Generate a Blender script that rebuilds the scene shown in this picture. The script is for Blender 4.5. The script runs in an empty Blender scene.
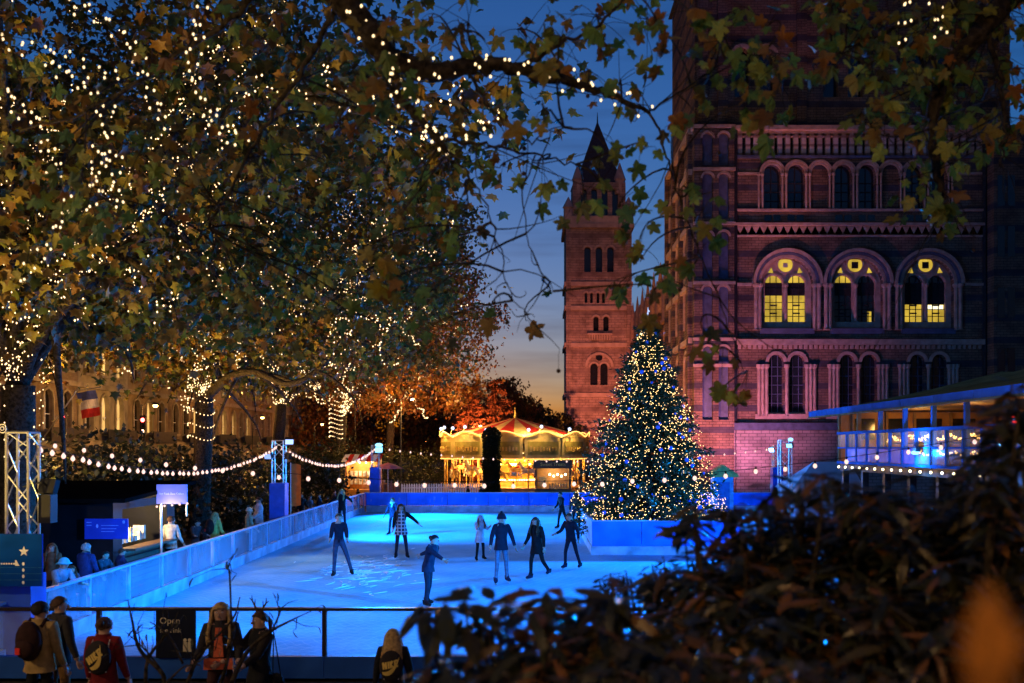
import bpy, bmesh, math, random
import numpy as np
from mathutils import Vector, Matrix, Euler
R = math.radians
PI = math.pi
sc = bpy.context.scene
C = sc.collection

# ------------------------------------------------------------------ camera
H = 3.6                      # eye height above the ice
FPX = 995.56                 # focal length in pixels of the 1024 px wide frame
VX, VY = 534.0, 448.0        # vanishing point of the rink axis (world +Y)
cam = bpy.data.objects.new('camera', bpy.data.cameras.new('camera'))
C.objects.link(cam)
sc.camera = cam
cam.location = (0, 0, H)
cam.rotation_euler = (PI / 2, 0, 0)
cam.data.sensor_width = 36
cam.data.lens = 35
cam.data.shift_x = -(VX - 512) / 1024
cam.data.shift_y = (VY - 341.5) / 1024
cam.data.clip_start = 0.05
cam.data.clip_end = 3000
cam.data.dof.use_dof = True
cam.data.dof.focus_distance = 30
cam.data.dof.aperture_fstop = 1.6

# ------------------------------------------------------------------ sky
world = bpy.data.worlds.new('World')
sc.world = world
world.use_nodes = True
wn, wl = world.node_tree.nodes, world.node_tree.links
sky = wn.new('ShaderNodeTexSky')
sky.sky_type = 'NISHITA'
sky.sun_disc = False
sky.sun_elevation = R(-0.62)
sky.sun_rotation = R(-4)
sky.ozone_density = 4.0
sky.dust_density = 1.0
hs = wn.new('ShaderNodeHueSaturation')
hs.inputs['Saturation'].default_value = 1.02
gm = wn.new('ShaderNodeGamma')
gm.inputs[1].default_value = 1.06
tn = wn.new('ShaderNodeMixRGB')
tn.blend_type = 'MULTIPLY'
tn.inputs[0].default_value = 1.0
tn.inputs[2].default_value = (0.76, 1.02, 0.97, 1)
wl.new(sky.outputs[0], tn.inputs[1])
wl.new(tn.outputs[0], hs.inputs['Color'])
wl.new(hs.outputs[0], gm.inputs[0])
# thin streaks of cloud, low above the horizon
tc = wn.new('ShaderNodeTexCoord')
mp = wn.new('ShaderNodeMapping')
mp.inputs['Scale'].default_value = (3, 3, 34)
nz = wn.new('ShaderNodeTexNoise')
nz.inputs['Scale'].default_value = 1.6
nz.inputs['Detail'].default_value = 5
cr = wn.new('ShaderNodeValToRGB')
cr.color_ramp.elements[0].position = 0.5
cr.color_ramp.elements[0].color = (0, 0, 0, 1)
cr.color_ramp.elements[1].position = 0.72
cr.color_ramp.elements[1].color = (0.8, 0.8, 0.8, 1)
mx = wn.new('ShaderNodeMixRGB')
mx.blend_type = 'MULTIPLY'
mx.inputs[2].default_value = (0.72, 0.66, 0.66, 1)
wl.new(tc.outputs['Generated'], mp.inputs[0])
wl.new(mp.outputs[0], nz.inputs['Vector'])
wl.new(nz.outputs[0], cr.inputs[0])
wl.new(cr.outputs[0], mx.inputs[0])
wl.new(gm.outputs[0], mx.inputs[1])
wl.new(mx.outputs[0], wn['Background'].inputs[0])
wn['Background'].inputs[1].default_value = 0.15

# ------------------------------------------------------------------ exposure
sc.view_settings.view_transform = 'Standard'
sc.view_settings.look = 'None'
sc.view_settings.exposure = 2.0
sc.view_settings.gamma = 1.0
sc.cycles.use_denoising = True
sc.cycles.max_bounces = 5
sc.cycles.diffuse_bounces = 2
sc.cycles.glossy_bounces = 2
sc.cycles.transmission_bounces = 3
sc.cycles.transparent_max_bounces = 8
sc.cycles.sample_clamp_indirect = 2.0
sc.cycles.caustics_reflective = False
sc.cycles.caustics_refractive = False


# ------------------------------------------------------------------ helpers
def W(px, py, d):
    """a pixel of the photograph at distance d along the view axis"""
    return Vector(((px - VX) * d / FPX, d, H - (py - VY) * d / FPX))


def wx(px, d): return (px - VX) * d / FPX
def wz(py, d): return H - (py - VY) * d / FPX


MATS = {}


def mat(name, col=(0.5, 0.5, 0.5), rough=0.7, var=0.25, scale=4.0, bump=0.0, metal=0.0,
        spec=0.12, emit=None, strength=0.0, sampling=None, col2=None):
    if name in MATS:
        return MATS[name]
    m = bpy.data.materials.new(name)
    m.use_nodes = True
    n, l = m.node_tree.nodes, m.node_tree.links
    b = n['Principled BSDF']
    b.inputs['Roughness'].default_value = rough
    b.inputs['Metallic'].default_value = metal
    b.inputs['Specular IOR Level'].default_value = spec
    co = n.new('ShaderNodeTexCoord')
    no = n.new('ShaderNodeTexNoise')
    no.inputs['Scale'].default_value = scale
    no.inputs['Detail'].default_value = 6
    l.new(co.outputs['Object'], no.inputs['Vector'])
    rp = n.new('ShaderNodeValToRGB')
    c2 = col2 or tuple(c * (1 - var) for c in col)
    c1 = tuple(min(1, c * (1 + var * 0.5)) for c in col)
    rp.color_ramp.elements[0].position = 0.32
    rp.color_ramp.elements[1].position = 0.68
    rp.color_ramp.elements[0].color = (*c2, 1)
    rp.color_ramp.elements[1].color = (*c1, 1)
    l.new(no.outputs[0], rp.inputs[0])
    l.new(rp.outputs[0], b.inputs['Base Color'])
    if bump:
        bp = n.new('ShaderNodeBump')
        bp.inputs['Strength'].default_value = bump
        bp.inputs['Distance'].default_value = 0.05
        l.new(no.outputs[0], bp.inputs['Height'])
        l.new(bp.outputs[0], b.inputs['Normal'])
    if emit:
        b.inputs['Emission Color'].default_value = (*emit, 1)
        b.inputs['Emission Strength'].default_value = strength
        if sampling:
            m.cycles.emission_sampling = sampling
    MATS[name] = m
    return m


def emitmat(name, col, strength, sampling='AUTO'):
    return mat(name, (0.02, 0.02, 0.02), 0.6, emit=col, strength=strength, sampling=sampling, spec=0.1)


def leafmat(name, cols, transl=0.35, rough=0.55, spec=0.3):
    """leaf colour picked leaf by leaf"""
    if name in MATS:
        return MATS[name]
    m = bpy.data.materials.new(name)
    m.use_nodes = True
    n, l = m.node_tree.nodes, m.node_tree.links
    b = n['Principled BSDF']
    out = n['Material Output']
    b.inputs['Roughness'].default_value = rough
    b.inputs['Specular IOR Level'].default_value = spec
    g = n.new('ShaderNodeNewGeometry')
    oi = n.new('ShaderNodeObjectInfo')
    ad = n.new('ShaderNodeMath'); ad.operation = 'ADD'
    fr = n.new('ShaderNodeMath'); fr.operation = 'FRACT'
    l.new(g.outputs['Random Per Island'], ad.inputs[0])
    l.new(oi.outputs['Random'], ad.inputs[1])
    l.new(ad.outputs[0], fr.inputs[0])
    rp = n.new('ShaderNodeValToRGB')
    rp.color_ramp.interpolation = 'LINEAR'
    el = rp.color_ramp.elements
    for i, c in enumerate(cols):
        p = i / max(1, len(cols) - 1)
        if i == 0:
            e = el[0]; e.position = 0
        elif i == len(cols) - 1:
            e = el[1] if len(cols) == 2 else el[len(el) - 1]
            e.position = 1
        else:
            e = el.new(p)
        e.color = (*c, 1)
    l.new(fr.outputs[0], rp.inputs[0])
    # blotches and veins within one leaf
    co = n.new('ShaderNodeTexCoord')
    no = n.new('ShaderNodeTexNoise')
    no.inputs['Scale'].default_value = 14
    l.new(co.outputs['Object'], no.inputs['Vector'])
    mxx = n.new('ShaderNodeMixRGB'); mxx.blend_type = 'MULTIPLY'
    mxx.inputs[0].default_value = 0.6
    r2 = n.new('ShaderNodeValToRGB')
    r2.color_ramp.elements[0].color = (0.55, 0.42, 0.3, 1)
    r2.color_ramp.elements[0].position = 0.35
    r2.color_ramp.elements[1].position = 0.62
    l.new(no.outputs[0], r2.inputs[0])
    l.new(rp.outputs[0], mxx.inputs[1])
    l.new(r2.outputs[0], mxx.inputs[2])
    l.new(mxx.outputs[0], b.inputs['Base Color'])
    t = n.new('ShaderNodeBsdfTranslucent')
    l.new(mxx.outputs[0], t.inputs[0])
    ms = n.new('ShaderNodeMixShader')
    ms.inputs[0].default_value = transl
    l.new(b.outputs[0], ms.inputs[1])
    l.new(t.outputs[0], ms.inputs[2])
    l.new(ms.outputs[0], out.inputs[0])
    MATS[name] = m
    return m


def brickmat(name, c1, c2, mortar, scale=1.0, band=None, bandcol=(0.1, 0.1, 0.13), period=1.3, duty=0.3, wallaxis='XZ'):
    """courses of brick or terracotta blocks with coloured bands of stone"""
    if name in MATS:
        return MATS[name]
    m = bpy.data.materials.new(name)
    m.use_nodes = True
    n, l = m.node_tree.nodes, m.node_tree.links
    b = n['Principled BSDF']
    b.inputs['Roughness'].default_value = 0.9
    b.inputs['Specular IOR Level'].default_value = 0.05
    g = n.new('ShaderNodeNewGeometry')
    sp = n.new('ShaderNodeSeparateXYZ')
    l.new(g.outputs['Position'], sp.inputs[0])
    ad = n.new('ShaderNodeMath'); ad.operation = 'ADD'
    l.new(sp.outputs[0], ad.inputs[0]); l.new(sp.outputs[1], ad.inputs[1])
    cb = n.new('ShaderNodeCombineXYZ')
    l.new(ad.outputs[0], cb.inputs[0]); l.new(sp.outputs[2], cb.inputs[1])
    br = n.new('ShaderNodeTexBrick')
    br.inputs['Scale'].default_value = scale
    br.inputs['Color1'].default_value = (*c1, 1)
    br.inputs['Color2'].default_value = (*c2, 1)
    br.inputs['Mortar'].default_value = (*mortar, 1)
    br.inputs['Mortar Size'].default_value = 0.025
    br.inputs['Brick Width'].default_value = 0.75
    br.inputs['Row Height'].default_value = 0.3
    l.new(cb.outputs[0], br.inputs['Vector'])
    no = n.new('ShaderNodeTexNoise')
    no.inputs['Scale'].default_value = 0.9
    no.inputs['Detail'].default_value = 7
    l.new(g.outputs['Position'], no.inputs['Vector'])
    col = br.outputs['Color']
    if band:
        dv = n.new('ShaderNodeMath'); dv.operation = 'DIVIDE'; dv.inputs[1].default_value = period
        l.new(sp.outputs[2], dv.inputs[0])
        fr = n.new('ShaderNodeMath'); fr.operation = 'FRACT'
        l.new(dv.outputs[0], fr.inputs[0])
        lt = n.new('ShaderNodeMath'); lt.operation = 'LESS_THAN'; lt.inputs[1].default_value = duty
        l.new(fr.outputs[0], lt.inputs[0])
        mu = n.new('ShaderNodeMath'); mu.operation = 'MULTIPLY'; mu.inputs[1].default_value = 0.85
        l.new(lt.outputs[0], mu.inputs[0])
        mb_ = n.new('ShaderNodeMixRGB')
        l.new(mu.outputs[0], mb_.inputs[0])
        l.new(col, mb_.inputs[1])
        mb_.inputs[2].default_value = (*bandcol, 1)
        col = mb_.outputs[0]
    mxx = n.new('ShaderNodeMixRGB'); mxx.blend_type = 'MULTIPLY'; mxx.inputs[0].default_value = 0.75
    r2 = n.new('ShaderNodeValToRGB')
    r2.color_ramp.elements[0].color = (0.4, 0.38, 0.38, 1); r2.color_ramp.elements[0].position = 0.32
    r2.color_ramp.elements[1].position = 0.62
    l.new(no.outputs[0], r2.inputs[0])
    l.new(col, mxx.inputs[1]); l.new(r2.outputs[0], mxx.inputs[2])
    l.new(mxx.outputs[0], b.inputs['Base Color'])
    bp = n.new('ShaderNodeBump'); bp.inputs['Strength'].default_value = 0.6; bp.inputs['Distance'].default_value = 0.04
    l.new(br.outputs['Fac'], bp.inputs['Height']); bp.invert = True
    l.new(bp.outputs[0], b.inputs['Normal'])
    MATS[name] = m
    return m


class MB:
    """collects shapes and links them as one mesh object"""
    def __init__(s):
        s.v, s.f, s.m = [], [], []

    def add(s, vs, fs, m=0):
        o = len(s.v)
        s.v += [tuple(v) for v in vs]
        s.f += [[i + o for i in f] for f in fs]
        s.m += [m] * len(fs)
        return s

    def box(s, c, size, m=0, rot=None):
        hx, hy, hz = size[0] / 2, size[1] / 2, size[2] / 2
        vs = [Vector((x, y, z)) for x in (-hx, hx) for y in (-hy, hy) for z in (-hz, hz)]
        if rot is not None:
            q = rot if isinstance(rot, Matrix) else Euler(rot).to_matrix()
            vs = [q @ v for v in vs]
        vs = [v + Vector(c) for v in vs]
        return s.add(vs, [(0, 1, 3, 2), (4, 6, 7, 5), (0, 4, 5, 1), (2, 3, 7, 6), (0, 2, 6, 4), (1, 5, 7, 3)], m)

    def b2(s, x0, x1, y0, y1, z0, z1, m=0):
        return s.box(((x0 + x1) / 2, (y0 + y1) / 2, (z0 + z1) / 2), (abs(x1 - x0), abs(y1 - y0), abs(z1 - z0)), m)

    def tube(s, pts, rad, n=6, m=0, cap=True):
        pts = [Vector(p) for p in pts]
        if not isinstance(rad, (list, tuple)):
            rad = [rad] * len(pts)
        vs, fs = [], []
        up = Vector((0, 0, 1))
        prev = None
        for i, p in enumerate(pts):
            t = (pts[min(i + 1, len(pts) - 1)] - pts[max(i - 1, 0)])
            if t.length < 1e-9:
                t = Vector((0, 0, 1))
            t.normalize()
            if prev is None:
                a = t.cross(up if abs(t.z) < 0.95 else Vector((1, 0, 0))).normalized()
            else:
                a = (prev - t * prev.dot(t))
                a = a.normalized() if a.length > 1e-6 else t.orthogonal().normalized()
            prev = a
            b = t.cross(a)
            for k in range(n):
                an = 2 * PI * k / n
                vs.append(p + (a * math.cos(an) + b * math.sin(an)) * rad[i])
        for i in range(len(pts) - 1):
            for k in range(n):
                fs.append((i * n + k, i * n + (k + 1) % n, (i + 1) * n + (k + 1) % n, (i + 1) * n + k))
        if cap:
            fs.append(tuple(range(n))[::-1])
            fs.append(tuple((len(pts) - 1) * n + k for k in range(n)))
        return s.add(vs, fs, m)

    def lathe(s, prof, c=(0, 0, 0), n=16, m=0, sx=1, sy=1):
        vs, fs = [], []
        for r, z in prof:
            for k in range(n):
                a = 2 * PI * k / n
                vs.append((c[0] + r * math.cos(a) * sx, c[1] + r * math.sin(a) * sy, c[2] + z))
        for i in range(len(prof) - 1):
            for k in range(n):
                fs.append((i * n + k, i * n + (k + 1) % n, (i + 1) * n + (k + 1) % n, (i + 1) * n + k))
        fs.append(tuple(range(n))[::-1])
        fs.append(tuple((len(prof) - 1) * n + k for k in range(n)))
        return s.add(vs, fs, m)

    def ball(s, c, r, n=8, k=5, m=0, mtx=None):
        r = r if isinstance(r, (list, tuple)) else (r, r, r)
        vs, fs = [(0, 0, -1)], []
        for i in range(1, k):
            t = -PI / 2 + PI * i / k
            for j in range(n):
                a = 2 * PI * j / n
                vs.append((math.cos(t) * math.cos(a), math.cos(t) * math.sin(a), math.sin(t)))
        vs.append((0, 0, 1))
        for j in range(n):
            fs.append((0, 1 + (j + 1) % n, 1 + j))
            fs.append((len(vs) - 1, 1 + (k - 2) * n + j, 1 + (k - 2) * n + (j + 1) % n))
        for i in range(k - 2):
            for j in range(n):
                fs.append((1 + i * n + j, 1 + i * n + (j + 1) % n, 1 + (i + 1) * n + (j + 1) % n, 1 + (i + 1) * n + j))
        out = []
        for v in vs:
            p = Vector((v[0] * r[0], v[1] * r[1], v[2] * r[2]))
            if mtx is not None:
                p = mtx @ p
            out.append(p + Vector(c))
        return s.add(out, fs, m)

    def prism(s, poly, f, w0, w1, m=0):
        """polygon (u, v) extruded from depth w0 to w1, placed through f(u, v, w)"""
        n = len(poly)
        vs = [f(u, v, w0) for u, v in poly] + [f(u, v, w1) for u, v in poly]
        fs = [tuple(range(n)), tuple(range(2 * n - 1, n - 1, -1))]
        fs += [(i, i + n, (i + 1) % n + n, (i + 1) % n) for i in range(n)]
        return s.add(vs, fs, m)

    def obj(s, name, mats, parent=None, loc=None, smooth=False):
        me = bpy.data.meshes.new(name)
        me.from_pydata(s.v, [], s.f)
        mats = mats if isinstance(mats, (list, tuple)) else [mats]
        for mm in mats:
            me.materials.append(mm)
        if len(mats) > 1:
            me.polygons.foreach_set('material_index', s.m)
        if smooth:
            me.polygons.foreach_set('use_smooth', [True] * len(me.polygons))
        o = bpy.data.objects.new(name, me)
        C.objects.link(o)
        if parent is not None:
            o.parent = parent
        if loc is not None:
            o.location = loc
        return o


def tag(o, label=None, cat=None, group=None, kind=None):
    if label: o['label'] = label
    if cat: o['category'] = cat
    if group: o['group'] = group
    if kind: o['kind'] = kind
    return o


def thing(name, label, cat, loc=(0, 0, 0), rz=0, group=None):
    o = bpy.data.objects.new(name, None)
    o.empty_display_size = 0.2
    C.objects.link(o)
    o.location = loc
    o.rotation_euler = (0, 0, rz)
    return tag(o, label, cat, group)


def link_mesh(name, me, parent=None, loc=None):
    o = bpy.data.objects.new(name, me)
    C.objects.link(o)
    if parent is not None: o.parent = parent
    if loc is not None: o.location = loc
    return o


def copy_tree(o, parent=None):
    c = o.copy()
    C.objects.link(c)
    c.parent = parent
    for ch in list(o.children):
        copy_tree(ch, c)
    return c


def lamp(name, kind, loc, energy, col, parent=None, target=None, size=None, blend=0.5, radius=0.1):
    d = bpy.data.lights.new(name, kind)
    d.energy = energy
    d.color = col
    d.shadow_soft_size = radius
    if kind == 'SPOT':
        d.spot_size = R(size or 60)
        d.spot_blend = blend
    o = bpy.data.objects.new(name, d)
    C.objects.link(o)
    o.location = loc
    if target is not None:
        o.rotation_euler = (Vector(target) - Vector(loc)).to_track_quat('-Z', 'Y').to_euler()
    if parent is not None:
        o.parent = parent
        o.location = Vector(loc) - parent.location
    return o


def np_mesh(name, V, F, material):
    """V (N,3), F (M,k) uniform faces"""
    me = bpy.data.meshes.new(name)
    me.vertices.add(len(V))
    me.vertices.foreach_set('co', np.ascontiguousarray(V, dtype=np.float32).ravel())
    k = F.shape[1]
    me.loops.add(F.size)
    me.loops.foreach_set('vertex_index', np.ascontiguousarray(F, dtype=np.int32).ravel())
    me.polygons.add(len(F))
    me.polygons.foreach_set('loop_start', np.arange(0, F.size, k, dtype=np.int32))
    me.polygons.foreach_set('loop_total', np.full(len(F), k, dtype=np.int32))
    me.materials.append(material)
    me.update(calc_edges=True)
    return me


def scatter_mesh(name, tv, tf, pos, rot, scale, material):
    """copies of a small template (tv verts, tf faces) at pos (N,3) with rotation (N,3,3)"""
    tv = np.asarray(tv, dtype=np.float64)
    tf = np.asarray(tf)
    N = len(pos)
    V = np.einsum('nij,vj->nvi', rot, tv) * np.asarray(scale)[:, None, None] + np.asarray(pos)[:, None, :]
    F = tf[None, :, :] + (np.arange(N) * len(tv))[:, None, None]
    return np_mesh(name, V.reshape(-1, 3), F.reshape(-1, tf.shape[1]), material)


def rand_rots(rng, N, droop=0.6):
    """random leaf frames: y axis outward and drooping, z axis roughly up"""
    az = rng.uniform(0, 2 * PI, N)
    el = rng.normal(-droop, 0.55, N)
    y = np.stack([np.cos(el) * np.cos(az), np.cos(el) * np.sin(az), np.sin(el)], 1)
    up = rng.normal(0, 0.5, (N, 3)) + np.array([0, 0, 1.0])
    x = np.cross(y, up)
    x /= np.linalg.norm(x, axis=1)[:, None] + 1e-9
    z = np.cross(x, y)
    return np.stack([x, y, z], 2)


# leaf templates: a five-lobed plane leaf, a plain leaf, a long evergreen leaf
_lp = [(0, 0), (.17, .1), (.44, .04), (.34, .27), (.55, .52), (.25, .53), (0, 1), (-.25, .53), (-.55, .52), (-.34, .27), (-.44, .04), (-.17, .1)]
PL_V = [(x, y - 0.1, -0.28 * abs(x) - 0.16 * y * y) for x, y in _lp] + [(0, 0.3, 0.03)]
PL_F = [(12, i, (i + 1) % 12) for i in range(12)]
_np = [(0, .1), (.06, .03), (.16, -.04), (.3, -.05), (.4, .0), (.39, .1), (.45, .16), (.34, .25), (.31, .3), (.44, .33), (.54, .44), (.64, .6), (.5, .6), (.42, .66), (.31, .58), (.22, .55), (.24, .68), (.17, .78), (.14, .9), (.06, .93), (0, 1.06)]
_np = _np + [(-x * .96, y * 1.02 - .01) for x, y in _np[-2:0:-1]]
NL_V = [(x, y - 0.1, -0.22 * abs(x) - 0.16 * y * y + .05 * math.sin(9 * x + 5 * y)) for x, y in _np] + [(0, 0.3, 0.03)]
NL_F = [(len(_np), i, (i + 1) % len(_np)) for i in range(len(_np))]
QL_V = [(0, 0, 0), (.36, .45, -.1), (0, 1, -.16), (-.36, .45, -.1)]
QL_F = [(0, 1, 2, 3)]
EL_V = [(0, 0, 0), (.1, .16, -.015), (.165, .45, -.05), (.11, .76, -.12), (0, 1, -.2), (-.11, .76, -.12), (-.165, .45, -.05), (-.1, .16, -.015), (0, .2, .02), (0, .5, -.005), (0, .78, -.07)]
EL_F = [(0, 1, 8), (1, 2, 8), (2, 9, 8), (2, 3, 9), (3, 10, 9), (3, 4, 10), (4, 5, 10), (5, 9, 10), (5, 6, 9), (6, 8, 9), (6, 7, 8), (7, 0, 8)]
OCT_V = [(1, 0, 0), (-1, 0, 0), (0, 1, 0), (0, -1, 0), (0, 0, 1), (0, 0, -1)]
OCT_F = [(0, 2, 4), (2, 1, 4), (1, 3, 4), (3, 0, 4), (2, 0, 5), (1, 2, 5), (3, 1, 5), (0, 3, 5)]


def bulbs_mesh(name, pts, r, material, stretch=1.3):
    pts = np.asarray(pts)
    n = len(pts)
    rot = np.repeat(np.diag([1, 1, stretch])[None], n, 0)
    return scatter_mesh(name, OCT_V, OCT_F, pts, rot, np.full(n, r) if np.isscalar(r) else r, material)


def bezier(p0, p1, p2, p3, n):
    t = np.linspace(0, 1, n)[:, None]
    p0, p1, p2, p3 = [np.asarray(p, dtype=float) for p in (p0, p1, p2, p3)]
    return (1 - t) ** 3 * p0 + 3 * (1 - t) ** 2 * t * p1 + 3 * (1 - t) * t ** 2 * p2 + t ** 3 * p3


def smooth_path(pts, n):
    """Catmull-Rom through the points"""
    P = [np.asarray(p, dtype=float) for p in pts]
    P = [2 * P[0] - P[1]] + P + [2 * P[-1] - P[-2]]
    out = []
    for i in range(1, len(P) - 2):
        for t in np.linspace(0, 1, n, endpoint=False):
            a, b, c, d = P[i - 1], P[i], P[i + 1], P[i + 2]
            out.append(0.5 * (2 * b + (c - a) * t + (2 * a - 5 * b + 4 * c - d) * t * t + (3 * b - a - 3 * c + d) * t ** 3))
    out.append(P[-2])
    return np.array(out)


def text_mesh(body, size, material, name, parent, loc, rot, extrude=0.004, align='CENTER', sx=1.0, shear=0.0):
    cu = bpy.data.curves.new(name, 'FONT')
    cu.body = body
    cu.size = size
    cu.extrude = extrude
    cu.align_x = align
    cu.align_y = 'CENTER'
    cu.shear = shear
    to = bpy.data.objects.new('tmp_text', cu)
    C.objects.link(to)
    me = bpy.data.meshes.new_from_object(to.evaluated_get(bpy.context.evaluated_depsgraph_get()))
    bpy.data.objects.remove(to)
    bpy.data.curves.remove(cu)
    me.name = name
    me.materials.clear()
    me.materials.append(material)
    o = link_mesh(name, me, parent, loc)
    o.rotation_euler = rot
    o.scale = (sx, 1, 1)
    return o


def arch_wall(mb, f, u0, u1, v0, v1, ops, depth, n=12, m=0, back=None):
    """wall face with arched openings (cu, width, v_bottom, v_spring) and their reveals"""
    cur = u0
    def q(a, b, c, d):
        mb.add([f(*a), f(*b), f(*c), f(*d)], [(0, 1, 2, 3)], m)
    for cu, w, vb, vs in sorted(ops):
        r = w / 2
        if cu - r > cur + 1e-6:
            q((cur, v0, 0), (cu - r, v0, 0), (cu - r, v1, 0), (cur, v1, 0))
        if vb > v0 + 1e-6:
            q((cu - r, v0, 0), (cu + r, v0, 0), (cu + r, vb, 0), (cu - r, vb, 0))
        arc = [(cu - r * math.cos(PI * i / n), vs + r * math.sin(PI * i / n)) for i in range(n + 1)]
        for (a, b), (c, d) in zip(arc, arc[1:]):
            q((a, b, 0), (c, d, 0), (c, v1, 0), (a, v1, 0))
            q((a, b, 0), (c, d, 0), (c, d, depth), (a, b, depth))
        q((cu - r, vb, 0), (cu - r, vs, 0), (cu - r, vs, depth), (cu - r, vb, depth))
        q((cu + r, vb, 0), (cu + r, vs, 0), (cu + r, vs, depth), (cu + r, vb, depth))
        q((cu - r, vb, 0), (cu + r, vb, 0), (cu + r, vb, depth), (cu - r, vb, depth))
        cur = cu + r
    if u1 > cur + 1e-6:
        q((cur, v0, 0), (u1, v0, 0), (u1, v1, 0), (cur, v1, 0))
    return mb


def arch_ring(mb, f, cu, vs, r0, r1, w0, w1, n=14, m=0, legs=0.0):
    out = [(cu - r1, vs - legs)] if legs else []
    out += [(cu - r1 * math.cos(PI * i / n), vs + r1 * math.sin(PI * i / n)) for i in range(n + 1)]
    inn = [(cu - r0, vs - legs)] if legs else []
    inn += [(cu - r0 * math.cos(PI * i / n), vs + r0 * math.sin(PI * i / n)) for i in range(n + 1)]
    if legs:
        out.append((cu + r1, vs - legs)); inn.append((cu + r0, vs - legs))
    for i in range(len(out) - 1):
        a, b, c, d = out[i], out[i + 1], inn[i + 1], inn[i]
        mb.add([f(*a, w0), f(*b, w0), f(*c, w0), f(*d, w0), f(*a, w1), f(*b, w1), f(*c, w1), f(*d, w1)],
               [(0, 1, 2, 3), (0, 4, 5, 1), (3, 2, 6, 7), (4, 7, 6, 5)], m)
    return mb


def arch_pane(mb, f, cu, w, vb, vs, wd, n=12, m=0):
    r = w / 2
    pts = [(cu - r, vb), (cu + r, vb)] + [(cu + r * math.cos(PI * i / n), vs + r * math.sin(PI * i / n)) for i in range(n + 1)]
    mb.add([f(u, v, wd) for u, v in pts], [tuple(range(len(pts)))], m)
    return mb


def fb(mb, f, u0, u1, v0, v1, w0, w1, m=0):
    """box given in wall coordinates"""
    return mb.prism([(u0, v0), (u1, v0), (u1, v1), (u0, v1)], f, w0, w1, m)


# ------------------------------------------------------------------ shared materials
BLUE = (0.0, 0.24, 1.0)
M_alu = mat('aluminium', (0.62, 0.6, 0.55), 0.35, 0.2, 9, metal=0.85)
M_black = mat('black_paint', (0.02, 0.02, 0.022), 0.5, 0.3)
M_bluepaint = mat('blue_board', (0.03, 0.1, 0.5), 0.45, 0.25, 3)
M_navy = mat('navy_board', (0.012, 0.03, 0.1), 0.5, 0.3, 3)
M_white = mat('white_paint', (0.75, 0.76, 0.78), 0.5, 0.12, 3)
M_wire = mat('dark_wire', (0.015, 0.015, 0.015), 0.6)
M_bark = mat('bark', (0.05, 0.038, 0.026), 0.95, 0.75, 16, bump=1.0, spec=.1)
M_festoon = emitmat('festoon_bulb', (1.0, 0.6, 0.5), 0.42)
M_fairy = emitmat('fairy_bulb', (1.0, 0.62, 0.28), 0.95)
M_lampblue = emitmat('blue_lamp_face', (0.15, 0.5, 1.0), 6.0)

# ================================================================== GROUND
def ground_z(x, y):
    t = min(1, max(0, (8.6 - y) / 5.4))
    t = t * t * (3 - 2 * t)
    return 1.88 * t


gx = [-900, -300, -120, -60, -40] + [i * 1.5 for i in range(-18, 19)] + [40, 60, 120, 300, 900]
gy = [-60, -30, -15, -8, -4, -2, 0] + [i * 0.6 for i in range(1, 19)] + [13, 16, 20, 30, 45, 60, 90, 130, 200, 400, 900, 1800]
mb = MB()
vs = [(x, y, ground_z(x, y) - 0.06 + 0.02 * math.sin(x * 1.7 + y * 2.3)) for y in gy for x in gx]
nx = len(gx)
mb.add(vs, [(j * nx + i, j * nx + i + 1, (j + 1) * nx + i + 1, (j + 1) * nx + i) for j in range(len(gy) - 1) for i in range(nx - 1)])
M_ground = mat('dark_ground', (0.035, 0.03, 0.022), 0.95, 0.5, 1.5, bump=0.5)
tag(mb.obj('ground', M_ground, smooth=True), kind='structure')
mb = MB(); mb.b2(-27, -19, -50, 400, -0.2, -0.035)
tag(mb.obj('road', mat('asphalt', (0.05, 0.05, 0.05), 0.75, 0.3, 2)), kind='structure')
mb = MB(); mb.b2(-30.2, -27, -50, 400, -0.2, 0.07); mb.b2(-19, -16.8, -50, 400, -0.2, 0.07)
tag(mb.obj('pavement', mat('paving', (0.16, 0.15, 0.14), 0.85, 0.3, 3)), kind='structure')

# ------------------------------------------------------------------ the ice
NL, NR, FL, FR = Vector((-8.7, 15.6, 0)), Vector((9.2, 15.6, 0)), Vector((-9.6, 56.2, 0)), Vector((13.5, 56.2, 0))


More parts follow.
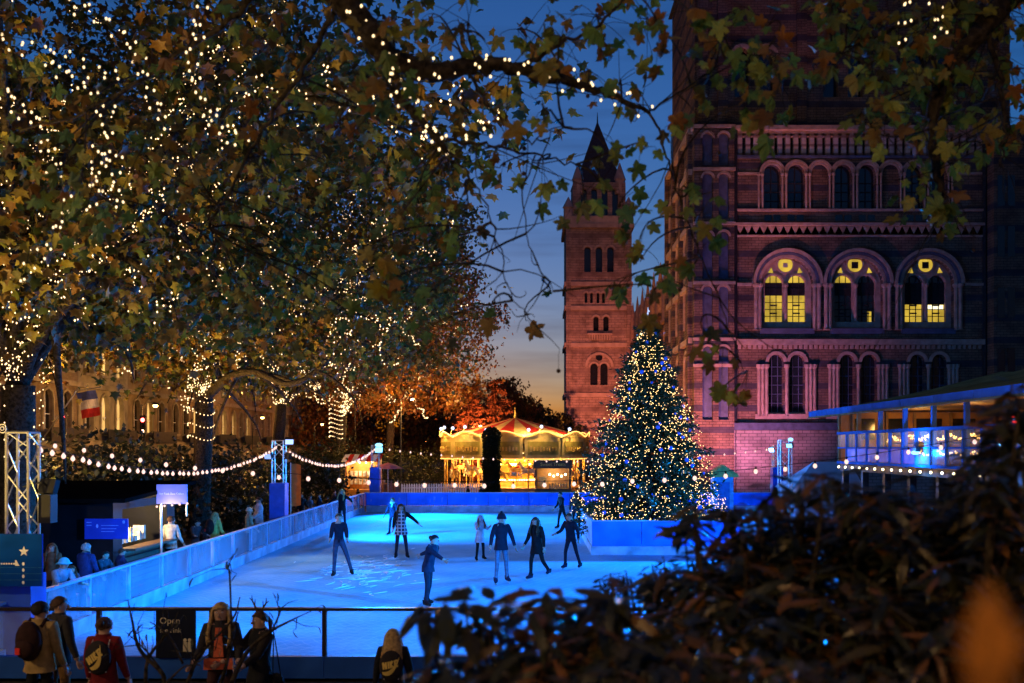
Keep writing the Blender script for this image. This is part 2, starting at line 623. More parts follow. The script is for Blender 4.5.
def ice_material():
    m = bpy.data.materials.new('ice')
    m.use_nodes = True
    n, l = m.node_tree.nodes, m.node_tree.links
    b = n['Principled BSDF']
    co = n.new('ShaderNodeTexCoord')
    no = n.new('ShaderNodeTexNoise'); no.inputs['Scale'].default_value = 0.45; no.inputs['Detail'].default_value = 8
    no.inputs['Roughness'].default_value = 0.7
    l.new(co.outputs['Object'], no.inputs['Vector'])
    # skate cuts: thin curved lines from two warped wave fields
    cuts = None
    for k, (sx, rz, sc_) in enumerate(((1.0, 0.5, 1.3), (1.3, 1.4, 1.1), (0.8, 2.4, 1.7))):
        mp = n.new('ShaderNodeMapping'); mp.inputs['Rotation'].default_value = (0, 0, rz)
        l.new(co.outputs['Object'], mp.inputs[0])
        wv = n.new('ShaderNodeTexWave'); wv.inputs['Scale'].default_value = sc_
        wv.inputs['Distortion'].default_value = 9; wv.inputs['Detail'].default_value = 1.5; wv.inputs['Detail Scale'].default_value = 0.5
        l.new(mp.outputs[0], wv.inputs['Vector'])
        rp = n.new('ShaderNodeValToRGB')
        rp.color_ramp.elements[0].position = 0.965; rp.color_ramp.elements[0].color = (0, 0, 0, 1)
        rp.color_ramp.elements[1].position = 0.995
        l.new(wv.outputs['Fac'], rp.inputs[0])
        if cuts is None:
            cuts = rp.outputs[0]
        else:
            a = n.new('ShaderNodeMixRGB'); a.blend_type = 'LIGHTEN'; a.inputs[0].default_value = 1
            l.new(cuts, a.inputs[1]); l.new(rp.outputs[0], a.inputs[2])
            cuts = a.outputs[0]
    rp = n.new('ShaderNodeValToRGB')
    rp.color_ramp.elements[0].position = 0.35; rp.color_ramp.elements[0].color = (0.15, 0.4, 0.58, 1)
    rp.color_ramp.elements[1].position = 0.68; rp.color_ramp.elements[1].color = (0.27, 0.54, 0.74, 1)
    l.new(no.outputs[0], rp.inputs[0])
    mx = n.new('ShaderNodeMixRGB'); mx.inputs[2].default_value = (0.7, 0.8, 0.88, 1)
    mf = n.new('ShaderNodeMath'); mf.operation = 'MULTIPLY'; mf.inputs[1].default_value = 0.3
    l.new(cuts, mf.inputs[0]); l.new(mf.outputs[0], mx.inputs[0]); l.new(rp.outputs[0], mx.inputs[1])
    l.new(mx.outputs[0], b.inputs['Base Color'])
    rr = n.new('ShaderNodeMapRange'); rr.inputs[3].default_value = 0.4; rr.inputs[4].default_value = 0.75
    l.new(no.outputs[0], rr.inputs[0]); l.new(rr.outputs[0], b.inputs['Roughness'])
    b.inputs['Specular IOR Level'].default_value = 0.0
    bp = n.new('ShaderNodeBump'); bp.inputs['Strength'].default_value = 0.12; bp.inputs['Distance'].default_value = 0.02
    l.new(cuts, bp.inputs['Height']); l.new(bp.outputs[0], b.inputs['Normal'])
    return m


mb = MB()
mb.add([NL + Vector((-.05, -.05, 0)), NR + Vector((.05, -.05, 0)), FR + Vector((.05, .05, 0)), FL + Vector((-.05, .05, 0))], [(0, 1, 2, 3)])
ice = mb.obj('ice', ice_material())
tag(ice, kind='structure')
# scratches and the truss lamp's glint on them, drawn as thin white streaks
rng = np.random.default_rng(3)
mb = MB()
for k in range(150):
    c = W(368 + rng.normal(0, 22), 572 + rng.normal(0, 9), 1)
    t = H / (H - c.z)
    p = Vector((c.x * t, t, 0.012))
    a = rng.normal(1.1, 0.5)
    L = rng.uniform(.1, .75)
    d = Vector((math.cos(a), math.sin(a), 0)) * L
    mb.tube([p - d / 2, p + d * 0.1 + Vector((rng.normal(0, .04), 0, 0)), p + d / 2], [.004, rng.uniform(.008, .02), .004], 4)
tag(mb.obj('glint_scratches', mat('scratch_glint', (0.85, 0.87, 0.9), 0.7, 0.05)), 'white scratches with a painted lamp glint in the middle of the rink', 'scratch_glint', kind='stuff')

# ------------------------------------------------------------------ rink barriers
def perspex(name, col, alpha):
    m = bpy.data.materials.new(name)
    m.use_nodes = True
    n, l = m.node_tree.nodes, m.node_tree.links
    b = n['Principled BSDF']; out = n['Material Output']
    co = n.new('ShaderNodeTexCoord'); no = n.new('ShaderNodeTexNoise'); no.inputs['Scale'].default_value = 1.6; no.inputs['Detail'].default_value = 5
    l.new(co.outputs['Object'], no.inputs['Vector'])
    b.inputs['Base Color'].default_value = (*col, 1); b.inputs['Roughness'].default_value = 0.25; b.inputs['Specular IOR Level'].default_value = 0.2
    tr = n.new('ShaderNodeBsdfTransparent')
    ms = n.new('ShaderNodeMixShader')
    rr = n.new('ShaderNodeMapRange'); rr.inputs[1].default_value = .3; rr.inputs[2].default_value = .7
    rr.inputs[3].default_value = alpha * 0.65; rr.inputs[4].default_value = min(1, alpha * 1.35)
    l.new(no.outputs[0], rr.inputs[0]); l.new(rr.outputs[0], ms.inputs[0])
    l.new(tr.outputs[0], ms.inputs[1]); l.new(b.outputs[0], ms.inputs[2])
    l.new(ms.outputs[0], out.inputs[0])
    MATS[name] = m
    return m


M_perspex = perspex('cloudy_perspex', (0.4, 0.48, 0.62), 0.3)
M_clear = perspex('clear_perspex', (0.6, 0.7, 0.8), 0.1)
M_kick = mat('kick_board', (0.3, 0.38, 0.5), 0.5, 0.4, 2, spec=.05)
M_capr = mat('barrier_cap', (0.28, 0.38, 0.55), 0.5, 0.25, 3, spec=.05)


def banner_mat():
    return mat('blue_banner', (0.02, 0.17, 0.85), 0.4, 0.35, 1.2)


def barrier(label, p0, p1, n, hgt, panel_mat, kick_mat, rail_mat, post_mat, kick=0.3, posts=None):
    p0, p1 = Vector(p0), Vector(p1)
    d = p1 - p0
    L = d.length
    root = thing('rink_barrier', label, 'barrier', p0, math.atan2(d.y, d.x), 'low barriers round the ice rink')
    st = L / n
    pm = MB(); pm.b2(0.035, st - 0.035, -0.012, 0.012, kick + .02, hgt - .05)
    km = MB(); km.b2(0.006, st - 0.006, -0.05, 0.05, 0, kick)
    po = MB(); po.b2(-0.032, 0.032, -0.04, 0.04, kick + .003, hgt - .045)
    pme = pm.obj('panel', panel_mat, root); kme = km.obj('kick_board', kick_mat, root); pome = po.obj('post', post_mat, root)
    for i in range(n):
        if i:
            for src in (pme, kme, pome):
                o = link_mesh(src.name.split('.')[0], src.data, root, (i * st, 0, 0))
    link_mesh('post', pome.data, root, (L, 0, 0))
    r = MB(); r.b2(-.05, L + .05, -.06, .06, hgt - .045, hgt)
    r.obj('rail', rail_mat, root)
    return root


bl = barrier('long low barrier of cloudy clear panels along the left of the ice', NL, FL, 20, 1.08, M_perspex, M_kick, M_capr, M_capr)
bf = barrier('solid blue banner barrier across the far end of the ice', FL + Vector((.12, 0, 0)), FR, 10, 1.1, banner_mat(), M_kick, M_capr, M_bluepaint, 0.34)
br_ = barrier('right hand barrier of the rink behind the dark shrubs', NR + Vector((0, .12, 0)), FR + Vector((0, -.12, 0)), 20, 1.08, M_perspex, M_kick, M_capr, M_capr)
M_darkrail = mat('dark_handrail', (0.03, 0.018, 0.012), 0.4, 0.3)
bn = barrier('near barrier of clear panes under a dark brown handrail', NL + Vector((.12, 0, 0)), NR - Vector((.12, 0, 0)), 10, 1.1, M_clear, mat('navy_kick', (0.015, 0.07, 0.3), 0.5, 0.3, 2), M_darkrail, M_darkrail, 0.34)
# faint pale figures printed on the far banner
mbp = MB()
prr = random.Random(4)
for px in (372, 396, 431, 441, 478, 497, 509, 520, 533, 547):
    x = wx(px, 56.1) - FL.x - .12
    for q in range(prr.randint(1, 3)):
        u = x + prr.uniform(-.2, .2); z = prr.uniform(.5, .6)
        mbp.add([(u - .02, -.018, z), (u + .03, -.018, z), (u + .05 + prr.uniform(-.05, .05), -.018, z + prr.uniform(.12, .35)), (u + .0, -.018, z + prr.uniform(.12, .35))], [(0, 1, 2, 3)])
mbp.obj('printed_figures', mat('pale_print', (0.16, 0.26, 0.72), .6), bf)['kind'] = 'stuff'
# a dark poster on the near barrier
ps = thing('poster', 'dark blue poster with pale lettering hung on the near handrail', 'poster', (wx(176, 15.5), 15.5, .33))
mb = MB(); mb.b2(-.31, .31, -.012, .012, .0, .76); mb.obj('board', mat('poster_blue', (0.006, 0.008, 0.02), .5), ps)
M_cream = mat('cream_print', (0.55, 0.45, 0.28), .7)
text_mesh('Open', .14, M_cream, 'lettering', ps, (-.09, -.014, .58), (PI / 2, 0, 0), .002)
text_mesh('Ice rink', .11, M_cream, 'lettering', ps, (-.08, -.014, .43), (PI / 2, 0, 0), .002)
mb = MB()
for dx in (-.035, .035):
    mb.ball((.18 + dx, -.015, .28), (.028, .004, .03), 8, 4)
    mb.b2(.18 + dx - .03, .18 + dx + .03, -.018, -.0135, .1, .25)
mb.obj('pictogram', M_cream, ps)

# the walled island in the ice that carries the fir tree
isl = thing('tree_enclosure', 'square of solid blue boards round the lit fir tree', 'enclosure', (4.45, 37.6, 0))
for nm, s in (('f', 1),):
    hw, hd, hh = 2.5, 4.1, 1.17
    for k in range(3):
        w = 2 * hw / 3
        m_ = MB(); m_.b2(-hw + k * w + .01, -hw + (k + 1) * w - .01, -hd, -hd + .06, .3, hh - .04); m_.obj('panel', banner_mat(), isl)
        m_ = MB(); m_.b2(-hw + k * w + .01, -hw + (k + 1) * w - .01, hd - .06, hd, .3, hh - .04); m_.obj('panel', banner_mat(), isl)
    for k in range(5):
        w = 2 * hd / 5
        for sx in (-1, 1):
            m_ = MB(); m_.b2(sx * hw, sx * (hw - .06), -hd + .065 + k * w * .98, -hd + .065 + (k + 1) * w * .98 - .02, .3, hh - .04); m_.obj('panel', M_capr, isl)
    m_ = MB()
    m_.b2(-hw - .02, hw + .02, -hd - .04, -hd + .07, 0, .29); m_.b2(-hw - .02, hw + .02, hd - .07, hd + .04, 0, .29)
    m_.b2(-hw - .02, -hw + .07, -hd + .07, hd - .07, 0, .29); m_.b2(hw - .07, hw + .02, -hd + .07, hd - .07, 0, .29)
    m_.obj('kick_board', M_kick, isl)
    m_ = MB()
    m_.b2(-hw - .03, hw + .03, -hd - .03, -hd + .09, hh - .04, hh); m_.b2(-hw - .03, hw + .03, hd - .09, hd + .03, hh - .04, hh)
    m_.b2(-hw - .03, -hw + .09, -hd + .09, hd - .09, hh - .04, hh); m_.b2(hw - .09, hw + .03, -hd + .09, hd - .09, hh - .04, hh)
    m_.obj('rail', M_capr, isl)

# ================================================================== MUSEUM: corner pavilion
PY = 70.0
def ux(px): return wx(px, PY)
def uz(py): return wz(py, PY)
K = PY / FPX
M_terra = brickmat('terracotta_banded', (0.21, 0.122, 0.078), (0.145, 0.085, 0.056), (0.06, 0.038, 0.028), 1.6, True, (0.045, 0.04, 0.05), 1.55, 0.28)
M_trim = mat('terracotta_trim', (0.33, 0.215, 0.155), .75, .3, 2.5, bump=.3)
M_trimd = mat('slate_blue_stone', (0.07, 0.075, 0.11), .75, .3, 2.5)
M_base = brickmat('terracotta_base', (0.3, 0.22, 0.19), (0.24, 0.18, 0.155), (0.1, 0.08, 0.075), 1.3)
M_darkglass = mat('dark_window_glass', (0.012, 0.014, 0.02), .12, .3, 2, spec=.6)
M_bar = mat('window_bars', (0.02, 0.018, 0.016), .6)


def litmat(name, col, s):
    m = mat(name, (0.05, 0.04, 0.02), .4, emit=col, strength=s)
    n, l = m.node_tree.nodes, m.node_tree.links
    no = n.new('ShaderNodeTexNoise'); no.inputs['Scale'].default_value = .9; no.inputs['Detail'].default_value = 3
    co = n.new('ShaderNodeTexCoord'); l.new(co.outputs['Object'], no.inputs['Vector'])
    rr = n.new('ShaderNodeMapRange'); rr.inputs[1].default_value = .3; rr.inputs[2].default_value = .7
    rr.inputs[3].default_value = s * .55; rr.inputs[4].default_value = s * 1.25
    l.new(no.outputs[0], rr.inputs[0]); l.new(rr.outputs[0], n['Principled BSDF'].inputs['Emission Strength'])
    return m


M_lit = litmat('lit_window_yellow', (1.0, 0.66, 0.07), .17)
M_litw = emitmat('strip_light', (1.0, 0.9, 0.55), .45)

pav = thing('museum_pavilion', 'tall banded stone museum block with arched windows lit purple from below', 'building', (0, PY, 0))
def pf(u, v, w): return (u, w, v)          # front wall, local to pav
XL, XR = ux(693), ux(1014)
front = MB()
# ground storey pairs, big arched storey, gallery storey
gpairs = [(776, 797), (847, 869), (917, 939)]
gops = [(ux(c), 15 * K, uz(412), uz(362)) for p in gpairs for c in p]
arch_wall(front, pf, ux(736), ux(983), uz(424), uz(343), gops, .5)
bigs = [787, 857, 928]
bops = [(ux(c), 52 * K, uz(330), uz(284)) for c in bigs]
arch_wall(front, pf, ux(736), ux(983), uz(338), uz(236), bops, .55, 18)
gal = [772, 796, 819.5, 843, 867, 890.5, 914, 938]
galops = [(ux(c), 16.5 * K, uz(209), uz(173)) for c in gal]
arch_wall(front, pf, ux(736), ux(983), uz(224), uz(158), galops, .45)
fb(front, pf, ux(736), ux(983), uz(158), uz(128), .6, .7)
fb(front, pf, ux(693), ux(1014), uz(499), uz(424), 0, .5)
front.obj('wall', M_terra, pav)
# returns and upper stage
up = MB()
YB = 13.0
up.add([(XL, 0, 0), (XL, YB, 0), (XL, YB, uz(128)), (XL, 0, uz(128))], [(0, 1, 2, 3)])
up.add([(XR, 0, 0), (XR, YB, 0), (XR, YB, uz(128)), (XR, 0, uz(128))], [(0, 1, 2, 3)])
up.add([(XL, YB, 0), (XR, YB, 0), (XR, YB, uz(128)), (XL, YB, uz(128))], [(0, 1, 2, 3)])
up.add([(XL, .7, uz(128)), (XR, .7, uz(128)), (XR, YB, uz(128)), (XL, YB, uz(128))], [(0, 1, 2, 3)])
up.obj('side_wall', M_terra, pav)
um = MB()
uf = lambda u, v, w: (u, w + 1.0, v)
uops = [(ux(c), 15 * K, uz(92), uz(50)) for c in (745, 770, 835, 860, 925, 950)]
ZT = uz(-60)
arch_wall(um, uf, ux(697), ux(1011), uz(128), ZT, uops, .6)
um.add([(ux(697), 1, uz(128)), (ux(697), YB - .5, uz(128)), (ux(697), YB - .5, ZT), (ux(697), 1, ZT)], [(0, 1, 2, 3)])
um.add([(ux(1011), 1, uz(128)), (ux(1011), YB - .5, uz(128)), (ux(1011), YB - .5, ZT), (ux(1011), 1, ZT)], [(0, 1, 2, 3)])
um.obj('upper_storey', M_terra, pav)
rf = MB()
xm = (ux(697) + ux(1011)) / 2
rf.add([(ux(693), .6, ZT), (ux(1015), .6, ZT), (ux(1015), YB, ZT), (ux(693), YB, ZT), (xm - 5, 6, ZT + 12), (xm + 5, 6, ZT + 12)],
       [(0, 1, 5, 4), (1, 2, 5), (2, 3, 4, 5), (3, 0, 4), (0, 3, 2, 1)])
rf.obj('roof', mat('slate', (0.05, 0.05, 0.06), .6, .3), pav)
for c, w, vb, vs_ in uops:
    m_ = MB(); arch_pane(m_, uf, c, w, vb, vs_, .58); wo = m_.obj('window', M_darkglass, pav)
    m_ = MB(); arch_ring(m_, uf, c, vs_, w / 2, w / 2 + .3, -.12, 0); m_.obj('arch', M_trim, wo)
# pilasters on the upper stage
for px in (700, 720, 800, 892, 975, 1005):
    m_ = MB(); fb(m_, uf, ux(px), ux(px) + .7, uz(128), ZT, -.25, 0); m_.obj('pilaster', M_terra, pav)

# cornice: blind arcade of small shafts
m_ = MB(); fb(m_, pf, XL - .15, XR, uz(131), uz(127), -.45, .7); m_.obj('cornice', M_trim, pav)
m_ = MB(); fb(m_, pf, ux(736), ux(983), uz(158.5), uz(156), -.2, .6); m_.obj('string_course', M_trimd, pav)
cs = brickmat('striped_shaft', (0.5, 0.36, 0.3), (0.45, 0.32, 0.27), (0.4, 0.3, 0.25), 1.0, True, (0.2, 0.12, 0.1), .62, .3)
sh = MB(); fb(sh, lambda u, v, w: (u, w, v), -.16, .16, uz(155.9), uz(137), 0, .3)
fb(sh, lambda u, v, w: (u, w, v), -.22, .22, uz(137), uz(135.6), -.06, .3)
shaft = None
px = 740.0
while px < 982:
    if shaft is None:
        shaft = sh.obj('shaft', cs, pav, (ux(px), 0, 0))
    else:
        link_mesh('shaft', shaft.data, pav, (ux(px), 0, 0))
    px += 8.0
m_ = MB()
sops = [(ux(740 + 8 * i + 4), 5 * K, uz(138), uz(135.2)) for i in range(30)]
arch_wall(m_, pf, ux(736), ux(983), uz(136), uz(131), [(c, w, uz(136), uz(135.4)) for c, w, _, _ in sops], .5, 6)
m_.obj('corbel_arches', M_trim, pav)
# gallery storey
for i, (c, w, vb, vs_) in enumerate(galops):
    blind = i in (2, 5)
    m_ = MB(); arch_pane(m_, pf, c, w, vb, vs_, .14 if blind else .42)
    wo = m_.obj('blind_panel' if blind else 'window', M_terra if blind else M_darkglass, pav)
    m_ = MB()
    arch_ring(m_, pf, c, vs_, w / 2, w / 2 + .14, -.1, 0)
    arch_ring(m_, pf, c, vs_, w / 2 + .16, w / 2 + .32, -.2, 0)
    m_.obj('arch', M_trim, wo)
    if not blind:
        m_ = MB()
        fb(m_, pf, c - .03, c + .03, vb, vs_ + w / 2, .36, .41)
        for q_ in (.25, .5, .75): fb(m_, pf, c - w / 2, c + w / 2, vb + (vs_ - vb) * q_ - .025, vb + (vs_ - vb) * q_ + .025, .35, .4)
        m_.obj('bars', M_bar, wo)
for i in range(9):
    c = ux(760.3) if i == 0 else (ux(950) if i == 8 else (galops[i - 1][0] + galops[i][0]) / 2)
    for s in (-.13, .13):
        m_ = MB(); m_.lathe([(.1, uz(209)), (.075, uz(208)), (.075, uz(176.5)), (.12, uz(175.5)), (.12, uz(173.5))], (c + s, -.1, 0), 8)
        m_.obj('colonnette', M_trim, pav)
m_ = MB(); fb(m_, pf, ux(736), ux(760), uz(174.5), uz(172.5), -.1, 0); fb(m_, pf, ux(951), ux(983), uz(174.5), uz(172.5), -.1, 0); m_.obj('impost_band', M_trim, pav)
m_ = MB(); fb(m_, pf, ux(736), ux(983), uz(211.5), uz(209.3), -.2, 0); m_.obj('sill', M_trim, pav)
for c in (768, 777, 791, 800, 839, 848, 862, 871, 910, 919):
    m_ = MB(); fb(m_, pf, ux(c) - .25, ux(c) + .25, uz(221), uz(215), -.02, .02); m_.obj('small_window', M_darkglass, pav)
# zigzag string course
m_ = MB(); fb(m_, pf, XL, ux(983), uz(226), uz(223.4), -.3, 0); m_.obj('string_course', M_trim, pav)
m_ = MB()
for i in range(31):
    c = ux(740 + i * 7.9)
    m_.prism([(c - .26, uz(226.3)), (c + .26, uz(226.3)), (c, uz(234))], pf, -.06, 0)
m_.obj('zigzag_frieze', M_trim, pav)
m_ = MB(); fb(m_, pf, ux(736), ux(983), uz(237), uz(235.2), -.14, 0); m_.obj('string_course', M_trim, pav)
# the three great arches with their twin lights
for i, c_ in enumerate(bigs):
    c = ux(c_)
    zs, zb = uz(284), uz(330)
    a = MB()
    arch_ring(a, pf, c, zs, 26 * K, 29 * K, -.12, .2, 20)
    arch_ring(a, pf, c, zs, 29.4 * K, 31.6 * K, -.28, 0, 20, 1)
    arch_ring(a, pf, c, zs, 32 * K, 35 * K, -.4, 0, 20)
    a.obj('great_arch', [M_trim, M_trimd], pav)
    tr = MB()
    tf_ = lambda u, v, w: (u, w + .5, v)
    lops = [(c - 11.5 * K, 18 * K, uz(321), uz(283)), (c + 11.5 * K, 18 * K, uz(321), uz(283))]
    arch_wall(tr, tf_, c - 26.5 * K, c + 26.5 * K, zb - .1, uz(256), lops, .3, 12)
    tro = tr.obj('tracery', M_trim, pav)
    m_ = MB(); arch_ring(m_, tf_, lops[0][0], lops[0][3], 9 * K, 11 * K, -.08, 0); arch_ring(m_, tf_, lops[1][0], lops[1][3], 9 * K, 11 * K, -.08, 0)
    arch_ring(m_, tf_, c, uz(263.5), 7.5 * K, 9.5 * K, -.1, 0); arch_ring(m_, lambda u, v, w: tf_(u, 2 * uz(263.5) - v, w), c, uz(263.5), 7.5 * K, 9.5 * K, -.1, 0)
    m_.obj('hood_moulds', M_trim, tro)
    for s, (lc, lw, vb, vs_) in zip((0, 1), lops):
        dark = i == 1
        # lower casement, dark transom, arched head
        lo = MB(); fb(lo, tf_, lc - lw / 2, lc + lw / 2, vb, uz(303 if i == 2 else 294), .28, .3)
        lo.obj('window_pane', M_darkglass if dark else M_lit, pav)
        mi = MB(); fb(mi, tf_, lc - lw / 2, lc + lw / 2, uz(303 if i == 2 else 294), uz(281), .24, .29)
        mi.obj('window_blind', M_bar, pav)
        he = MB(); arch_pane(he, tf_, lc, lw, uz(281), vs_, .28)
        he.obj('window_pane', M_lit if i < 2 and not (i == 1 and s == 1) else M_darkglass, pav)
        bm_ = MB()
        for q_ in (-.17, .17): fb(bm_, tf_, lc + q_ * lw - .025, lc + q_ * lw + .025, vb, vs_ + lw * .46, .2, .26)
        for py in (315, 308, 301, 287): fb(bm_, tf_, lc - lw / 2, lc + lw / 2, uz(py) - .022, uz(py) + .022, .19, .25)
        fb(bm_, tf_, lc - .2 * lw, lc + .22 * lw, uz(312) - .05, uz(312) + .05, .18, .24); fb(bm_, tf_, lc - .2 * lw, lc + .22 * lw, uz(304) - .05, uz(304) + .05, .18, .24)
        bm_.obj('window_bars', M_bar, pav)
    if i == 2:
        m_ = MB(); fb(m_, tf_, c + 3.5 * K, c + 19.5 * K, uz(308), uz(303.5), .265, .275); m_.obj('strip_light', M_litw, pav)
    if i == 1:
        m_ = MB(); fb(m_, tf_, c + 14 * K, c + 18 * K, uz(321), uz(310), .265, .275); m_.obj('window_pane', M_lit, pav)
    m_ = MB()
    m_.add([tf_(c + 7.4 * K * math.cos(a_), uz(263.5) + 7.4 * K * math.sin(a_), -.03) for a_ in [2 * PI * k / 20 for k in range(20)]], [tuple(range(20))])
    oc = m_.obj('round_window', M_lit, pav)
    m_ = MB(); sz = (2.2 if i == 0 else 3.3) * K; fb(m_, tf_, c - sz, c + sz, uz(264) - sz, uz(264) + sz, -.06, -.04)
    m_.obj('frame', M_bar if i else mat('window_frame_grey', (.3, .28, .25)), oc)
    for s in (-1, 1):
        m_ = MB(); m_.add([tf_(c + s * 12 * K, uz(272), -.02), tf_(c + s * 17.5 * K, uz(271.5), -.02), tf_(c + s * 14 * K, uz(266), -.02)], [(0, 1, 2)])
        m_.obj('corner_light', M_lit, pav)
    m_ = MB(); m_.lathe([(.17, uz(321)), (.12, uz(320)), (.12, uz(287)), (.2, uz(285)), (.2, uz(283))], (c, .35, 0), 8); m_.obj('colonnette', M_trim, pav)
    for s in (-1, 1):
        for q_ in (0, 1):
            m_ = MB(); m_.lathe([(.2, uz(330)), (.14, uz(328)), (.14, uz(288)), (.24, uz(286)), (.24, uz(284))], (c + s * (27.5 + 4 * q_) * K, -.05 - .1 * q_, 0), 8)
            m_.obj('colonnette', M_trim, pav)
    m_ = MB(); fb(m_, pf, c - 27 * K, c + 27 * K, uz(334), uz(328.5), -.15, .55); m_.obj('sill', M_trimd, pav)
m_ = MB()
for u0, u1 in ((736, 751), (823, 824), (893, 894), (964, 983)):
    fb(m_, pf, ux(u0), ux(u1), uz(286), uz(283.3), -.2, 0)
m_.obj('impost_band', M_trim, pav)
# pink string course and dentils below
m_ = MB(); fb(m_, pf, ux(736), ux(983), uz(345), uz(339.5), -.35, 0); m_.obj('string_course', M_trim, pav)
dn = MB(); dn.b2(-.1, .1, -.22, 0, uz(349), uz(345.2)); dno = None
for i in range(48):
    x = ux(739 + 5.1 * i)
    if dno is None: dno = dn.obj('dentil', M_trim, pav, (x, 0, 0))
    else: link_mesh('dentil', dno.data, pav, (x, 0, 0))
for i, (c, w, vb, vs_) in enumerate(gops):
    m_ = MB(); arch_pane(m_, pf, c, w, vb, vs_, .45); wo = m_.obj('window', M_darkglass, pav)
    m_ = MB(); arch_ring(m_, pf, c, vs_, w / 2, w / 2 + .22, -.14, 0); m_.obj('arch', M_trim, wo)
    m_ = MB()
    for q_ in (-.2, .2): fb(m_, pf, c + q_ * w - .02, c + q_ * w + .02, vb, vs_ + w * .45, .38, .43)
    for q_ in range(1, 6): fb(m_, pf, c - w / 2, c + w / 2, vb + (vs_ - vb) * q_ / 5.5 - .02, vb + (vs_ - vb) * q_ / 5.5 + .02, .37, .42)
    m_.obj('bars', M_trimd, wo)
for a_, b_ in gpairs:
    for px in (a_ - 9.6, a_ - 13.5, a_ - 17.3, (a_ + b_) / 2, b_ + 9.6, b_ + 13.5, b_ + 17.3):
        m_ = MB(); m_.lathe([(.17, uz(416)), (.12, uz(414)), (.12, uz(369)), (.2, uz(367)), (.2, uz(364.5))], (ux(px), -.1, 0), 8); m_.obj('colonnette', M_trim, pav)
    m_ = MB(); fb(m_, pf, ux(a_ - 21), ux(b_ + 21), uz(419), uz(414), -.2, 0); m_.obj('sill', M_trim, pav)
m_ = MB(); fb(m_, pf, XL - .2, ux(985), uz(430), uz(423), -.4, -.01); m_.obj('plinth_moulding', M_trimd, pav)
m_ = MB(); fb(m_, pf, XL - .1, ux(985), 0, uz(430.2), -.25, -.005); m_.obj('plinth', M_base, pav)
# corner bay with blind panels, and the dark bay at the right
cb = MB()
bf_ = lambda u, v, w: (u, w - .45, v)
st_ = [(uz(424), uz(340), 352, 420), (uz(340), uz(284), 292, 335), (uz(284), uz(225), 238, 280), (uz(225), uz(171), 180, 220), (uz(171), uz(128), 140, 167)]
panes = []
for z0, z1, ys, yb in st_:
    ops = [(ux(706.5), 10 * K, uz(yb), uz(ys)), (ux(722.5), 10 * K, uz(yb), uz(ys))]
    arch_wall(cb, bf_, ux(693), ux(733), z0, z1, ops, .3, 8)
    panes += ops
cb.add([bf_(ux(693), uz(499), 0), bf_(ux(733), uz(499), 0), bf_(ux(733), uz(424), 0), bf_(ux(693), uz(424), 0)], [(0, 1, 2, 3)])
for x in (ux(693), ux(733)):
    cb.add([(x, -.45, 0), (x, 0, 0), (x, 0, uz(128)), (x, -.45, uz(128))], [(0, 1, 2, 3)])
cb.obj('corner_bay', M_terra, pav)
for c, w, vb, vs_ in panes:
    m_ = MB(); arch_pane(m_, bf_, c, w, vb, vs_, .26, 8); wo = m_.obj('niche', M_trimd, pav)
    m_ = MB(); arch_ring(m_, bf_, c, vs_, w / 2, w / 2 + .15, -.1, 0, 10); m_.obj('arch', M_trim, wo)
for py in (128.5, 171, 225, 284, 340, 366):
    m_ = MB(); fb(m_, bf_, ux(692), ux(734), uz(py + 1.5), uz(py - 1.5), -.15, -.002); m_.obj('string_course', M_trim, pav)
for px in (735, 984):
    m_ = MB(); m_.tube([(ux(px), -.1, 0), (ux(px), -.1, uz(130))], .16, 8); m_.obj('downpipe', M_black, pav)
rb = MB(); rb.b2(ux(986), XR + .3, -1.2, .5, 0, uz(132)); rb.obj('end_bay', M_terra, pav)
for k, py in enumerate((180, 230, 290, 350)):
    for px in (993, 1003):
        m_ = MB(); fb(m_, lambda u, v, w: (u, w - 1.2, v), ux(px) - .25, ux(px) + .25, uz(py + 30), uz(py), -.03, 0); m_.obj('slit_window', M_darkglass, pav)
# the long side of the pavilion: bands, buttresses and a chequered gable cornice
sf = lambda u, v, w: (XL + w, u, v)
for z in (uz(424), uz(340), uz(284), uz(225), uz(171), uz(130)):
    m_ = MB(); fb(m_, sf, .2, YB, z - .2, z + .2, -.3, -.002); m_.obj('string_course', M_trim, pav)
for y_ in (.3, 4.3, 8.3, 12.2):
    m_ = MB(); fb(m_, sf, y_, y_ + .7, 0, uz(130), -.32, -.003); m_.obj('buttress', M_terra, pav)
for y_ in (2.4, 6.4, 10.4):
    for z0, z1 in ((uz(412), uz(362)), (uz(325), uz(282)), (uz(268), uz(240)), (uz(209), uz(173))):
        m_ = MB(); arch_pane(m_, sf, y_ + .3, 1.6, z0, z1, -.02, 8); wo = m_.obj('window', M_darkglass, pav)
        m_ = MB(); arch_ring(m_, sf, y_ + .3, z1, .8, 1.05, -.14, 0, 8, legs=z1 - z0); m_.obj('arch', M_trim, wo)

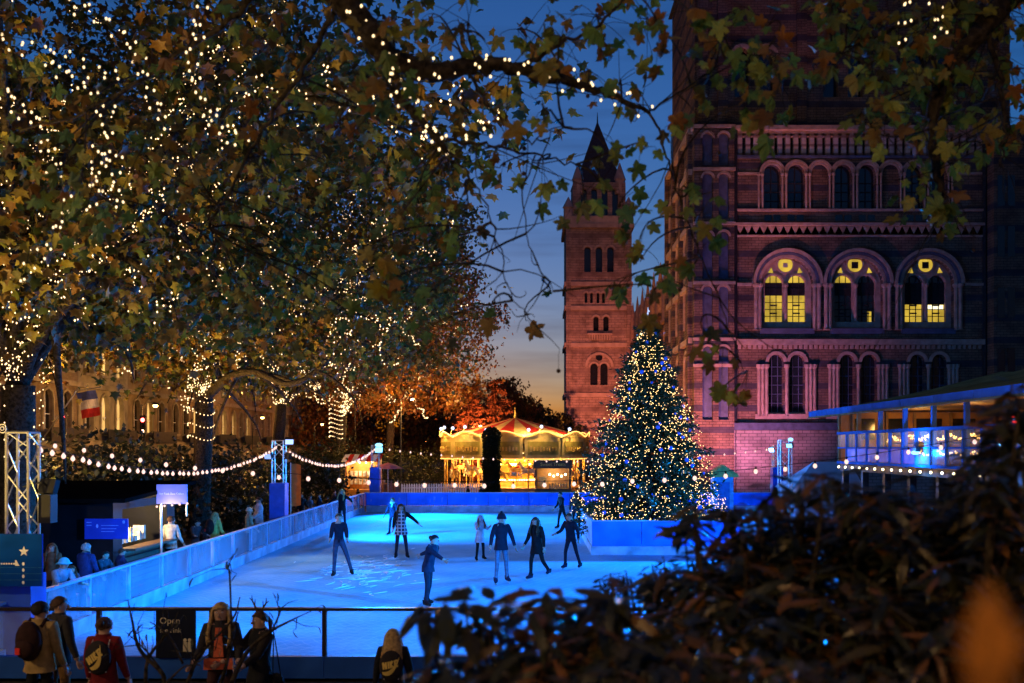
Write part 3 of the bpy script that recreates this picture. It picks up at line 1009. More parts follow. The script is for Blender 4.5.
# ================================================================== MUSEUM: long wing behind
wing = thing('museum_wing', 'long receding museum wing with pinnacled dormers behind the fir tree', 'building', (16.2, 83, 0))
m_ = MB(); m_.b2(0, 9, 0, 82, 0, 19.5); m_.obj('wall', M_terra, wing)
m_ = MB(); m_.add([(-.3, 0, 19.5), (-.3, 82, 19.5), (9.3, 82, 19.5), (9.3, 0, 19.5), (4.5, 0, 26), (4.5, 82, 26)], [(0, 1, 5, 4), (3, 4, 5, 2), (0, 4, 3), (1, 2, 5)])
m_.obj('roof', mat('slate', (0.05, 0.05, 0.06)), wing)
wf = lambda u, v, w: (w, u, v)
for k in range(11):
    y_ = 4 + k * 7
    m_ = MB(); fb(m_, wf, y_ - 1.6, y_ + 1.6, 19.5, 22, -.35, 1.2); m_.prism([(y_ - 1.7, 22), (y_ + 1.7, 22), (y_, 25.2)], wf, -.35, 1.2); m_.obj('dormer', M_trim, wing)
    m_ = MB(); fb(m_, wf, y_ + 2.9, y_ + 4.1, 0, 20.5, -.6, 0); m_.obj('buttress', M_terra, wing)
    m_ = MB(); m_.lathe([(.5, 20.5), (.5, 23), (.05, 27)], (-.25, y_ + 3.5, 0), 8); m_.obj('pinnacle', M_trim, wing)
    for z0, z1, w_ in ((3, 7, 2.2), (9.5, 13, 2.2), (15, 17.5, 1.6)):
        m_ = MB(); arch_pane(m_, wf, y_, w_, z0, z1, -.03, 8); wo = m_.obj('window', M_darkglass, wing)
        m_ = MB(); arch_ring(m_, wf, y_, z1, w_ / 2, w_ / 2 + .35, -.25, 0, 8, legs=z1 - z0); m_.obj('arch', M_trim, wo)
for z in (8.3, 14.2, 19.3):
    m_ = MB(); fb(m_, wf, 0, 82, z - .2, z + .2, -.4, -.004); m_.obj('string_course', M_trim, wing)

# ================================================================== MUSEUM: tower
TY = 165.0
tx = lambda px: wx(px, TY)
tz = lambda py: wz(py, TY)
KT = TY / FPX
tw = thing('museum_tower', 'tall square stone tower with dark spire lit red beyond the carousel', 'tower', (0, TY, 0))
M_tower = brickmat('tower_stone', (0.42, 0.31, 0.26), (0.35, 0.26, 0.22), (0.2, 0.15, 0.13), .7, True, (0.26, 0.19, 0.17), 3.2, .25)
M_ttrim = mat('tower_trim', (0.44, 0.33, 0.27), .8, .25, 1)
x0, x1 = tx(566), tx(631)
tc_ = (x0 + x1) / 2
tf2 = lambda u, v, w: (u, w, v)
m_ = MB()
ops_big = [(tc_ - 4.5 * KT, 7.4 * KT, tz(385), tz(367)), (tc_ + 5.5 * KT, 7.4 * KT, tz(385), tz(367))]
arch_wall(m_, tf2, x0, x1, 0, tz(345), ops_big, .7, 8)
ops_two = [(tx(596), 5.5 * KT, tz(331), tz(319)), (tx(606), 5.5 * KT, tz(331), tz(319))]
arch_wall(m_, tf2, x0, x1, tz(345), tz(308), ops_two, .7, 8)
ops_four = [(tx(p), 2.8 * KT, tz(303), tz(294)) for p in (586, 591.5, 598, 603.5)]
arch_wall(m_, tf2, x0, x1, tz(308), tz(284), ops_four, .7, 6)
ops_three = [(tx(p), 6.6 * KT, tz(272), tz(250)) for p in (587.5, 599, 610.5)]
arch_wall(m_, tf2, x0, x1, tz(284), tz(226), ops_three, 1, 8)
m_.b2(x0, x1, 1.2, 11, 0, tz(226))
m_.b2(x0, x0 + .01, 0, 1.2, 0, tz(226)); m_.b2(x1 - .01, x1, 0, 1.2, 0, tz(226))
m_.obj('shaft', M_tower, tw)
for ops in (ops_big, ops_two, ops_four, ops_three):
    for c, w, vb, vs_ in ops:
        m_ = MB(); arch_pane(m_, tf2, c, w, vb, vs_, .65, 8); wo = m_.obj('window', M_darkglass, tw)
        m_ = MB(); arch_ring(m_, tf2, c, vs_, w / 2, w / 2 + .3, -.2, 0, 8); m_.obj('arch', M_ttrim, wo)
m_ = MB(); arch_ring(m_, tf2, tc_ + .1, tz(367), 12 * KT, 14.5 * KT, -.3, 0, 14); m_.obj('great_arch', M_ttrim, tw)
m_ = MB(); m_.add([tf2(tc_ + .1 + 3.4 * KT * math.cos(a), tz(357.5) + 3.4 * KT * math.sin(a), -.04) for a in [2 * PI * k / 16 for k in range(16)]], [tuple(range(16))]); m_.obj('round_window', M_darkglass, tw)
for py, pr in ((226, .5), (284, .3), (308, .25), (345, .3), (395, .3), (425, .4)):
    m_ = MB(); m_.b2(x0 - pr, x1 + pr, -pr, 11 + pr, tz(py) - .35, tz(py) + .35); m_.obj('string_course', M_ttrim, tw)
m_ = MB()
for k in range(9):
    x = tx(589) + k * 2.5 * KT
    m_.b2(x, x + .2, -.5, 0, tz(340), tz(335))
m_.b2(tx(587), tx(612), -.6, 0, tz(335), tz(333.5)); m_.obj('balcony', M_ttrim, tw)
for px in (566, 626.5):
    m_ = MB(); m_.b2(tx(px), tx(px + 5), -.35, .3, 0, tz(226)); m_.obj('buttress', M_tower, tw)
    m_ = MB(); m_.lathe([(.8, tz(226)), (.8, tz(208)), (1.0, tz(207)), (.05, tz(196))], (tx(px + 2.5), .6, 0), 8); m_.obj('pinnacle', M_ttrim, tw)
    m_ = MB(); m_.lathe([(.8, tz(226)), (.8, tz(208)), (1.0, tz(207)), (.05, tz(196))], (tx(px + 2.5), 10, 0), 8); m_.obj('pinnacle', M_ttrim, tw)
m_ = MB(); m_.b2(x0, x1, -.2, .1, tz(224), tz(216)); m_.obj('parapet', M_ttrim, tw)
bx0, bx1 = tx(573), tx(626)
m_ = MB()
bops = [(tx(p), 6 * KT, tz(214), tz(190)) for p in (584, 594.5, 605, 615.5)]
arch_wall(m_, lambda u, v, w: (u, w + .8, v), bx0, bx1, tz(224), tz(181), bops, .8, 8)
m_.b2(bx0, bx1, 2.2, 9.5, tz(224), tz(181)); m_.obj('belfry', M_tower, tw)
for c, w, vb, vs_ in bops:
    m_ = MB(); arch_pane(m_, lambda u, v, w: (u, w + .8, v), c, w, vb, vs_, .7, 8); m_.obj('belfry_opening', M_darkglass, tw)
m_ = MB(); cx, cy = (bx0 + bx1) / 2, 5.5
m_.add([(bx0 + .5, 1.2, tz(181)), (bx1 - .5, 1.2, tz(181)), (bx1 - .5, 9.5, tz(181)), (bx0 + .5, 9.5, tz(181)), (cx, cy, tz(110))], [(0, 1, 4), (1, 2, 4), (2, 3, 4), (3, 0, 4)])
m_.obj('spire', mat('slate', (0.05, 0.05, 0.06)), tw)
for sx in (bx0 + .9, bx1 - .9):
    for sy in (1.6, 9.0):
        m_ = MB(); m_.lathe([(.9, tz(192)), (.9, tz(178)), (1.05, tz(177.5)), (.05, tz(160))], (sx, sy, 0), 8); m_.obj('corner_turret', M_ttrim, tw)
m_ = MB(); m_.tube([(cx, cy, tz(112)), (cx, cy, tz(101))], [.15, .04], 6); m_.obj('finial', M_black, tw)

# ================================================================== terraced houses across the road
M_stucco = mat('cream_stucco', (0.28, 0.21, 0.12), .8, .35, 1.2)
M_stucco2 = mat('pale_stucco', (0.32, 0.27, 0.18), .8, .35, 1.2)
M_brickh = brickmat('london_brick', (0.3, 0.22, 0.14), (0.24, 0.17, 0.11), (0.2, 0.17, 0.13), 2.5)
M_litwarm = litmat('lit_house_window', (1.0, .55, .15), .28)
hdesc = ['cream house nearest the left edge behind the plane trees', 'brick house behind the tricolour flag', 'pale house just right of the flag',
         'cream house behind the second plane trunk', 'brick house beyond the second plane trunk', 'pale house with porch left of the lit strings',
         'cream house behind the far lamp truss', 'brick house far along the road', 'pale house farthest but one along the road', 'cream house well beyond the fourth plane trunk', 'brick house just left of the far corner lamp', 'pale house behind the bright stall', 'cream house in the dark beyond the bright stall', 'brick house third from the far end of the terrace', 'pale house second from the far end of the terrace', 'cream house closing the far end of the terrace', 'brick end house']
hr = random.Random(5)
for i in range(17):
    Y0 = 50 + i * 8.2
    hs_ = thing('terraced_house', 'four storey ' + hdesc[i], 'house', (-30.4, Y0, 0), 0, 'terraced houses across the road')
    hf = lambda u, v, w: (-w, u, v)
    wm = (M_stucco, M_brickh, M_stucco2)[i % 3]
    body = MB()
    ops = []
    for fl in range(4):
        zb = .9 + fl * 3.9
        row = [(c, 1.25, zb, zb + 1.9) for c in ((1.5, 4.0, 6.5) if fl else (3.6, 6.5))]
        ops += row
        arch_wall(body, hf, 0, 8.1, fl * 3.9, (fl + 1) * 3.9, row, .25, 4)
    body.b2(-9, -.3, 0, 8.1, 0, 15.6)
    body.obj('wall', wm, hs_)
    for c, w, vb, vs_ in (ops if i < 11 else ops[:5]):
        lit = hr.random() < .3
        m_ = MB(); arch_pane(m_, hf, c, w, vb, vs_, .22, 4); wo = m_.obj('window', M_litwarm if lit else M_darkglass, hs_)
        m_ = MB(); arch_ring(m_, hf, c, vs_, w / 2, w / 2 + .16, -.1, 0, 4, legs=vs_ - vb)
        fb(m_, hf, c - .8, c + .8, vb - .18, vb, -.2, 0); m_.obj('frame', M_stucco2, wo)
        m_ = MB(); fb(m_, hf, c - .03, c + .03, vb, vs_ + w * .4, .15, .2); fb(m_, hf, c - w / 2, c + w / 2, (vb + vs_) / 2 - .03, (vb + vs_) / 2 + .03, .15, .2); m_.obj('glazing_bar', M_white, wo)
    m_ = MB(); fb(m_, hf, .9, 2.0, 0, 2.4, -.03, 0); dr = m_.obj('door', M_black, hs_)
    po = MB(); fb(po, hf, .4, 2.5, 3.1, 3.7, -1.5, 0); po.obj('porch_roof', M_stucco2, hs_)
    for c in (.6, 2.3):
        m_ = MB(); m_.lathe([(.22, 0), (.18, .2), (.16, 2.9), (.24, 3.1)], (1.3, c, 0), 10); m_.obj('column', M_stucco2, hs_)
    for z in (3.9, 7.8, 15.4):
        m_ = MB(); fb(m_, hf, 0, 8.15, z - .15, z + .2, -.35, -.003); m_.obj('cornice', M_stucco2, hs_)
    m_ = MB(); fb(m_, hf, 2.9, 8, 3.95, 4.9, -.8, -.74)
    m_.obj('balcony_front', M_black, hs_)
    m_ = MB(); m_.add([(0, 0, 15.6), (0, 8.1, 15.6), (-9, 8.1, 15.6), (-9, 0, 15.6), (-4.5, 0, 19), (-4.5, 8.1, 19)], [(0, 1, 5, 4), (3, 4, 5, 2), (0, 4, 3), (1, 2, 5)]); ro = m_.obj('roof', mat('slate', (0.05, 0.05, 0.06)), hs_)
    m_ = MB(); m_.b2(-5.2, -3.8, 7.2, 8, 17, 21); m_.obj('chimney', M_brickh, ro)

# far dark skyline at the end of the street
sk = [(-14, 300, 20, 16, 'low dark block on the skyline left of the tower'), (3, 310, 10, 11, 'dark flat roofed block on the skyline beside the tower'), (-30, 320, 20, 13, 'dark block on the skyline behind the far trees')]
for x, y, w_, h_, lb in sk:
    o = thing('distant_building', lb, 'building', (x, y, 0), 0, 'distant buildings on the skyline')
    m_ = MB(); m_.b2(-w_ / 2, w_ / 2, 0, 12, 0, h_); m_.obj('wall', mat('dark_brick', (0.08, 0.06, 0.05)), o)
    m_ = MB(); m_.b2(-w_ / 2 - .4, w_ / 2 + .4, -.4, 12.4, h_, h_ + .8); m_.b2(-w_ * .3, -w_ * .2, 3, 5, h_ + .8, h_ + 3); m_.obj('roof', mat('slate', (0.05, 0.05, 0.06)), o)
    for k in range(int(w_ // 3)):
        for fl in range(int(h_ // 3.4)):
            m_ = MB(); m_.b2(-w_ / 2 + .8 + k * 3, -w_ / 2 + 2.2 + k * 3, -.05, 0, 1 + fl * 3.4, 2.8 + fl * 3.4)
            m_.obj('window', M_litwarm if hr.random() < .12 else M_darkglass, o)

# ================================================================== LIGHTING TRUSSES
def truss_mesh(mb, w, z0, z1, step=.45):
    h = w / 2
    for sx in (-h, h):
        for sy in (-h, h):
            mb.tube([(sx, sy, z0), (sx, sy, z1)], .026, 8)
    z = z0
    k = 0
    while z < z1 - .1:
        zn = min(z + step, z1)
        for (a, b) in (((-h, -h), (h, -h)), ((h, -h), (h, h)), ((h, h), (-h, h)), ((-h, h), (-h, -h))):
            p, q = (a, b) if k % 2 else (b, a)
            mb.tube([(p[0], p[1], z), (q[0], q[1], zn)], .013, 5)
        z = zn
        k += 1
    for sx in (-h, h):
        mb.tube([(sx, -h, z1), (sx, h, z1)], .02, 5); mb.tube([(-h, sx, z1), (h, sx, z1)], .02, 5)


def truss(label, x, y, top, box_h, w=.42):
    t = thing('lighting_truss', label, 'truss', (x, y, 0), 0, 'lighting trusses round the rink')
    m_ = MB(); truss_mesh(m_, w, 0.02, top); m_.obj('truss_frame', M_alu, t)
    if box_h:
        b = w / 2 + .08
        m_ = MB(); m_.b2(-b, b, -b, b, 0, box_h); m_.obj('base_cover', M_bluepaint, t)
    return t


def flood(parent, off, aim, label=None, energy=100, col=BLUE, size=70, face=M_lampblue, emitface=True, radius=.15, s=.34, blend=1.0):
    """a flat floodlight hung on a truss: housing, bracket, glowing face, and its light"""
    base = parent.location + Vector(off)
    d = (Vector(aim) - base).normalized()
    q = d.to_track_quat('-Z', 'Y').to_matrix()
    m_ = MB()
    m_.box(Vector(off), (s, s * .7, .1), rot=q)
    h = m_.obj('floodlight', M_black, parent)
    m_ = MB(); m_.box(Vector(off) + d * .055, (s * .88, s * .58, .006), rot=q); m_.obj('lamp_face', face, h)
    m_ = MB(); m_.tube([Vector(off) - d * .05, Vector(off) - d * .12 + Vector((0, 0, .05)), Vector((0, 0, off[2]))], .015, 5); m_.obj('bracket', M_black, h)
    lamp('floodlight_beam', 'SPOT', base + d * .12, energy, col, parent, base + d * 5, size, blend, radius)
    return h


T1 = truss('tall golden lattice truss behind the blue sign at the left edge', wx(23, 16.6), 16.6, 3.86, 1.5, .36)
T2 = truss('lattice truss on a blue plinth beside the left barrier', wx(279, 37.6), 37.6, 3.88, 2.28)
T3 = truss('blue lit truss at the far left corner of the ice', wx(375.5, 57.2), 57.2, 3.75, 2.5)
T4 = truss('yellow lattice truss with blue lamp right of the fir tree', wx(785, 38), 38, 3.9, 0)
T5 = truss('lattice truss at the near right end of the long bulb string', wx(1030, 15.4), 15.4, 4.05, 1.2)
T6 = truss('far right corner truss in front of the purple plinth', 13.9, 57, 3.75, 2.5)
# round pulley disc on the nearest truss
m_ = MB(); 
for rr in (.07, .03): m_.tube([( -.24 + rr * math.cos(a), -.2, 3.92 + rr * math.sin(a)) for a in [2 * PI * k / 14 for k in range(15)]], .01, 5)
m_.obj('pulley', M_alu, T1)
m_ = MB(); m_.b2(-.16, .16, -.28, -.235, 3.6, 3.78)
# lamps
flood(T1, (.38, .1, 2.95), (-5.5, 24, .3), energy=1150, size=95, col=BLUE)
m_ = MB(); m_.b2(.28, .48, -.05, .2, 2.35, 2.82); m_.obj('loudspeaker', M_black, T1)
flood(T2, (.42, -.15, 3.85), (-6.3, 29.5, 0), energy=300, size=44, col=(1.0, .85, .62), face=emitmat('pale_lamp_face', (.35, .5, 1), .5))
flood(T2, (.4, -.2, 3.3), (1, 46, 0), energy=4600, size=95, face=emitmat('dim_lamp_face', (.25, .4, 1), .35))
flood(T2, (-.35, -.2, 3.3), (-13, 30, 0), energy=30, size=70, face=emitmat('dim_lamp_face', (.25, .4, 1), .35))
flood(T3, (.22, -.3, 3.5), (0, 42, 0), energy=12500, size=92, face=emitmat('bright_blue_face', (.2, .55, 1.0), .8), s=.5)
flood(T4, (.1, -.32, 3.7), (1, 27, 0), energy=8500, size=84, face=emitmat('bright_blue_face', (.2, .55, 1.0), .8), s=.26)
flood(T5, (-.3, .1, 3.6), (1.5, 19.5, 0), energy=9500, size=76, col=BLUE)
flood(T5, (-.3, .12, 3.15), (1.5, 55, .9), energy=6500, size=40, col=BLUE, s=.24)  # second flood added to brighten the far banner boards
flood(T6, (-.3, -.1, 3.5), (2, 46, 0), energy=11000, size=80)

m_ = MB(); m_.ball((.25, -.36, 3.76), (.22, .06, .12), 12, 8); m_.obj('lamp_glow', emitmat('bright_blue_face', (.2, .55, 1.0), .8), T3)
m_ = MB(); m_.ball((.12, -.36, 3.92), (.1, .05, .07), 10, 6); m_.obj('lamp_glow', emitmat('bright_blue_face', (.2, .55, 1.0), .8), T4)
for T_, zz in ((T1, 1.7), (T4, .3)):  # warm uplighters added inside two trusses to turn them golden
    m_ = MB(); m_.lathe([(.06, zz), (.08, zz + .1), (.08, zz + .16)], n=10); h_ = m_.obj('added_truss_uplighter', M_black, T_)
    m_ = MB(); m_.lathe([(.07, zz + .162), (.07, zz + .166)], n=10); m_.obj('lens', emitmat('added_truss_lens', (1, .7, .15), 1), h_)
    lamp('added_truss_uplight', 'SPOT', T_.location + Vector((0, 0, zz + .2)), 26, (1, .66, .12), T_, T_.location + Vector((0, 0, 6)), 60, .8, .06)
# sign board on the nearest truss
sg = thing('sign_board', 'dark blue sign board with white star in front of the golden truss', 'sign', (wx(14, 16.0), 16.0, 1.38))
m_ = MB(); m_.b2(-.66, .46, -.02, .02, 0, .84); m_.obj('board', mat('teal_board', (0.001, 0.045, 0.3), .85, .3, 2, spec=.05), sg)
m_ = MB()
m_.prism([(.17 + (.085 if k % 2 == 0 else .035) * math.sin(PI * k / 5), .56 + (.085 if k % 2 == 0 else .035) * math.cos(PI * k / 5)) for k in range(10)], lambda u, v, w: (u, w, v), -.026, -.021)
m_.obj('star', M_white, sg)
m_ = MB()
for k in range(4):
    m_.ball((.16, -.023, .06 + .1 * k), (.022, .003, .03), 8, 4)
    m_.b2(-.26, -.23, -.025, -.021, .1 + .13 * k, .16 + .13 * k)
for k in range(7): m_.b2(-.24 + k * .04, -.215 + k * .04, -.025, -.021, .35, .375)
m_.prism([(.03, .33), (.1, .33), (.08, .36), (.05, .42), (.03, .42)], lambda u, v, w: (u, w, v), -.026, -.021)
m_.obj('pictograms', M_white, sg)
m_ = MB()
for k in range(3): m_.b2(-.66, .46, -.024, -.0205, .1 + k * .1, .103 + k * .1)
m_.obj('ruled_lines', mat('pale_rule', (.05, .2, .35)), sg)

# ------------------------------------------------------------------ festoon strings
def festoon(label, a, b, sag, spacing, r):
    a, b = Vector(a), Vector(b)
    n = max(4, int((b - a).length / spacing))
    f = thing('festoon_string', label, 'string lights', (a + b) / 2 - Vector((0, 0, sag)), 0, 'festoon bulb strings')
    o = f.location
    pts = [a.lerp(b, i / n) - Vector((0, 0, 4 * sag * (i / n) * (1 - i / n))) - o for i in range(n + 1)]
    m_ = MB(); m_.tube(pts, .005, 4); m_.obj('wire', M_wire, f)
    bm_ = MB(); bm_.lathe([(.012, -.005), (.35 * r, -.03), (r * .8, -.03 - r * .5), (r, -.03 - r * 1.2), (r * .7, -.03 - r * 1.9), (r * .1, -.03 - r * 2.25)], (0, 0, 0), 8)
    cm = MB(); cm.tube([(0, 0, .01), (0, 0, -.035)], .014, 6)
    rn = random.Random(n)
    b0 = None
    for i in range(1, n):
        p = pts[i] + Vector((rn.uniform(-.03, .03), 0, rn.uniform(-.01, .02)))
        if b0 is None:
            b0 = bm_.obj('bulb', M_festoon, f, p); c0 = cm.obj('socket', M_wire, b0)
        else:
            o2 = link_mesh('bulb', b0.data, f, p); link_mesh('socket', c0.data, o2)
    return f


t1 = T1.location + Vector((.2, -.2, 3.7)); t2 = T2.location + Vector((0, 0, 3.75)); t3 = T3.location + Vector((0, 0, 3.65))
festoon('festoon of warm bulbs sagging from the golden truss to the plinth truss', t1, t2, .72, .44, .042)
festoon('festoon of warm bulbs sagging between the two left trusses', t2, t3, .88, .5, .052)
festoon('faint far festoon crossing in front of the carousel', t3 + Vector((.2, 0, 0)), T6.location + Vector((0, 0, 3.65)), .75, .6, .05)
festoon('widely spaced near festoon of round bulbs crossing over the whole rink', T1.location + Vector((.2, -.25, 3.78)), T5.location + Vector((0, -.2, 3.95)), .8, .46, .034)

# ================================================================== CAROUSEL
CX, CY, CR = wx(515, 75), 75.0, 5.55
car = thing('carousel', 'golden lit carousel with red and cream striped canopy beyond the ice', 'carousel', (CX, CY, 0))
M_gold = mat('gold_paint', (0.75, 0.45, 0.1), .4, .25, 3, metal=.3)
M_red = mat('red_canvas', (0.5, 0.02, 0.008), .8, .25, 2)
M_creamc = mat('cream_canvas', (0.62, 0.36, 0.12), .8, .2, 2)
M_green = mat('carousel_green', (0.4, 0.28, 0.05), .5, .25, 3)
M_neon = emitmat('carousel_bulb_line', (1.0, .45, .1), .8)
M_bulbw = emitmat('carousel_bulb', (1.0, .72, .3), 5)
zf0, zf1, za = wz(458, 75), wz(437, 75), wz(418, 75)
m_ = MB(); m_.lathe([(CR - .1, 0), (CR - .1, .55), (CR - .4, .6), (CR - .4, .75)], n=48); m_.obj('platform', mat('platform_boards', (.35, .2, .09), .6, .3, 3), car)
NG = 24
for k in range(NG):
    a0, a1 = 2 * PI * k / NG, 2 * PI * (k + 1) / NG
    m_ = MB()
    def cp(r, a, z): return (r * math.cos(a), r * math.sin(a), z)
    zz = [(CR + .05, zf1 - .05), (CR * .6, zf1 + (za - zf1) * .42), (.12, za)]
    for (r0, z0_), (r1, z1_) in zip(zz, zz[1:]):
        m_.add([cp(r0, a0, z0_), cp(r0, a1, z0_), cp(r1, a1, z1_), cp(r1, a0, z1_)], [(0, 1, 2, 3)])
    m_.obj('canopy_gore', M_red if k % 2 else M_creamc, car)
NB = 12
for k in range(NB):
    a0, a1 = 2 * PI * (k + .02) / NB + .13, 2 * PI * (k + .98) / NB + .13
    top, bot = [], []
    n = 8
    m_ = MB()
    vs = []
    for i in range(n + 1):
        a = a0 + (a1 - a0) * i / n
        zt = zf1 + .34 * math.sin(PI * i / n) ** 1.3 - .05
        vs += [cp(CR, a, zf0), cp(CR, a, zt), cp(CR - .12, a, zf0), cp(CR - .12, a, zt)]
    m_.add(vs, [f for i in range(n) for f in ((4 * i, 4 * i + 4, 4 * i + 5, 4 * i + 1), (4 * i + 2, 4 * i + 3, 4 * i + 7, 4 * i + 6), (4 * i + 1, 4 * i + 5, 4 * i + 7, 4 * i + 3), (4 * i, 4 * i + 2, 4 * i + 6, 4 * i + 4))])
    bd = m_.obj('rounding_board', mat('board_yellow', (.75, .5, .13), .6, .2, 3), car)
    m_ = MB(); vs = []
    for i in range(n + 1):
        a = a0 + (a1 - a0) * (.08 + .84 * i / n); vs += [cp(CR + .02, a, zf0 + .28), cp(CR + .02, a, zf0 + 1.2)]
    m_.add(vs, [(2 * i, 2 * i + 2, 2 * i + 3, 2 * i + 1) for i in range(n)]); m_.obj('painted_panel', M_green, bd)
    m_ = MB()
    for j in range(9):
        a = a0 + (a1 - a0) * (.16 + .085 * j); m_.box(cp(CR + .03, a, zf0 + .68), (.1, .12, .28 if j % 3 else .4), rot=(0, 0, a))
    m_.obj('gilt_lettering', M_gold, bd)
    m_ = MB(); m_.tube([cp(CR + .06, a0 + (a1 - a0) * i / 12, zf1 + .36 * math.sin(PI * i / 12) ** 1.3) for i in range(13)], .035, 5); m_.obj('bulb_line', M_neon, bd)
    m_ = MB(); m_.tube([cp(CR + .03, a0 + (a1 - a0) * i / 8, zf0 - .03) for i in range(9)], .028, 5); m_.obj('bulb_line', M_neon, bd)
m_ = MB(); m_.lathe([(1.7, .75), (1.7, 1.2), (1.4, 1.4), (1.3, 2.4), (1.9, 3.0), (1.9, 3.4), (1.2, 3.9)], n=16); m_.obj('centre_drum', M_gold, car)
m_ = MB(); m_.lathe([(CR - .15, zf0 + .12), (CR - .15, zf0 + .16), (1.2, zf0 + .4)], n=32); m_.obj('ceiling', M_creamc, car)
for k in range(8):
    a = 2 * PI * k / 8
    m_ = MB(); m_.box(cp(1.75, a, 2.0), (.06, .7, .9), rot=(0, 0, a)); m_.obj('mirror', mat('gilt_mirror', (.8, .6, .3), .1, .1, metal=1), car)
m_ = MB()
for k in range(60):
    a = 2 * PI * k / 60
    for r_, z_ in ((1.95, 3.2), (1.78, 1.25)): m_.ball(cp(r_, a, z_), .045, 6, 4)
for k in range(20):
    a = 2 * PI * k / 20
    for r_ in (2.4, 3.3, 4.2, 5.0): m_.ball(cp(r_, a + r_, zf0 + .03), .05, 6, 4)
m_.obj('ceiling_bulbs', M_bulbw, car)
# horses in three rings, each on its brass pole
hm = MB()
hm.ball((0, 0, .95), (.5, .17, .2), 10, 6)
hm.ball((.32, 0, 1.0), (.22, .16, .22), 8, 6)
hm.tube([(.38, 0, 1.05), (.58, 0, 1.35), (.66, 0, 1.5)], [.14, .1, .08], 8)
hm.tube([(.6, 0, 1.52), (.8, 0, 1.4), (.9, 0, 1.33)], [.085, .07, .045], 8)
hm.tube([(.62, .05, 1.55), (.62, .06, 1.66)], [.03, .005], 5); hm.tube([(.62, -.05, 1.55), (.62, -.06, 1.66)], [.03, .005], 5)
for sy in (-.09, .09):
    hm.tube([(.36, sy, .85), (.6, sy, .68), (.5, sy, .45)], [.07, .05, .03], 6)
    hm.tube([(-.36, sy, .88), (-.5, sy, .62), (-.68, sy, .48)], [.09, .05, .03], 6)
hm.tube([(-.48, 0, 1.0), (-.66, 0, .95), (-.75, 0, .7)], [.05, .06, .02], 6)
pm = MB(); pm.tube([(0, 0, -.2), (0, 0, 2.1)], .03, 8)
M_horse = mat('gilded_horse', (.8, .55, .2), .4, .4, 4)
M_horse2 = mat('cream_horse', (.75, .62, .42), .4, .3, 4)
sd = MB(); sd.ball((-.02, 0, 1.13), (.2, .19, .07), 8, 5)
h0 = None
for ring, (r_, n, off) in enumerate(((4.75, 14, 0), (3.7, 11, .2))):
    for k in range(n):
        a = 2 * PI * k / n + off
        bob = .25 + .2 * math.sin(k * 2.3 + ring)
        if h0 is None:
            h0 = hm.obj('horse', M_horse, car, smooth=True); h0b = h0.data.copy(); h0b.materials.clear(); h0b.materials.append(M_horse2)
            po_ = pm.obj('pole', M_gold, h0); sa_ = sd.obj('saddle', M_red, h0); ho = h0
        else:
            ho = link_mesh('horse', h0b if k % 2 else h0.data, car)
            link_mesh('pole', po_.data, ho); link_mesh('saddle', sa_.data, ho)
        ho.location = (r_ * math.cos(a), r_ * math.sin(a), .75 + bob); ho.rotation_euler = (0, 0, a - PI / 2)
for k in range(16):
    a = 2 * PI * (k + .5) / 16
    m_ = MB(); m_.tube([cp(CR - .25, a, .7), cp(CR - .25, a, zf0 + .12)], .05, 8); m_.obj('pillar', M_gold, car)
M_cool = emitmat('cool_globe', (.5, .62, 1.0), .7)
for px, py in ((441, 429), (446.5, 428), (456, 429), (468.5, 428), (489, 431), (529, 431), (541, 428), (568, 430)):
    x = wx(px, 75) - CX
    x = max(-CR + .05, min(CR - .05, x)) if px < 575 else x
    yy = -math.sqrt(max(.01, CR * CR - x * x)) * .9
    g = MB(); g.tube([(x - .15, yy, zf1 + .1), (x - .12, yy, wz(py + 3, 75)), (x, yy, wz(py + .5, 75))], .025, 6)
    go = g.obj('gooseneck', M_gold, car)
    m_ = MB(); m_.ball((x, yy, wz(py, 75)), .12, 8, 6); m_.obj('globe', M_cool, go)
    lamp('globe_light', 'POINT', (CX + x, CY + yy - .7, wz(py, 75) + .1), 120, (1.0, .7, .28), car, radius=.12)
m_ = MB(); m_.tube([(0, 0, za), (0, 0, za + .8)], [.1, .02], 6); m_.obj('finial', M_gold, car)
for k in range(6):
    a = 2 * PI * k / 6 + .5
    lamp('carousel_light', 'POINT', (CX + 3.0 * math.cos(a), CY + 3.0 * math.sin(a), zf0 - .25), 140, (1.0, .6, .18), car, radius=.3)

# picket fence round it: each pale a part
pf_ = thing('picket_fence', 'white picket fence in front of the left half of the carousel', 'fence', (wx(402, 66), 66, 0))
pm = MB(); pm.b2(-.05, .05, -.015, .015, 0, 1.15); pm.add([(-.05, -.015, 1.15), (.05, -.015, 1.15), (.05, .015, 1.15), (-.05, .015, 1.15), (0, 0, 1.25)], [(0, 1, 4), (1, 2, 4), (2, 3, 4), (3, 0, 4)])
p0 = None
for k in range(40):
    o = (pm.obj('pale', M_white, pf_) if p0 is None else link_mesh('pale', p0.data, pf_))
    p0 = p0 or o
    o.location = (k * .16, .03 * k, 0)
m_ = MB(); m_.tube([(0, .03, .35), (6.3, 1.23, .35)], .03, 4); m_.tube([(0, .03, .95), (6.3, 1.23, .95)], .03, 4); m_.obj('rail', M_white, pf_)

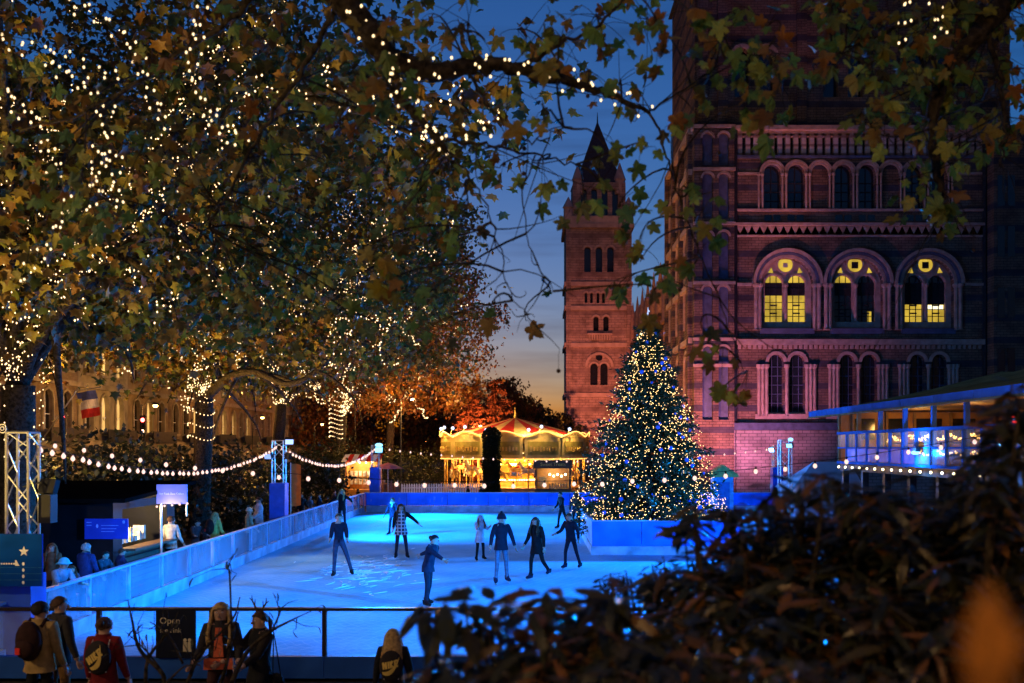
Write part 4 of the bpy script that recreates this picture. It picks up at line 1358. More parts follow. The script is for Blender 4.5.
# candy kiosk in front of the carousel
kx = wx(553, 63.5)
ks = thing('snack_kiosk', 'dark wooden snack kiosk with lit hatch in front of the carousel', 'kiosk', (kx, 63.5, 0))
M_kw = mat('kiosk_wood', (.12, .07, .04), .7, .35, 3)
z1 = wz(460.5, 63.5)
m_ = MB(); m_.b2(-1.15, 1.15, 0, 1.6, 0, .95); m_.b2(-1.15, -1.02, 0, 1.6, .95, z1 - .5); m_.b2(1.02, 1.15, 0, 1.6, .95, z1 - .5); m_.b2(-1.02, 1.02, 1.5, 1.6, .95, z1 - .5); m_.obj('cabin', M_kw, ks)
m_ = MB(); m_.b2(-1.25, 1.25, -.12, 1.7, z1 - .5, z1); fa = m_.obj('fascia', M_kw, ks)
text_mesh('Sweet Treats', .3, M_gold, 'lettering', ks, (0, -.125, z1 - .25), (PI / 2, 0, 0))
m_ = MB(); m_.b2(-1.2, 1.2, -.35, .05, .95, 1.02); m_.obj('counter', M_kw, ks)
for k in range(5):
    m_ = MB(); m_.b2(-1.1, 1.1, -.02, 0, .1 + k * .17, .2 + k * .17); m_.obj('plank', mat('kiosk_plank', (.2, .11, .05), .7, .3, 3), ks)
m_ = MB(); m_.b2(-.95, -.4, .5, .56, 1.15, 1.75); m_.obj('menu_panel', mat('menu_yellow', (.7, .5, .15)), ks)
m_ = MB()
for k in range(5): m_.ball((-.2 + k * .25, .35, 1.9 - .1 * (k % 2)), .07, 8, 5)
m_.obj('hatch_bulbs', M_bulbw, ks)
m_ = MB()
for k in range(7): m_.lathe([(.07, 1.02), (.09, 1.15), (.05, 1.3), (.06, 1.34)], (-.2 + .17 * k, .2, 0), 8)
m_.obj('sweet_jars', mat('sweet_jar', (.6, .35, .12), .2), ks)
lamp('kiosk_light', 'POINT', (kx, 64.2, 2.0), 60, (1, .62, .2), ks, radius=.1)

# small hut right of the fir tree, blue light put into its wall colour
bh = thing('small_hut', 'small blue lit hut with a yellow gable right of the fir tree', 'hut', (wx(722, 50), 50, 0))
m_ = MB(); m_.b2(-.5, .5, -.4, .4, 0, 2.2); m_.obj('cabin', mat('hut_blue_lit', (.15, .35, .6), .5), bh)
m_ = MB(); m_.prism([(-.75, 2.15), (.75, 2.15), (.7, 2.3), (0, 2.75), (-.7, 2.3)], lambda u, v, w: (u, w, v), -.55, .5); m_.obj('roof', mat('hut_roof', (.55, .4, .1), .5), bh)
m_ = MB(); m_.b2(-.3, .3, -.42, -.4, 0, 1.9); m_.obj('door', mat('hut_door', (.06, .15, .4)), bh)

# ================================================================== BOX OFFICE on the left
bo = thing('box_office', 'dark cabin ticket office with a lit serving hatch behind the left barrier', 'kiosk', (-13.4, 24.6, 0))
M_cab = mat('dark_cabin', (.006, .006, .008), .6, .4, 3)
zt = 2.25
m_ = MB()
m_.b2(0, 3.0, 0, .08, 0, zt); m_.b2(0, .08, .08, 4.2, 0, zt); m_.b2(.08, 3.0, 4.12, 4.2, 0, zt)
m_.b2(2.92, 3.0, .08, .55, 0, zt); m_.b2(2.92, 3.0, 3.6, 4.12, 0, zt); m_.b2(2.92, 3.0, .55, 3.6, 0, 1.0); m_.b2(2.92, 3.0, .55, 3.6, 2.05, zt)
m_.obj('cabin', M_cab, bo)
m_ = MB(); m_.add([(-1.4, -.5, zt + .02), (3.5, -.5, zt + .02), (3.5, 4.6, zt + .3), (-1.4, 4.6, zt + .3), (-1.4, -.5, zt + .12), (3.5, -.5, zt + .12), (3.5, 4.6, zt + .4), (-1.4, 4.6, zt + .4)],
                  [(0, 1, 2, 3), (4, 5, 6, 7), (0, 1, 5, 4), (1, 2, 6, 5), (2, 3, 7, 6), (3, 0, 4, 7)]); m_.obj('roof', mat('cabin_roof', (.004, .004, .004), 1.0, spec=0), bo)
m_ = MB(); m_.b2(2.9, 3.35, .5, 3.65, 1.0, 1.06); m_.obj('counter', M_kw, bo)
for k in range(6):
    m_ = MB(); m_.b2(3.002, 3.03, .5, 3.65, .12 + k * .145, .22 + k * .145); m_.obj('plank', mat('green_plank', (.03, .09, .06), .6, .3, 4), bo)
m_ = MB(); m_.b2(.6, .64, .7, 3.5, 1.0, 2.1); m_.obj('back_wall', mat('warm_wall', (.55, .42, .25)), bo)
m_ = MB()
for k in range(9): m_.b2(2.2, 2.5, .8 + k * .3, .95 + k * .3, 1.06, 1.2 + .12 * (k % 3))
m_.obj('counter_goods', mat('counter_goods', (.6, .5, .35), .5, .6, 6), bo)
m_ = MB(); m_.b2(1.5, 1.52, 1.9, 2.8, 1.5, 2.0); m_.obj('notice', M_white, bo)
lamp('hatch_light', 'POINT', (-11.6, 26.5, 2.0), 170, (1, .68, .32), bo, radius=.1)
m_ = MB(); m_.ball((1.6, 1.9, 2.12), .06, 8, 5); m_.obj('ceiling_bulb', M_bulbw, bo)
s1 = thing('notice_board', 'wide blue notice board on the dark front of the ticket cabin', 'sign', (wx(106.5, 24.5), 24.5, 1.36))
m_ = MB(); m_.b2(-.53, .53, -.02, .02, 0, .5); m_.obj('board', mat('bright_blue_board', (.012, .05, .42), .4, .2, 3), s1)
m_ = MB()
for z in (.4, .33): m_.b2(-.48, -.36, -.024, -.0205, z, z + .02)
m_.ball((-.22, -.022, .32), (.03, .003, .05), 8, 4)
m_.ball((.43, -.022, .42), (.035, .003, .045), 8, 4)
for k, z in enumerate((.33, .25, .18)): m_.b2(-.12, .3 - .05 * k, -.024, -.0205, z, z + .012)
m_.obj('print', mat('pale_blue_print', (.2, .35, .8)), s1)
s2 = thing('box_office_sign', 'lilac board lettered box office hanging under the festoon bulbs', 'sign', (wx(172, 26.2), 26.2, 0))
m_ = MB(); m_.b2(-.4, .4, -.025, .025, 2.13, 2.64); m_.obj('board', mat('lilac_board', (.3, .3, .62), .5, .15, 3), s2)
text_mesh('Ice Rink Box Office', .082, M_white, 'lettering', s2, (0, -.03, 2.4), (PI / 2, 0, 0))
m_ = MB(); m_.tube([(-.3, .04, 0), (-.3, .04, 2.2)], .03, 6); m_.tube([(.37, .04, 1.8), (.37, .04, 2.2)], .02, 6); m_.obj('post', M_alu, s2)
m_ = MB()
for k in range(5): m_.ball((-.38 + .2 * k, -.05, 2.06 + .02 * k), .032, 8, 5)
m_.obj('bulbs', M_festoon, s2)
lamp('sign_bulb_light', 'POINT', Vector(s2.location) + Vector((0, -.3, 2.0)), 5, (1, .7, .45), s2, radius=.05)

# stand with an orange banner, and a bright stall at the far left corner
ob = thing('banner_flag', 'orange upright banner beside the plinth truss', 'banner', (wx(296, 41), 41, 0))
m_ = MB(); m_.tube([(-.22, 0, 0), (-.22, 0, 3.0)], .025, 6); m_.obj('pole', M_alu, ob)
m_ = MB(); m_.add([(-.2, 0, 1.2), (0, .06, 1.2), (.2, 0, 1.25), (-.2, 0, 2.95), (0, .05, 2.95), (.2, 0, 2.9)], [(0, 1, 4, 3), (1, 2, 5, 4)]); m_.obj('cloth', mat('orange_cloth', (.6, .2, .04), .7), ob)
stl = thing('market_stall', 'bright stall with red and white awning at the far left corner', 'stall', (wx(362, 62), 62, 0))
m_ = MB(); m_.b2(-1.0, 1.0, 0, 1.2, 0, 1.0); m_.b2(-1.05, -.95, 0, 1.2, 1, 3.0); m_.b2(.95, 1.05, 0, 1.2, 1, 3.0); m_.b2(-.95, .95, 1.1, 1.2, 1, 3.0); m_.obj('cabin', mat('stall_orange', (.6, .28, .06), .6), stl)
for k in range(8):
    m_ = MB(); x = -1.2 + k * .3; m_.add([(x, -.5, 2.75), (x + .3, -.5, 2.75), (x + .3, .9, 3.2), (x, .9, 3.2)], [(0, 1, 2, 3)]); m_.obj('awning_strip', M_red if k % 2 else M_white, stl)
m_ = MB()
for k in range(14): m_.b2(-.9 + .27 * (k % 7), -.72 + .27 * (k % 7), .9, 1.0, 1.3 + .5 * (k // 7), 1.65 + .5 * (k // 7))
m_.obj('goods', mat('stall_goods', (.7, .6, .4), .5, .8, 5), stl)
lamp('stall_light', 'POINT', Vector(stl.location) + Vector((0, .3, 2.6)), 26, (1, .8, .5), stl, radius=.1)
m_ = MB()
for k in range(4): m_.ball((-.6 + .4 * k, .3, 2.7), .06, 8, 5)
m_.obj('bulbs', M_bulbw, stl)
um = thing('parasol', 'small pale red parasol beside the far left corner truss', 'parasol', (wx(388, 60), 60, 0))
m_ = MB(); m_.tube([(0, 0, 0), (0, 0, 2.7)], .03, 6); m_.obj('pole', M_alu, um)
m_ = MB(); m_.lathe([(.95, 2.35), (.5, 2.58), (.03, 2.72)], n=10); m_.obj('canopy', mat('pink_canvas', (.6, .2, .2), .8), um)

# ================================================================== RESTAURANT on stilts at the right
RX, RY0, RY1 = 11.0, 19.0, 38.0
rs = thing('terrace_restaurant', 'raised restaurant terrace with pale tent roof and blue lit railing', 'restaurant', (RX, RY0, 0))
M_frame = mat('grey_blue_frame', (.06, .15, .36), .8, .2, 3, spec=0)
M_tan = mat('tan_timber', (.26, .16, .07), .8, .25, 3, spec=0)
M_canvas = mat('tent_canvas', (.26, .22, .08), .9, .35, 1.5, spec=0)
L = RY1 - RY0
zd, ze, zr, xr = 3.02, 4.98, 6.15, 4.6
m_ = MB(); m_.b2(0, 7.5, 0, L - 2.2, zd - .22, zd); m_.obj('deck', M_kw, rs)
n_roof = 8
for k in range(n_roof):
    y0, y1 = k * L / n_roof, (k + 1) * L / n_roof
    m_ = MB()
    e0, e1 = (.9 if k == n_roof - 1 else 0), 0
    # shallow tent panels that dip between the frames
    ym = (y0 + y1) / 2
    pts = []
    for yy, dip in ((y0, 0), (ym, .1), (y1, 0)):
        hip = max(0, (yy - (L - 4.5)) / 4.5)
        zt_ = zr - (zr - ze) * hip
        pts.append([(-.5, yy, ze - dip * .3), (xr / 2, yy, (ze + zt_) / 2 - dip), (xr, yy, zt_ - dip), (xr + 3.5, yy, ze)])
    for i in range(2):
        for j in range(3):
            m_.add([pts[i][j], pts[i][j + 1], pts[i + 1][j + 1], pts[i + 1][j]], [(0, 1, 2, 3)])
    m_.obj('roof_panel', M_canvas, rs)
    m_ = MB(); m_.b2(-.52, -.46, y0 + .02, y1 - .02, ze - .2, ze + .01); m_.obj('valance', M_frame, rs)
m_ = MB(); m_.b2(-.56, -.44, 0, L, ze - .26, ze - .205); m_.obj('gutter', M_tan, rs)
ys = [i * 2.1 for i in range(9)]
for y_ in ys:
    m_ = MB(); m_.b2(-.06, .06, y_ - .06, y_ + .06, zd + .002, ze - .1); m_.obj('post', M_tan if y_ > 14 else M_frame, rs)
    m_ = MB(); m_.b2(.1, .3, y_ - .1, y_ + .1, 0, zd - .22); m_.obj('stilt', M_black, rs)
m_ = MB(); m_.b2(-.12, -.02, 0, L - 2.2, 4.08, 4.17); m_.b2(-.1, -.04, 0, L - 2.2, 3.58, 3.63); m_.b2(-.12, -.02, 0, L - 2.2, 3.05, 3.13); m_.obj('handrail', M_frame, rs)
k = 0
while k * 1.05 < L - 2.2:
    m_ = MB(); m_.b2(-.115, -.025, k * 1.05 - .045, k * 1.05 + .045, 3.06, 4.08); m_.obj('baluster', M_frame, rs); 
    m_ = MB(); m_.b2(-.075, -.065, k * 1.05 + .05, k * 1.05 + 1.0, 3.64, 4.07); m_.obj('glass_pane', M_clear, rs)
    k += 1
for kk in range(k - 1):
    m_ = MB(); m_.b2(-.09, -.07, kk * 1.05 + .05, kk * 1.05 + 1.0, 3.14, 3.57); m_.obj('lower_panel', M_bluepaint if kk > 8 else M_clear, rs)
m_ = MB(); m_.b2(5.5, 5.6, 0, L - 2.2, zd, ze); m_.b2(0, 5.5, L - 2.3, L - 2.2, zd, ze - .1); m_.obj('inner_wall', mat('warm_interior', (.4, .2, .07), .7, .4, 1.5), rs)
m_ = MB(); m_.b2(.1, 5.5, 0, L - 2.4, ze - .08, ze - .04); m_.obj('ceiling', M_kw, rs)
for k in range(7):
    m_ = MB(); y_ = 1.5 + k * 2.2
    m_.lathe([(.04, zd), (.04, zd + .7), (.45, zd + .72), (.45, zd + .76)], (1.6, y_, 0), 12); m_.obj('table', M_kw, rs)
for k, (y_, w_, z0_, z1_) in enumerate(((1.2, .8, 3.3, 4.5), (3.4, 1.2, 3.9, 4.6), (5.6, .7, 3.1, 4.4), (8.2, 1.3, 4.0, 4.7), (10.6, .9, 3.1, 4.5), (13.0, 1.2, 3.8, 4.6))):
    m_ = MB(); m_.b2(5.38, 5.49, y_, y_ + w_, z0_, z1_); m_.obj('wall_cabinet', mat('dark_cabinet', (.05, .03, .02), .5), rs)
for k, (x_, w_) in enumerate(((.5, .7), (1.7, .5), (2.7, .9), (4.0, .8))):
    m_ = MB(); m_.b2(x_, x_ + w_, L - 2.36, L - 2.31, 3.9 + .1 * (k % 2), 4.65); m_.obj('end_window', M_darkglass, rs)
    m_ = MB(); m_.b2(x_ - .12, x_ - .04, L - 2.42, L - 2.31, zd, ze - .1); m_.obj('end_mullion', M_tan, rs)
M_redl = emitmat('red_lantern', (1.0, .03, .03), 1.2)
for y_, x_ in ((4.2, 1.6), (3.0, 2.2), (6.8, 1.4), (1.5, 1.2)):
    m_ = MB(); m_.ball((x_, y_, 4.35), (.16, .16, .14), 10, 6); m_.obj('lantern', M_redl, rs)
    m_ = MB(); m_.tube([(x_, y_, 4.48), (x_, y_, ze - .05)], .01, 4); m_.obj('lantern_cord', M_wire, rs)
rng = np.random.default_rng(8)
gp = []
for k in range(260):
    t = k / 260
    y_ = .5 + t * (L - 6)
    gp.append((.5 + .05 * rng.normal(), y_, 3.98 - .14 * abs(math.sin(y_ * 2.2)) + .02 * rng.normal()))
    if k % 2: gp.append((.6 + .05 * rng.normal(), y_, 3.5 - .1 * abs(math.sin(y_ * 2.6)) + .02 * rng.normal()))
link_mesh('garland_lights', bulbs_mesh('garland_lights', gp, .022, emitmat('garland_bulb', (1, .5, .1), 1.6)), rs)['kind'] = 'stuff'
m_ = MB()
for k in range(22): m_.ball((-.12, .8 + k * .75, 2.93), .036, 8, 5)
m_.obj('edge_bulbs', emitmat('edge_bulb', (1, .8, .4), 4), rs)
for y_ in (2.5, 6.5, 10.5, 14.5):
    lamp('restaurant_light', 'POINT', (RX + 2.0, RY0 + y_, 4.3), 20, (1, .5, .13), rs, radius=.2)
lamp('lantern_light', 'POINT', (RX + 1.2, RY0 + 3.5, 4.2), 4, (1, .06, .03), rs, radius=.1)
# blue lamp on the railing
bl_ = MB(); bl_.b2(-.3, -.16, 8.9, 9.2, 3.5, 3.62); fl_ = bl_.obj('rail_lamp', M_black, rs)
bl_ = MB(); bl_.ball((-.25, 9.05, 3.47), (.12, .16, .06), 8, 5); bl_.obj('lamp_face', emitmat('bright_blue_face', (.2, .55, 1.0), .8), fl_)
lamp('rail_lamp_light', 'POINT', (RX - .45, RY0 + 8.9, 3.45), 70, (.0, .22, 1), rs, radius=.08)
lamp('roof_edge_light', 'POINT', (RX + .9, RY0 + 11, 5.0), 0.01, (1, .8, .3), rs, radius=.05)

# white marquee below the terrace
mq = thing('marquee', 'pale grey canvas marquee below the terrace behind the shrubs', 'tent', (wx(826, 42), 42, 0))
m_ = MB(); m_.b2(-1.3, 1.5, 0, 2.6, 0, 1.9); m_.obj('tent_wall', mat('grey_canvas', (.42, .44, .5), .8, .15, 1.5), mq)
m_ = MB(); m_.add([(-1.5, -.15, 1.85), (1.6, -.15, 1.85), (1.6, 2.8, 1.85), (-1.5, 2.8, 1.85), (-.2, 1.2, 3.0), (1.4, 1.2, 3.0)], [(0, 1, 5, 4), (1, 2, 5), (2, 3, 4, 5), (3, 0, 4)]); m_.obj('tent_roof', mat('grey_canvas', (.42, .44, .5)), mq)
for x in (-1.45, 1.55):
    m_ = MB(); m_.tube([(x, -.1, 0), (x, -.1, 1.95)], .035, 6); m_.obj('tent_pole', M_navy, mq)

# ================================================================== STREET FURNITURE
M_sodium = emitmat('sodium_lamp', (1.0, .5, .12), 10)


def street_lamp(label, x, y, h=6.0, energy=260, col=(1.0, .47, .12), z=0, arm=.9):
    t = thing('street_lamp', label, 'street lamp', (x, y, z), 0, 'sodium street lamps')
    m_ = MB(); m_.lathe([(.13, 0), (.13, .8), (.07, .9), (.055, h - .3), (.04, h)], n=10); m_.obj('post', M_black, t)
    m_ = MB(); m_.tube([(0, 0, h - .1), (arm * .5, 0, h + .15), (arm, 0, h + .12)], .03, 6); m_.obj('arm', M_black, t)
    m_ = MB(); m_.lathe([(.09, .16), (.22, .1), (.25, .02), (.25, 0)], (arm, 0, h - .05), 12); hd = m_.obj('lantern_hood', M_black, t)
    m_ = MB(); m_.ball((arm, 0, h - .1), (.16, .16, .1), 10, 6); m_.obj('lamp_globe', M_sodium, hd)
    lamp('street_light', 'POINT', (x + arm, y, z + h - .3), energy, col, t, radius=.15)
    return t


street_lamp('tall street lamp standing nearest beyond the first plane trunk', -19.5, 36, 7.5, 500)
street_lamp('street lamp glowing behind the second plane trunk', -19.5, 58, 7.5, 700)
street_lamp('street lamp half hidden under the middle plane crowns', wx(412, 80) - .9, 80, wz(398, 80), 1500)
street_lamp('street lamp in front of the cream houses', -26, 66, 6.5, 130, (1.0, .42, .1))
street_lamp('street lamp in front of the far pale houses', -26, 92, 6.5, 130, (1.0, .42, .1))
street_lamp('street lamp at the end of the terraced houses', -26, 118, 6.5, 130, (1.0, .42, .1))
street_lamp('street lamp near the left edge before the houses', -27, 50, 6.5, 90, (1.0, .42, .1))
street_lamp('street lamp beside the orange lit conifers', -6.5, 104, 6, 2200, (1, .3, .08))
street_lamp('street lamp on the bank behind the camera', -1.6, -3.5, 4.2, 210, (1.0, .58, .2), 1.86)
street_lamp('added street lamp on the bank behind the camera and to its right', 6.0, -2.5, 4.6, 85, (1.0, .55, .18), 1.86)  # unseen lamp added for the right-hand leaves and shrubs
street_lamp('added street lamp beside the path left of the camera', -13.5, 6.5, 6.0, 420, (1.0, .68, .3), .5)  # unseen lamp added to light the left crowns and boughs

for lb, px, py, d in (('traffic signal showing red left of the tricolour flag', 63.5, 417, 52), ('traffic signal showing red right of the tricolour flag', 143.5, 420, 56)):
    t = thing('traffic_signal', lb, 'traffic light', (wx(px, d), d, 0), 0, 'traffic signals by the road')
    zc = wz(py, d)
    m_ = MB(); m_.tube([(0, .1, 0), (0, .1, zc + .3)], .06, 8); m_.obj('pole', M_black, t)
    m_ = MB(); m_.b2(-.17, .17, -.12, .08, zc - .8, zc + .25); m_.obj('signal_head', M_black, t)
    for k, (mm) in enumerate((emitmat('signal_red', (1, .05, .04), 9), M_darkglass, M_darkglass)):
        m_ = MB(); m_.ball((0, -.13, zc - .3 * k), (.11, .05, .11), 10, 6); m_.obj('lens', mm, t)
    m_ = MB(); m_.ball((0, -.15, zc - .62), (.09, .04, .09), 10, 6); m_.obj('crossing_lamp', emitmat('signal_amber', (1, .55, .3), 5), t)

# tricolour flag on a slanting pole
fg = thing('flag', 'tricolour flag of blue white and red on a slanting pole', 'flag', W(77, 392, 58))
fp = []
nU, nV = 10, 9
k_ = 58 / FPX
for j in range(nV + 1):
    for i in range(nU + 1):
        u, v = i / nU, j / nV
        px = -1 + 19 * u + 6 * v
        py = 1 - 3 * u * (1 - v) + 26 * v - 4 * u * v
        fp.append((px * k_, .12 * math.sin(u * 7 + v * 3), -py * k_))
cols = [mat('flag_blue', (.08, .1, .3), .8), mat('flag_white', (.75, .7, .62), .8), mat('flag_red', (.6, .04, .03), .8)]
for s in range(3):
    m_ = MB(); m_.add(fp, [(j * (nU + 1) + i, j * (nU + 1) + i + 1, (j + 1) * (nU + 1) + i + 1, (j + 1) * (nU + 1) + i) for j in range(3 * s, 3 * s + 3) for i in range(nU)])
    m_.obj('stripe', cols[s], fg)
m_ = MB(); m_.tube([(-2.2, .05, -3.0), (0, .05, .15), (.1, .05, .3)], .04, 6); m_.tube([(0, .05, .08), (1.4, .05, .3)], .03, 6); m_.obj('flag_pole', M_alu, fg)
m_ = MB(); m_.tube([(-2.2, .05, -3.0), (-2.2, .05, -6.85)], .06, 6); m_.obj('mast', M_black, fg)
lamp('flag_uplight', 'SPOT', W(95, 440, 52), 60, (1, .6, .3), fg, W(88, 405, 58), 40, .5, .1)

# floodlights on the ground that wash the museum
def ground_flood(label, x, y, aim, energy, col, size, facecol):
    t = thing('ground_floodlight', label, 'floodlight', (x, y, 0), 0, 'floodlights at the foot of the museum')
    d = (Vector(aim) - Vector((x, y, .5))).normalized()
    q = d.to_track_quat('-Z', 'Y').to_matrix()
    m_ = MB(); m_.box((0, 0, .5), (.5, .36, .2), rot=q); m_.obj('housing', M_black, t)
    m_ = MB(); m_.tube([(-.3, 0, 0), (-.3, 0, .5), (.3, 0, .5), (.3, 0, 0)], .02, 5); m_.obj('yoke', M_black, t)
    m_ = MB(); m_.box(Vector((0, 0, .5)) + d * .105, (.44, .3, .006), rot=q); m_.obj('lens', emitmat('lens_' + facecol[0], facecol[1], 3), t)
    lamp('flood_beam', 'SPOT', Vector((x, y, .5)) + d * .2, energy, col, t, aim, size, .9, .3)


PUR = (1.0, .32, .68)
ground_flood('purple floodlight at the left foot of the museum block', 12.9, 63.5, (14.8, 70, 6.6), 2100, PUR, 92, ('purple', PUR))
ground_flood('pink floodlight aimed up at the cornice from the foot of the museum block', 16, 60.5, (16.8, 70, 24.6), 3600, (1, .32, .36), 26, ('violet', PUR))
ORA = (1.0, .3, .1)
ground_flood('orange floodlight beside the long side of the museum block', 7.0, 62, (11.2, 76, 10), 3000, ORA, 70, ('orange', ORA))
ground_flood('orange floodlight at the foot of the museum wing', 9.0, 105, (16.2, 125, 12), 4200, ORA, 90, ('orange', ORA))
ground_flood('red floodlight on the lawn before the museum tower', 8.5, 138, (11, 165, 15), 11500, (1, .24, .13), 58, ('red', (1, .3, .2)))


def added_uplight(label, x, y, aim, energy, col=(1.0, .62, .2), size=85):  # uplighters added so the tree crowns catch warm light
    t = thing('added_tree_uplighter', label, 'floodlight', (x, y, 0), 0, 'added uplighters under the trees')
    d = (Vector(aim) - Vector((x, y, .3))).normalized()
    q = d.to_track_quat('-Z', 'Y').to_matrix()
    m_ = MB(); m_.box((0, 0, .3), (.36, .28, .16), rot=q); m_.obj('housing', M_black, t)
    m_ = MB(); m_.tube([(-.22, 0, 0), (-.22, 0, .3), (.22, 0, .3), (.22, 0, 0)], .015, 5); m_.obj('yoke', M_black, t)
    m_ = MB(); m_.box(Vector((0, 0, .3)) + d * .085, (.3, .22, .006), rot=q); m_.obj('lens', emitmat('warm_lens', (1, .6, .2), 2), t)
    lamp('added_uplight_beam', 'SPOT', Vector((x, y, .3)) + d * .15, energy, col, t, aim, size, .8, .2)


YEL = (1.0, .64, .17)
added_uplight('added uplighter on the bank below the nearest plane tree', -12.6, 11.5, (-7, 16, 11), 1900, YEL, 100)
added_uplight('added uplighter between the first and second plane trees', -14.5, 30, (-10.5, 36, 12), 3200, (1, .58, .14), 95)
added_uplight('added uplighter below the third plane tree', -14.0, 48, (-9.5, 54, 12), 3000, (1, .5, .12), 95)
added_uplight('added uplighter below the fourth plane tree', -12.5, 66, (-9.5, 73, 12), 2600, (1, .45, .12), 95)
added_uplight('added uplighter below the rusty plane tree', -10, 84, (-9.5, 92, 11), 2000, (1, .36, .09), 95)

added_uplight('added uplighter in front of the two orange conifers', -5.4, 99, (-5.4, 109, 5), 2600, (1, .26, .06), 80)

# ================================================================== TREES
PLANE = leafmat('plane_leaf', [(.045, .04, .01), (.18, .08, .012), (.1, .105, .012), (.05, .09, .015), (.16, .14, .015), (.28, .21, .022), (.22, .09, .012), (.07, .07, .012)])
PLANE_NEAR = leafmat('near_plane_leaf', [(.06, .05, .012), (.3, .1, .012), (.2, .16, .015), (.08, .14, .02), (.16, .22, .025), (.34, .3, .03), (.3, .13, .015), (.07, .12, .025), (.12, .17, .02)], .3)
RUSTY = leafmat('rusty_leaf', [(.08, .035, .012), (.2, .06, .012), (.26, .1, .018), (.12, .07, .015), (.22, .12, .02)])
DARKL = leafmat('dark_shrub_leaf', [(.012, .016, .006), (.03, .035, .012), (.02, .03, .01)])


def branch_tree(rng, base, fork_z, cc, cr, n_limb, trunk_r, extra=()):
    """trunk and limbs as (points, radii); also tip points for foliage"""
    base = np.array(base, float); cc = np.array(cc, float); cr = np.array(cr, float)
    fork = np.array([base[0] + (cc[0] - base[0]) * .12, base[1] + (cc[1] - base[1]) * .12, fork_z])
    polys = []
    tr = bezier(base, base + [0, 0, fork_z * .4], fork - [0, 0, fork_z * .3], fork, 7)
    polys.append((tr, [trunk_r * (1.35 if i == 0 else 1 - .18 * i / 6) for i in range(7)]))
    limbs, subs = [], []
    for k in range(n_limb):
        az = 2 * PI * (k + rng.uniform(-.3, .3)) / n_limb
        el = rng.uniform(-.35, 1.25)
        d = np.array([math.cos(az) * math.cos(el), math.sin(az) * math.cos(el), math.sin(el)])
        tgt = cc + cr * d * rng.uniform(.7, .9)
        mid = fork + (tgt - fork) * .4 + np.array([0, 0, rng.uniform(.5, 2.2)])
        p = bezier(fork, fork + (mid - fork) * .5 + rng.normal(0, .3, 3), mid + rng.normal(0, .8, 3), tgt, 9)
        r0 = trunk_r * rng.uniform(.42, .6)
        polys.append((p, [r0 * (1 - .85 * i / 8) for i in range(9)])); limbs.append(p)
    for e in extra:
        p = smooth_path(e[0], 5)
        polys.append((p, list(np.linspace(e[1], e[1] * .3, len(p))))); limbs.append(p)
    for p in list(limbs):
        for j in range(7):
            i0 = rng.integers(2, len(p))
            s = p[i0]
            d = rng.normal(0, 1, 3); d[2] = d[2] * .6 + .1
            d /= np.linalg.norm(d)
            out = (s - cc) / cr; out /= np.linalg.norm(out) + 1e-6
            d = d * .8 + out * .5
            ln = rng.uniform(1.4, 3.6) * cr.mean() / 8
            e = s + d * ln
            q = bezier(s, s + d * ln * .3 + [0, 0, .3], e + [0, 0, .3], e + [0, 0, -.3], 5)
            polys.append((q, [.09 * (1 - .8 * i / 4) * trunk_r / .4 for i in range(5)])); subs.append(q)
    return polys, limbs, subs


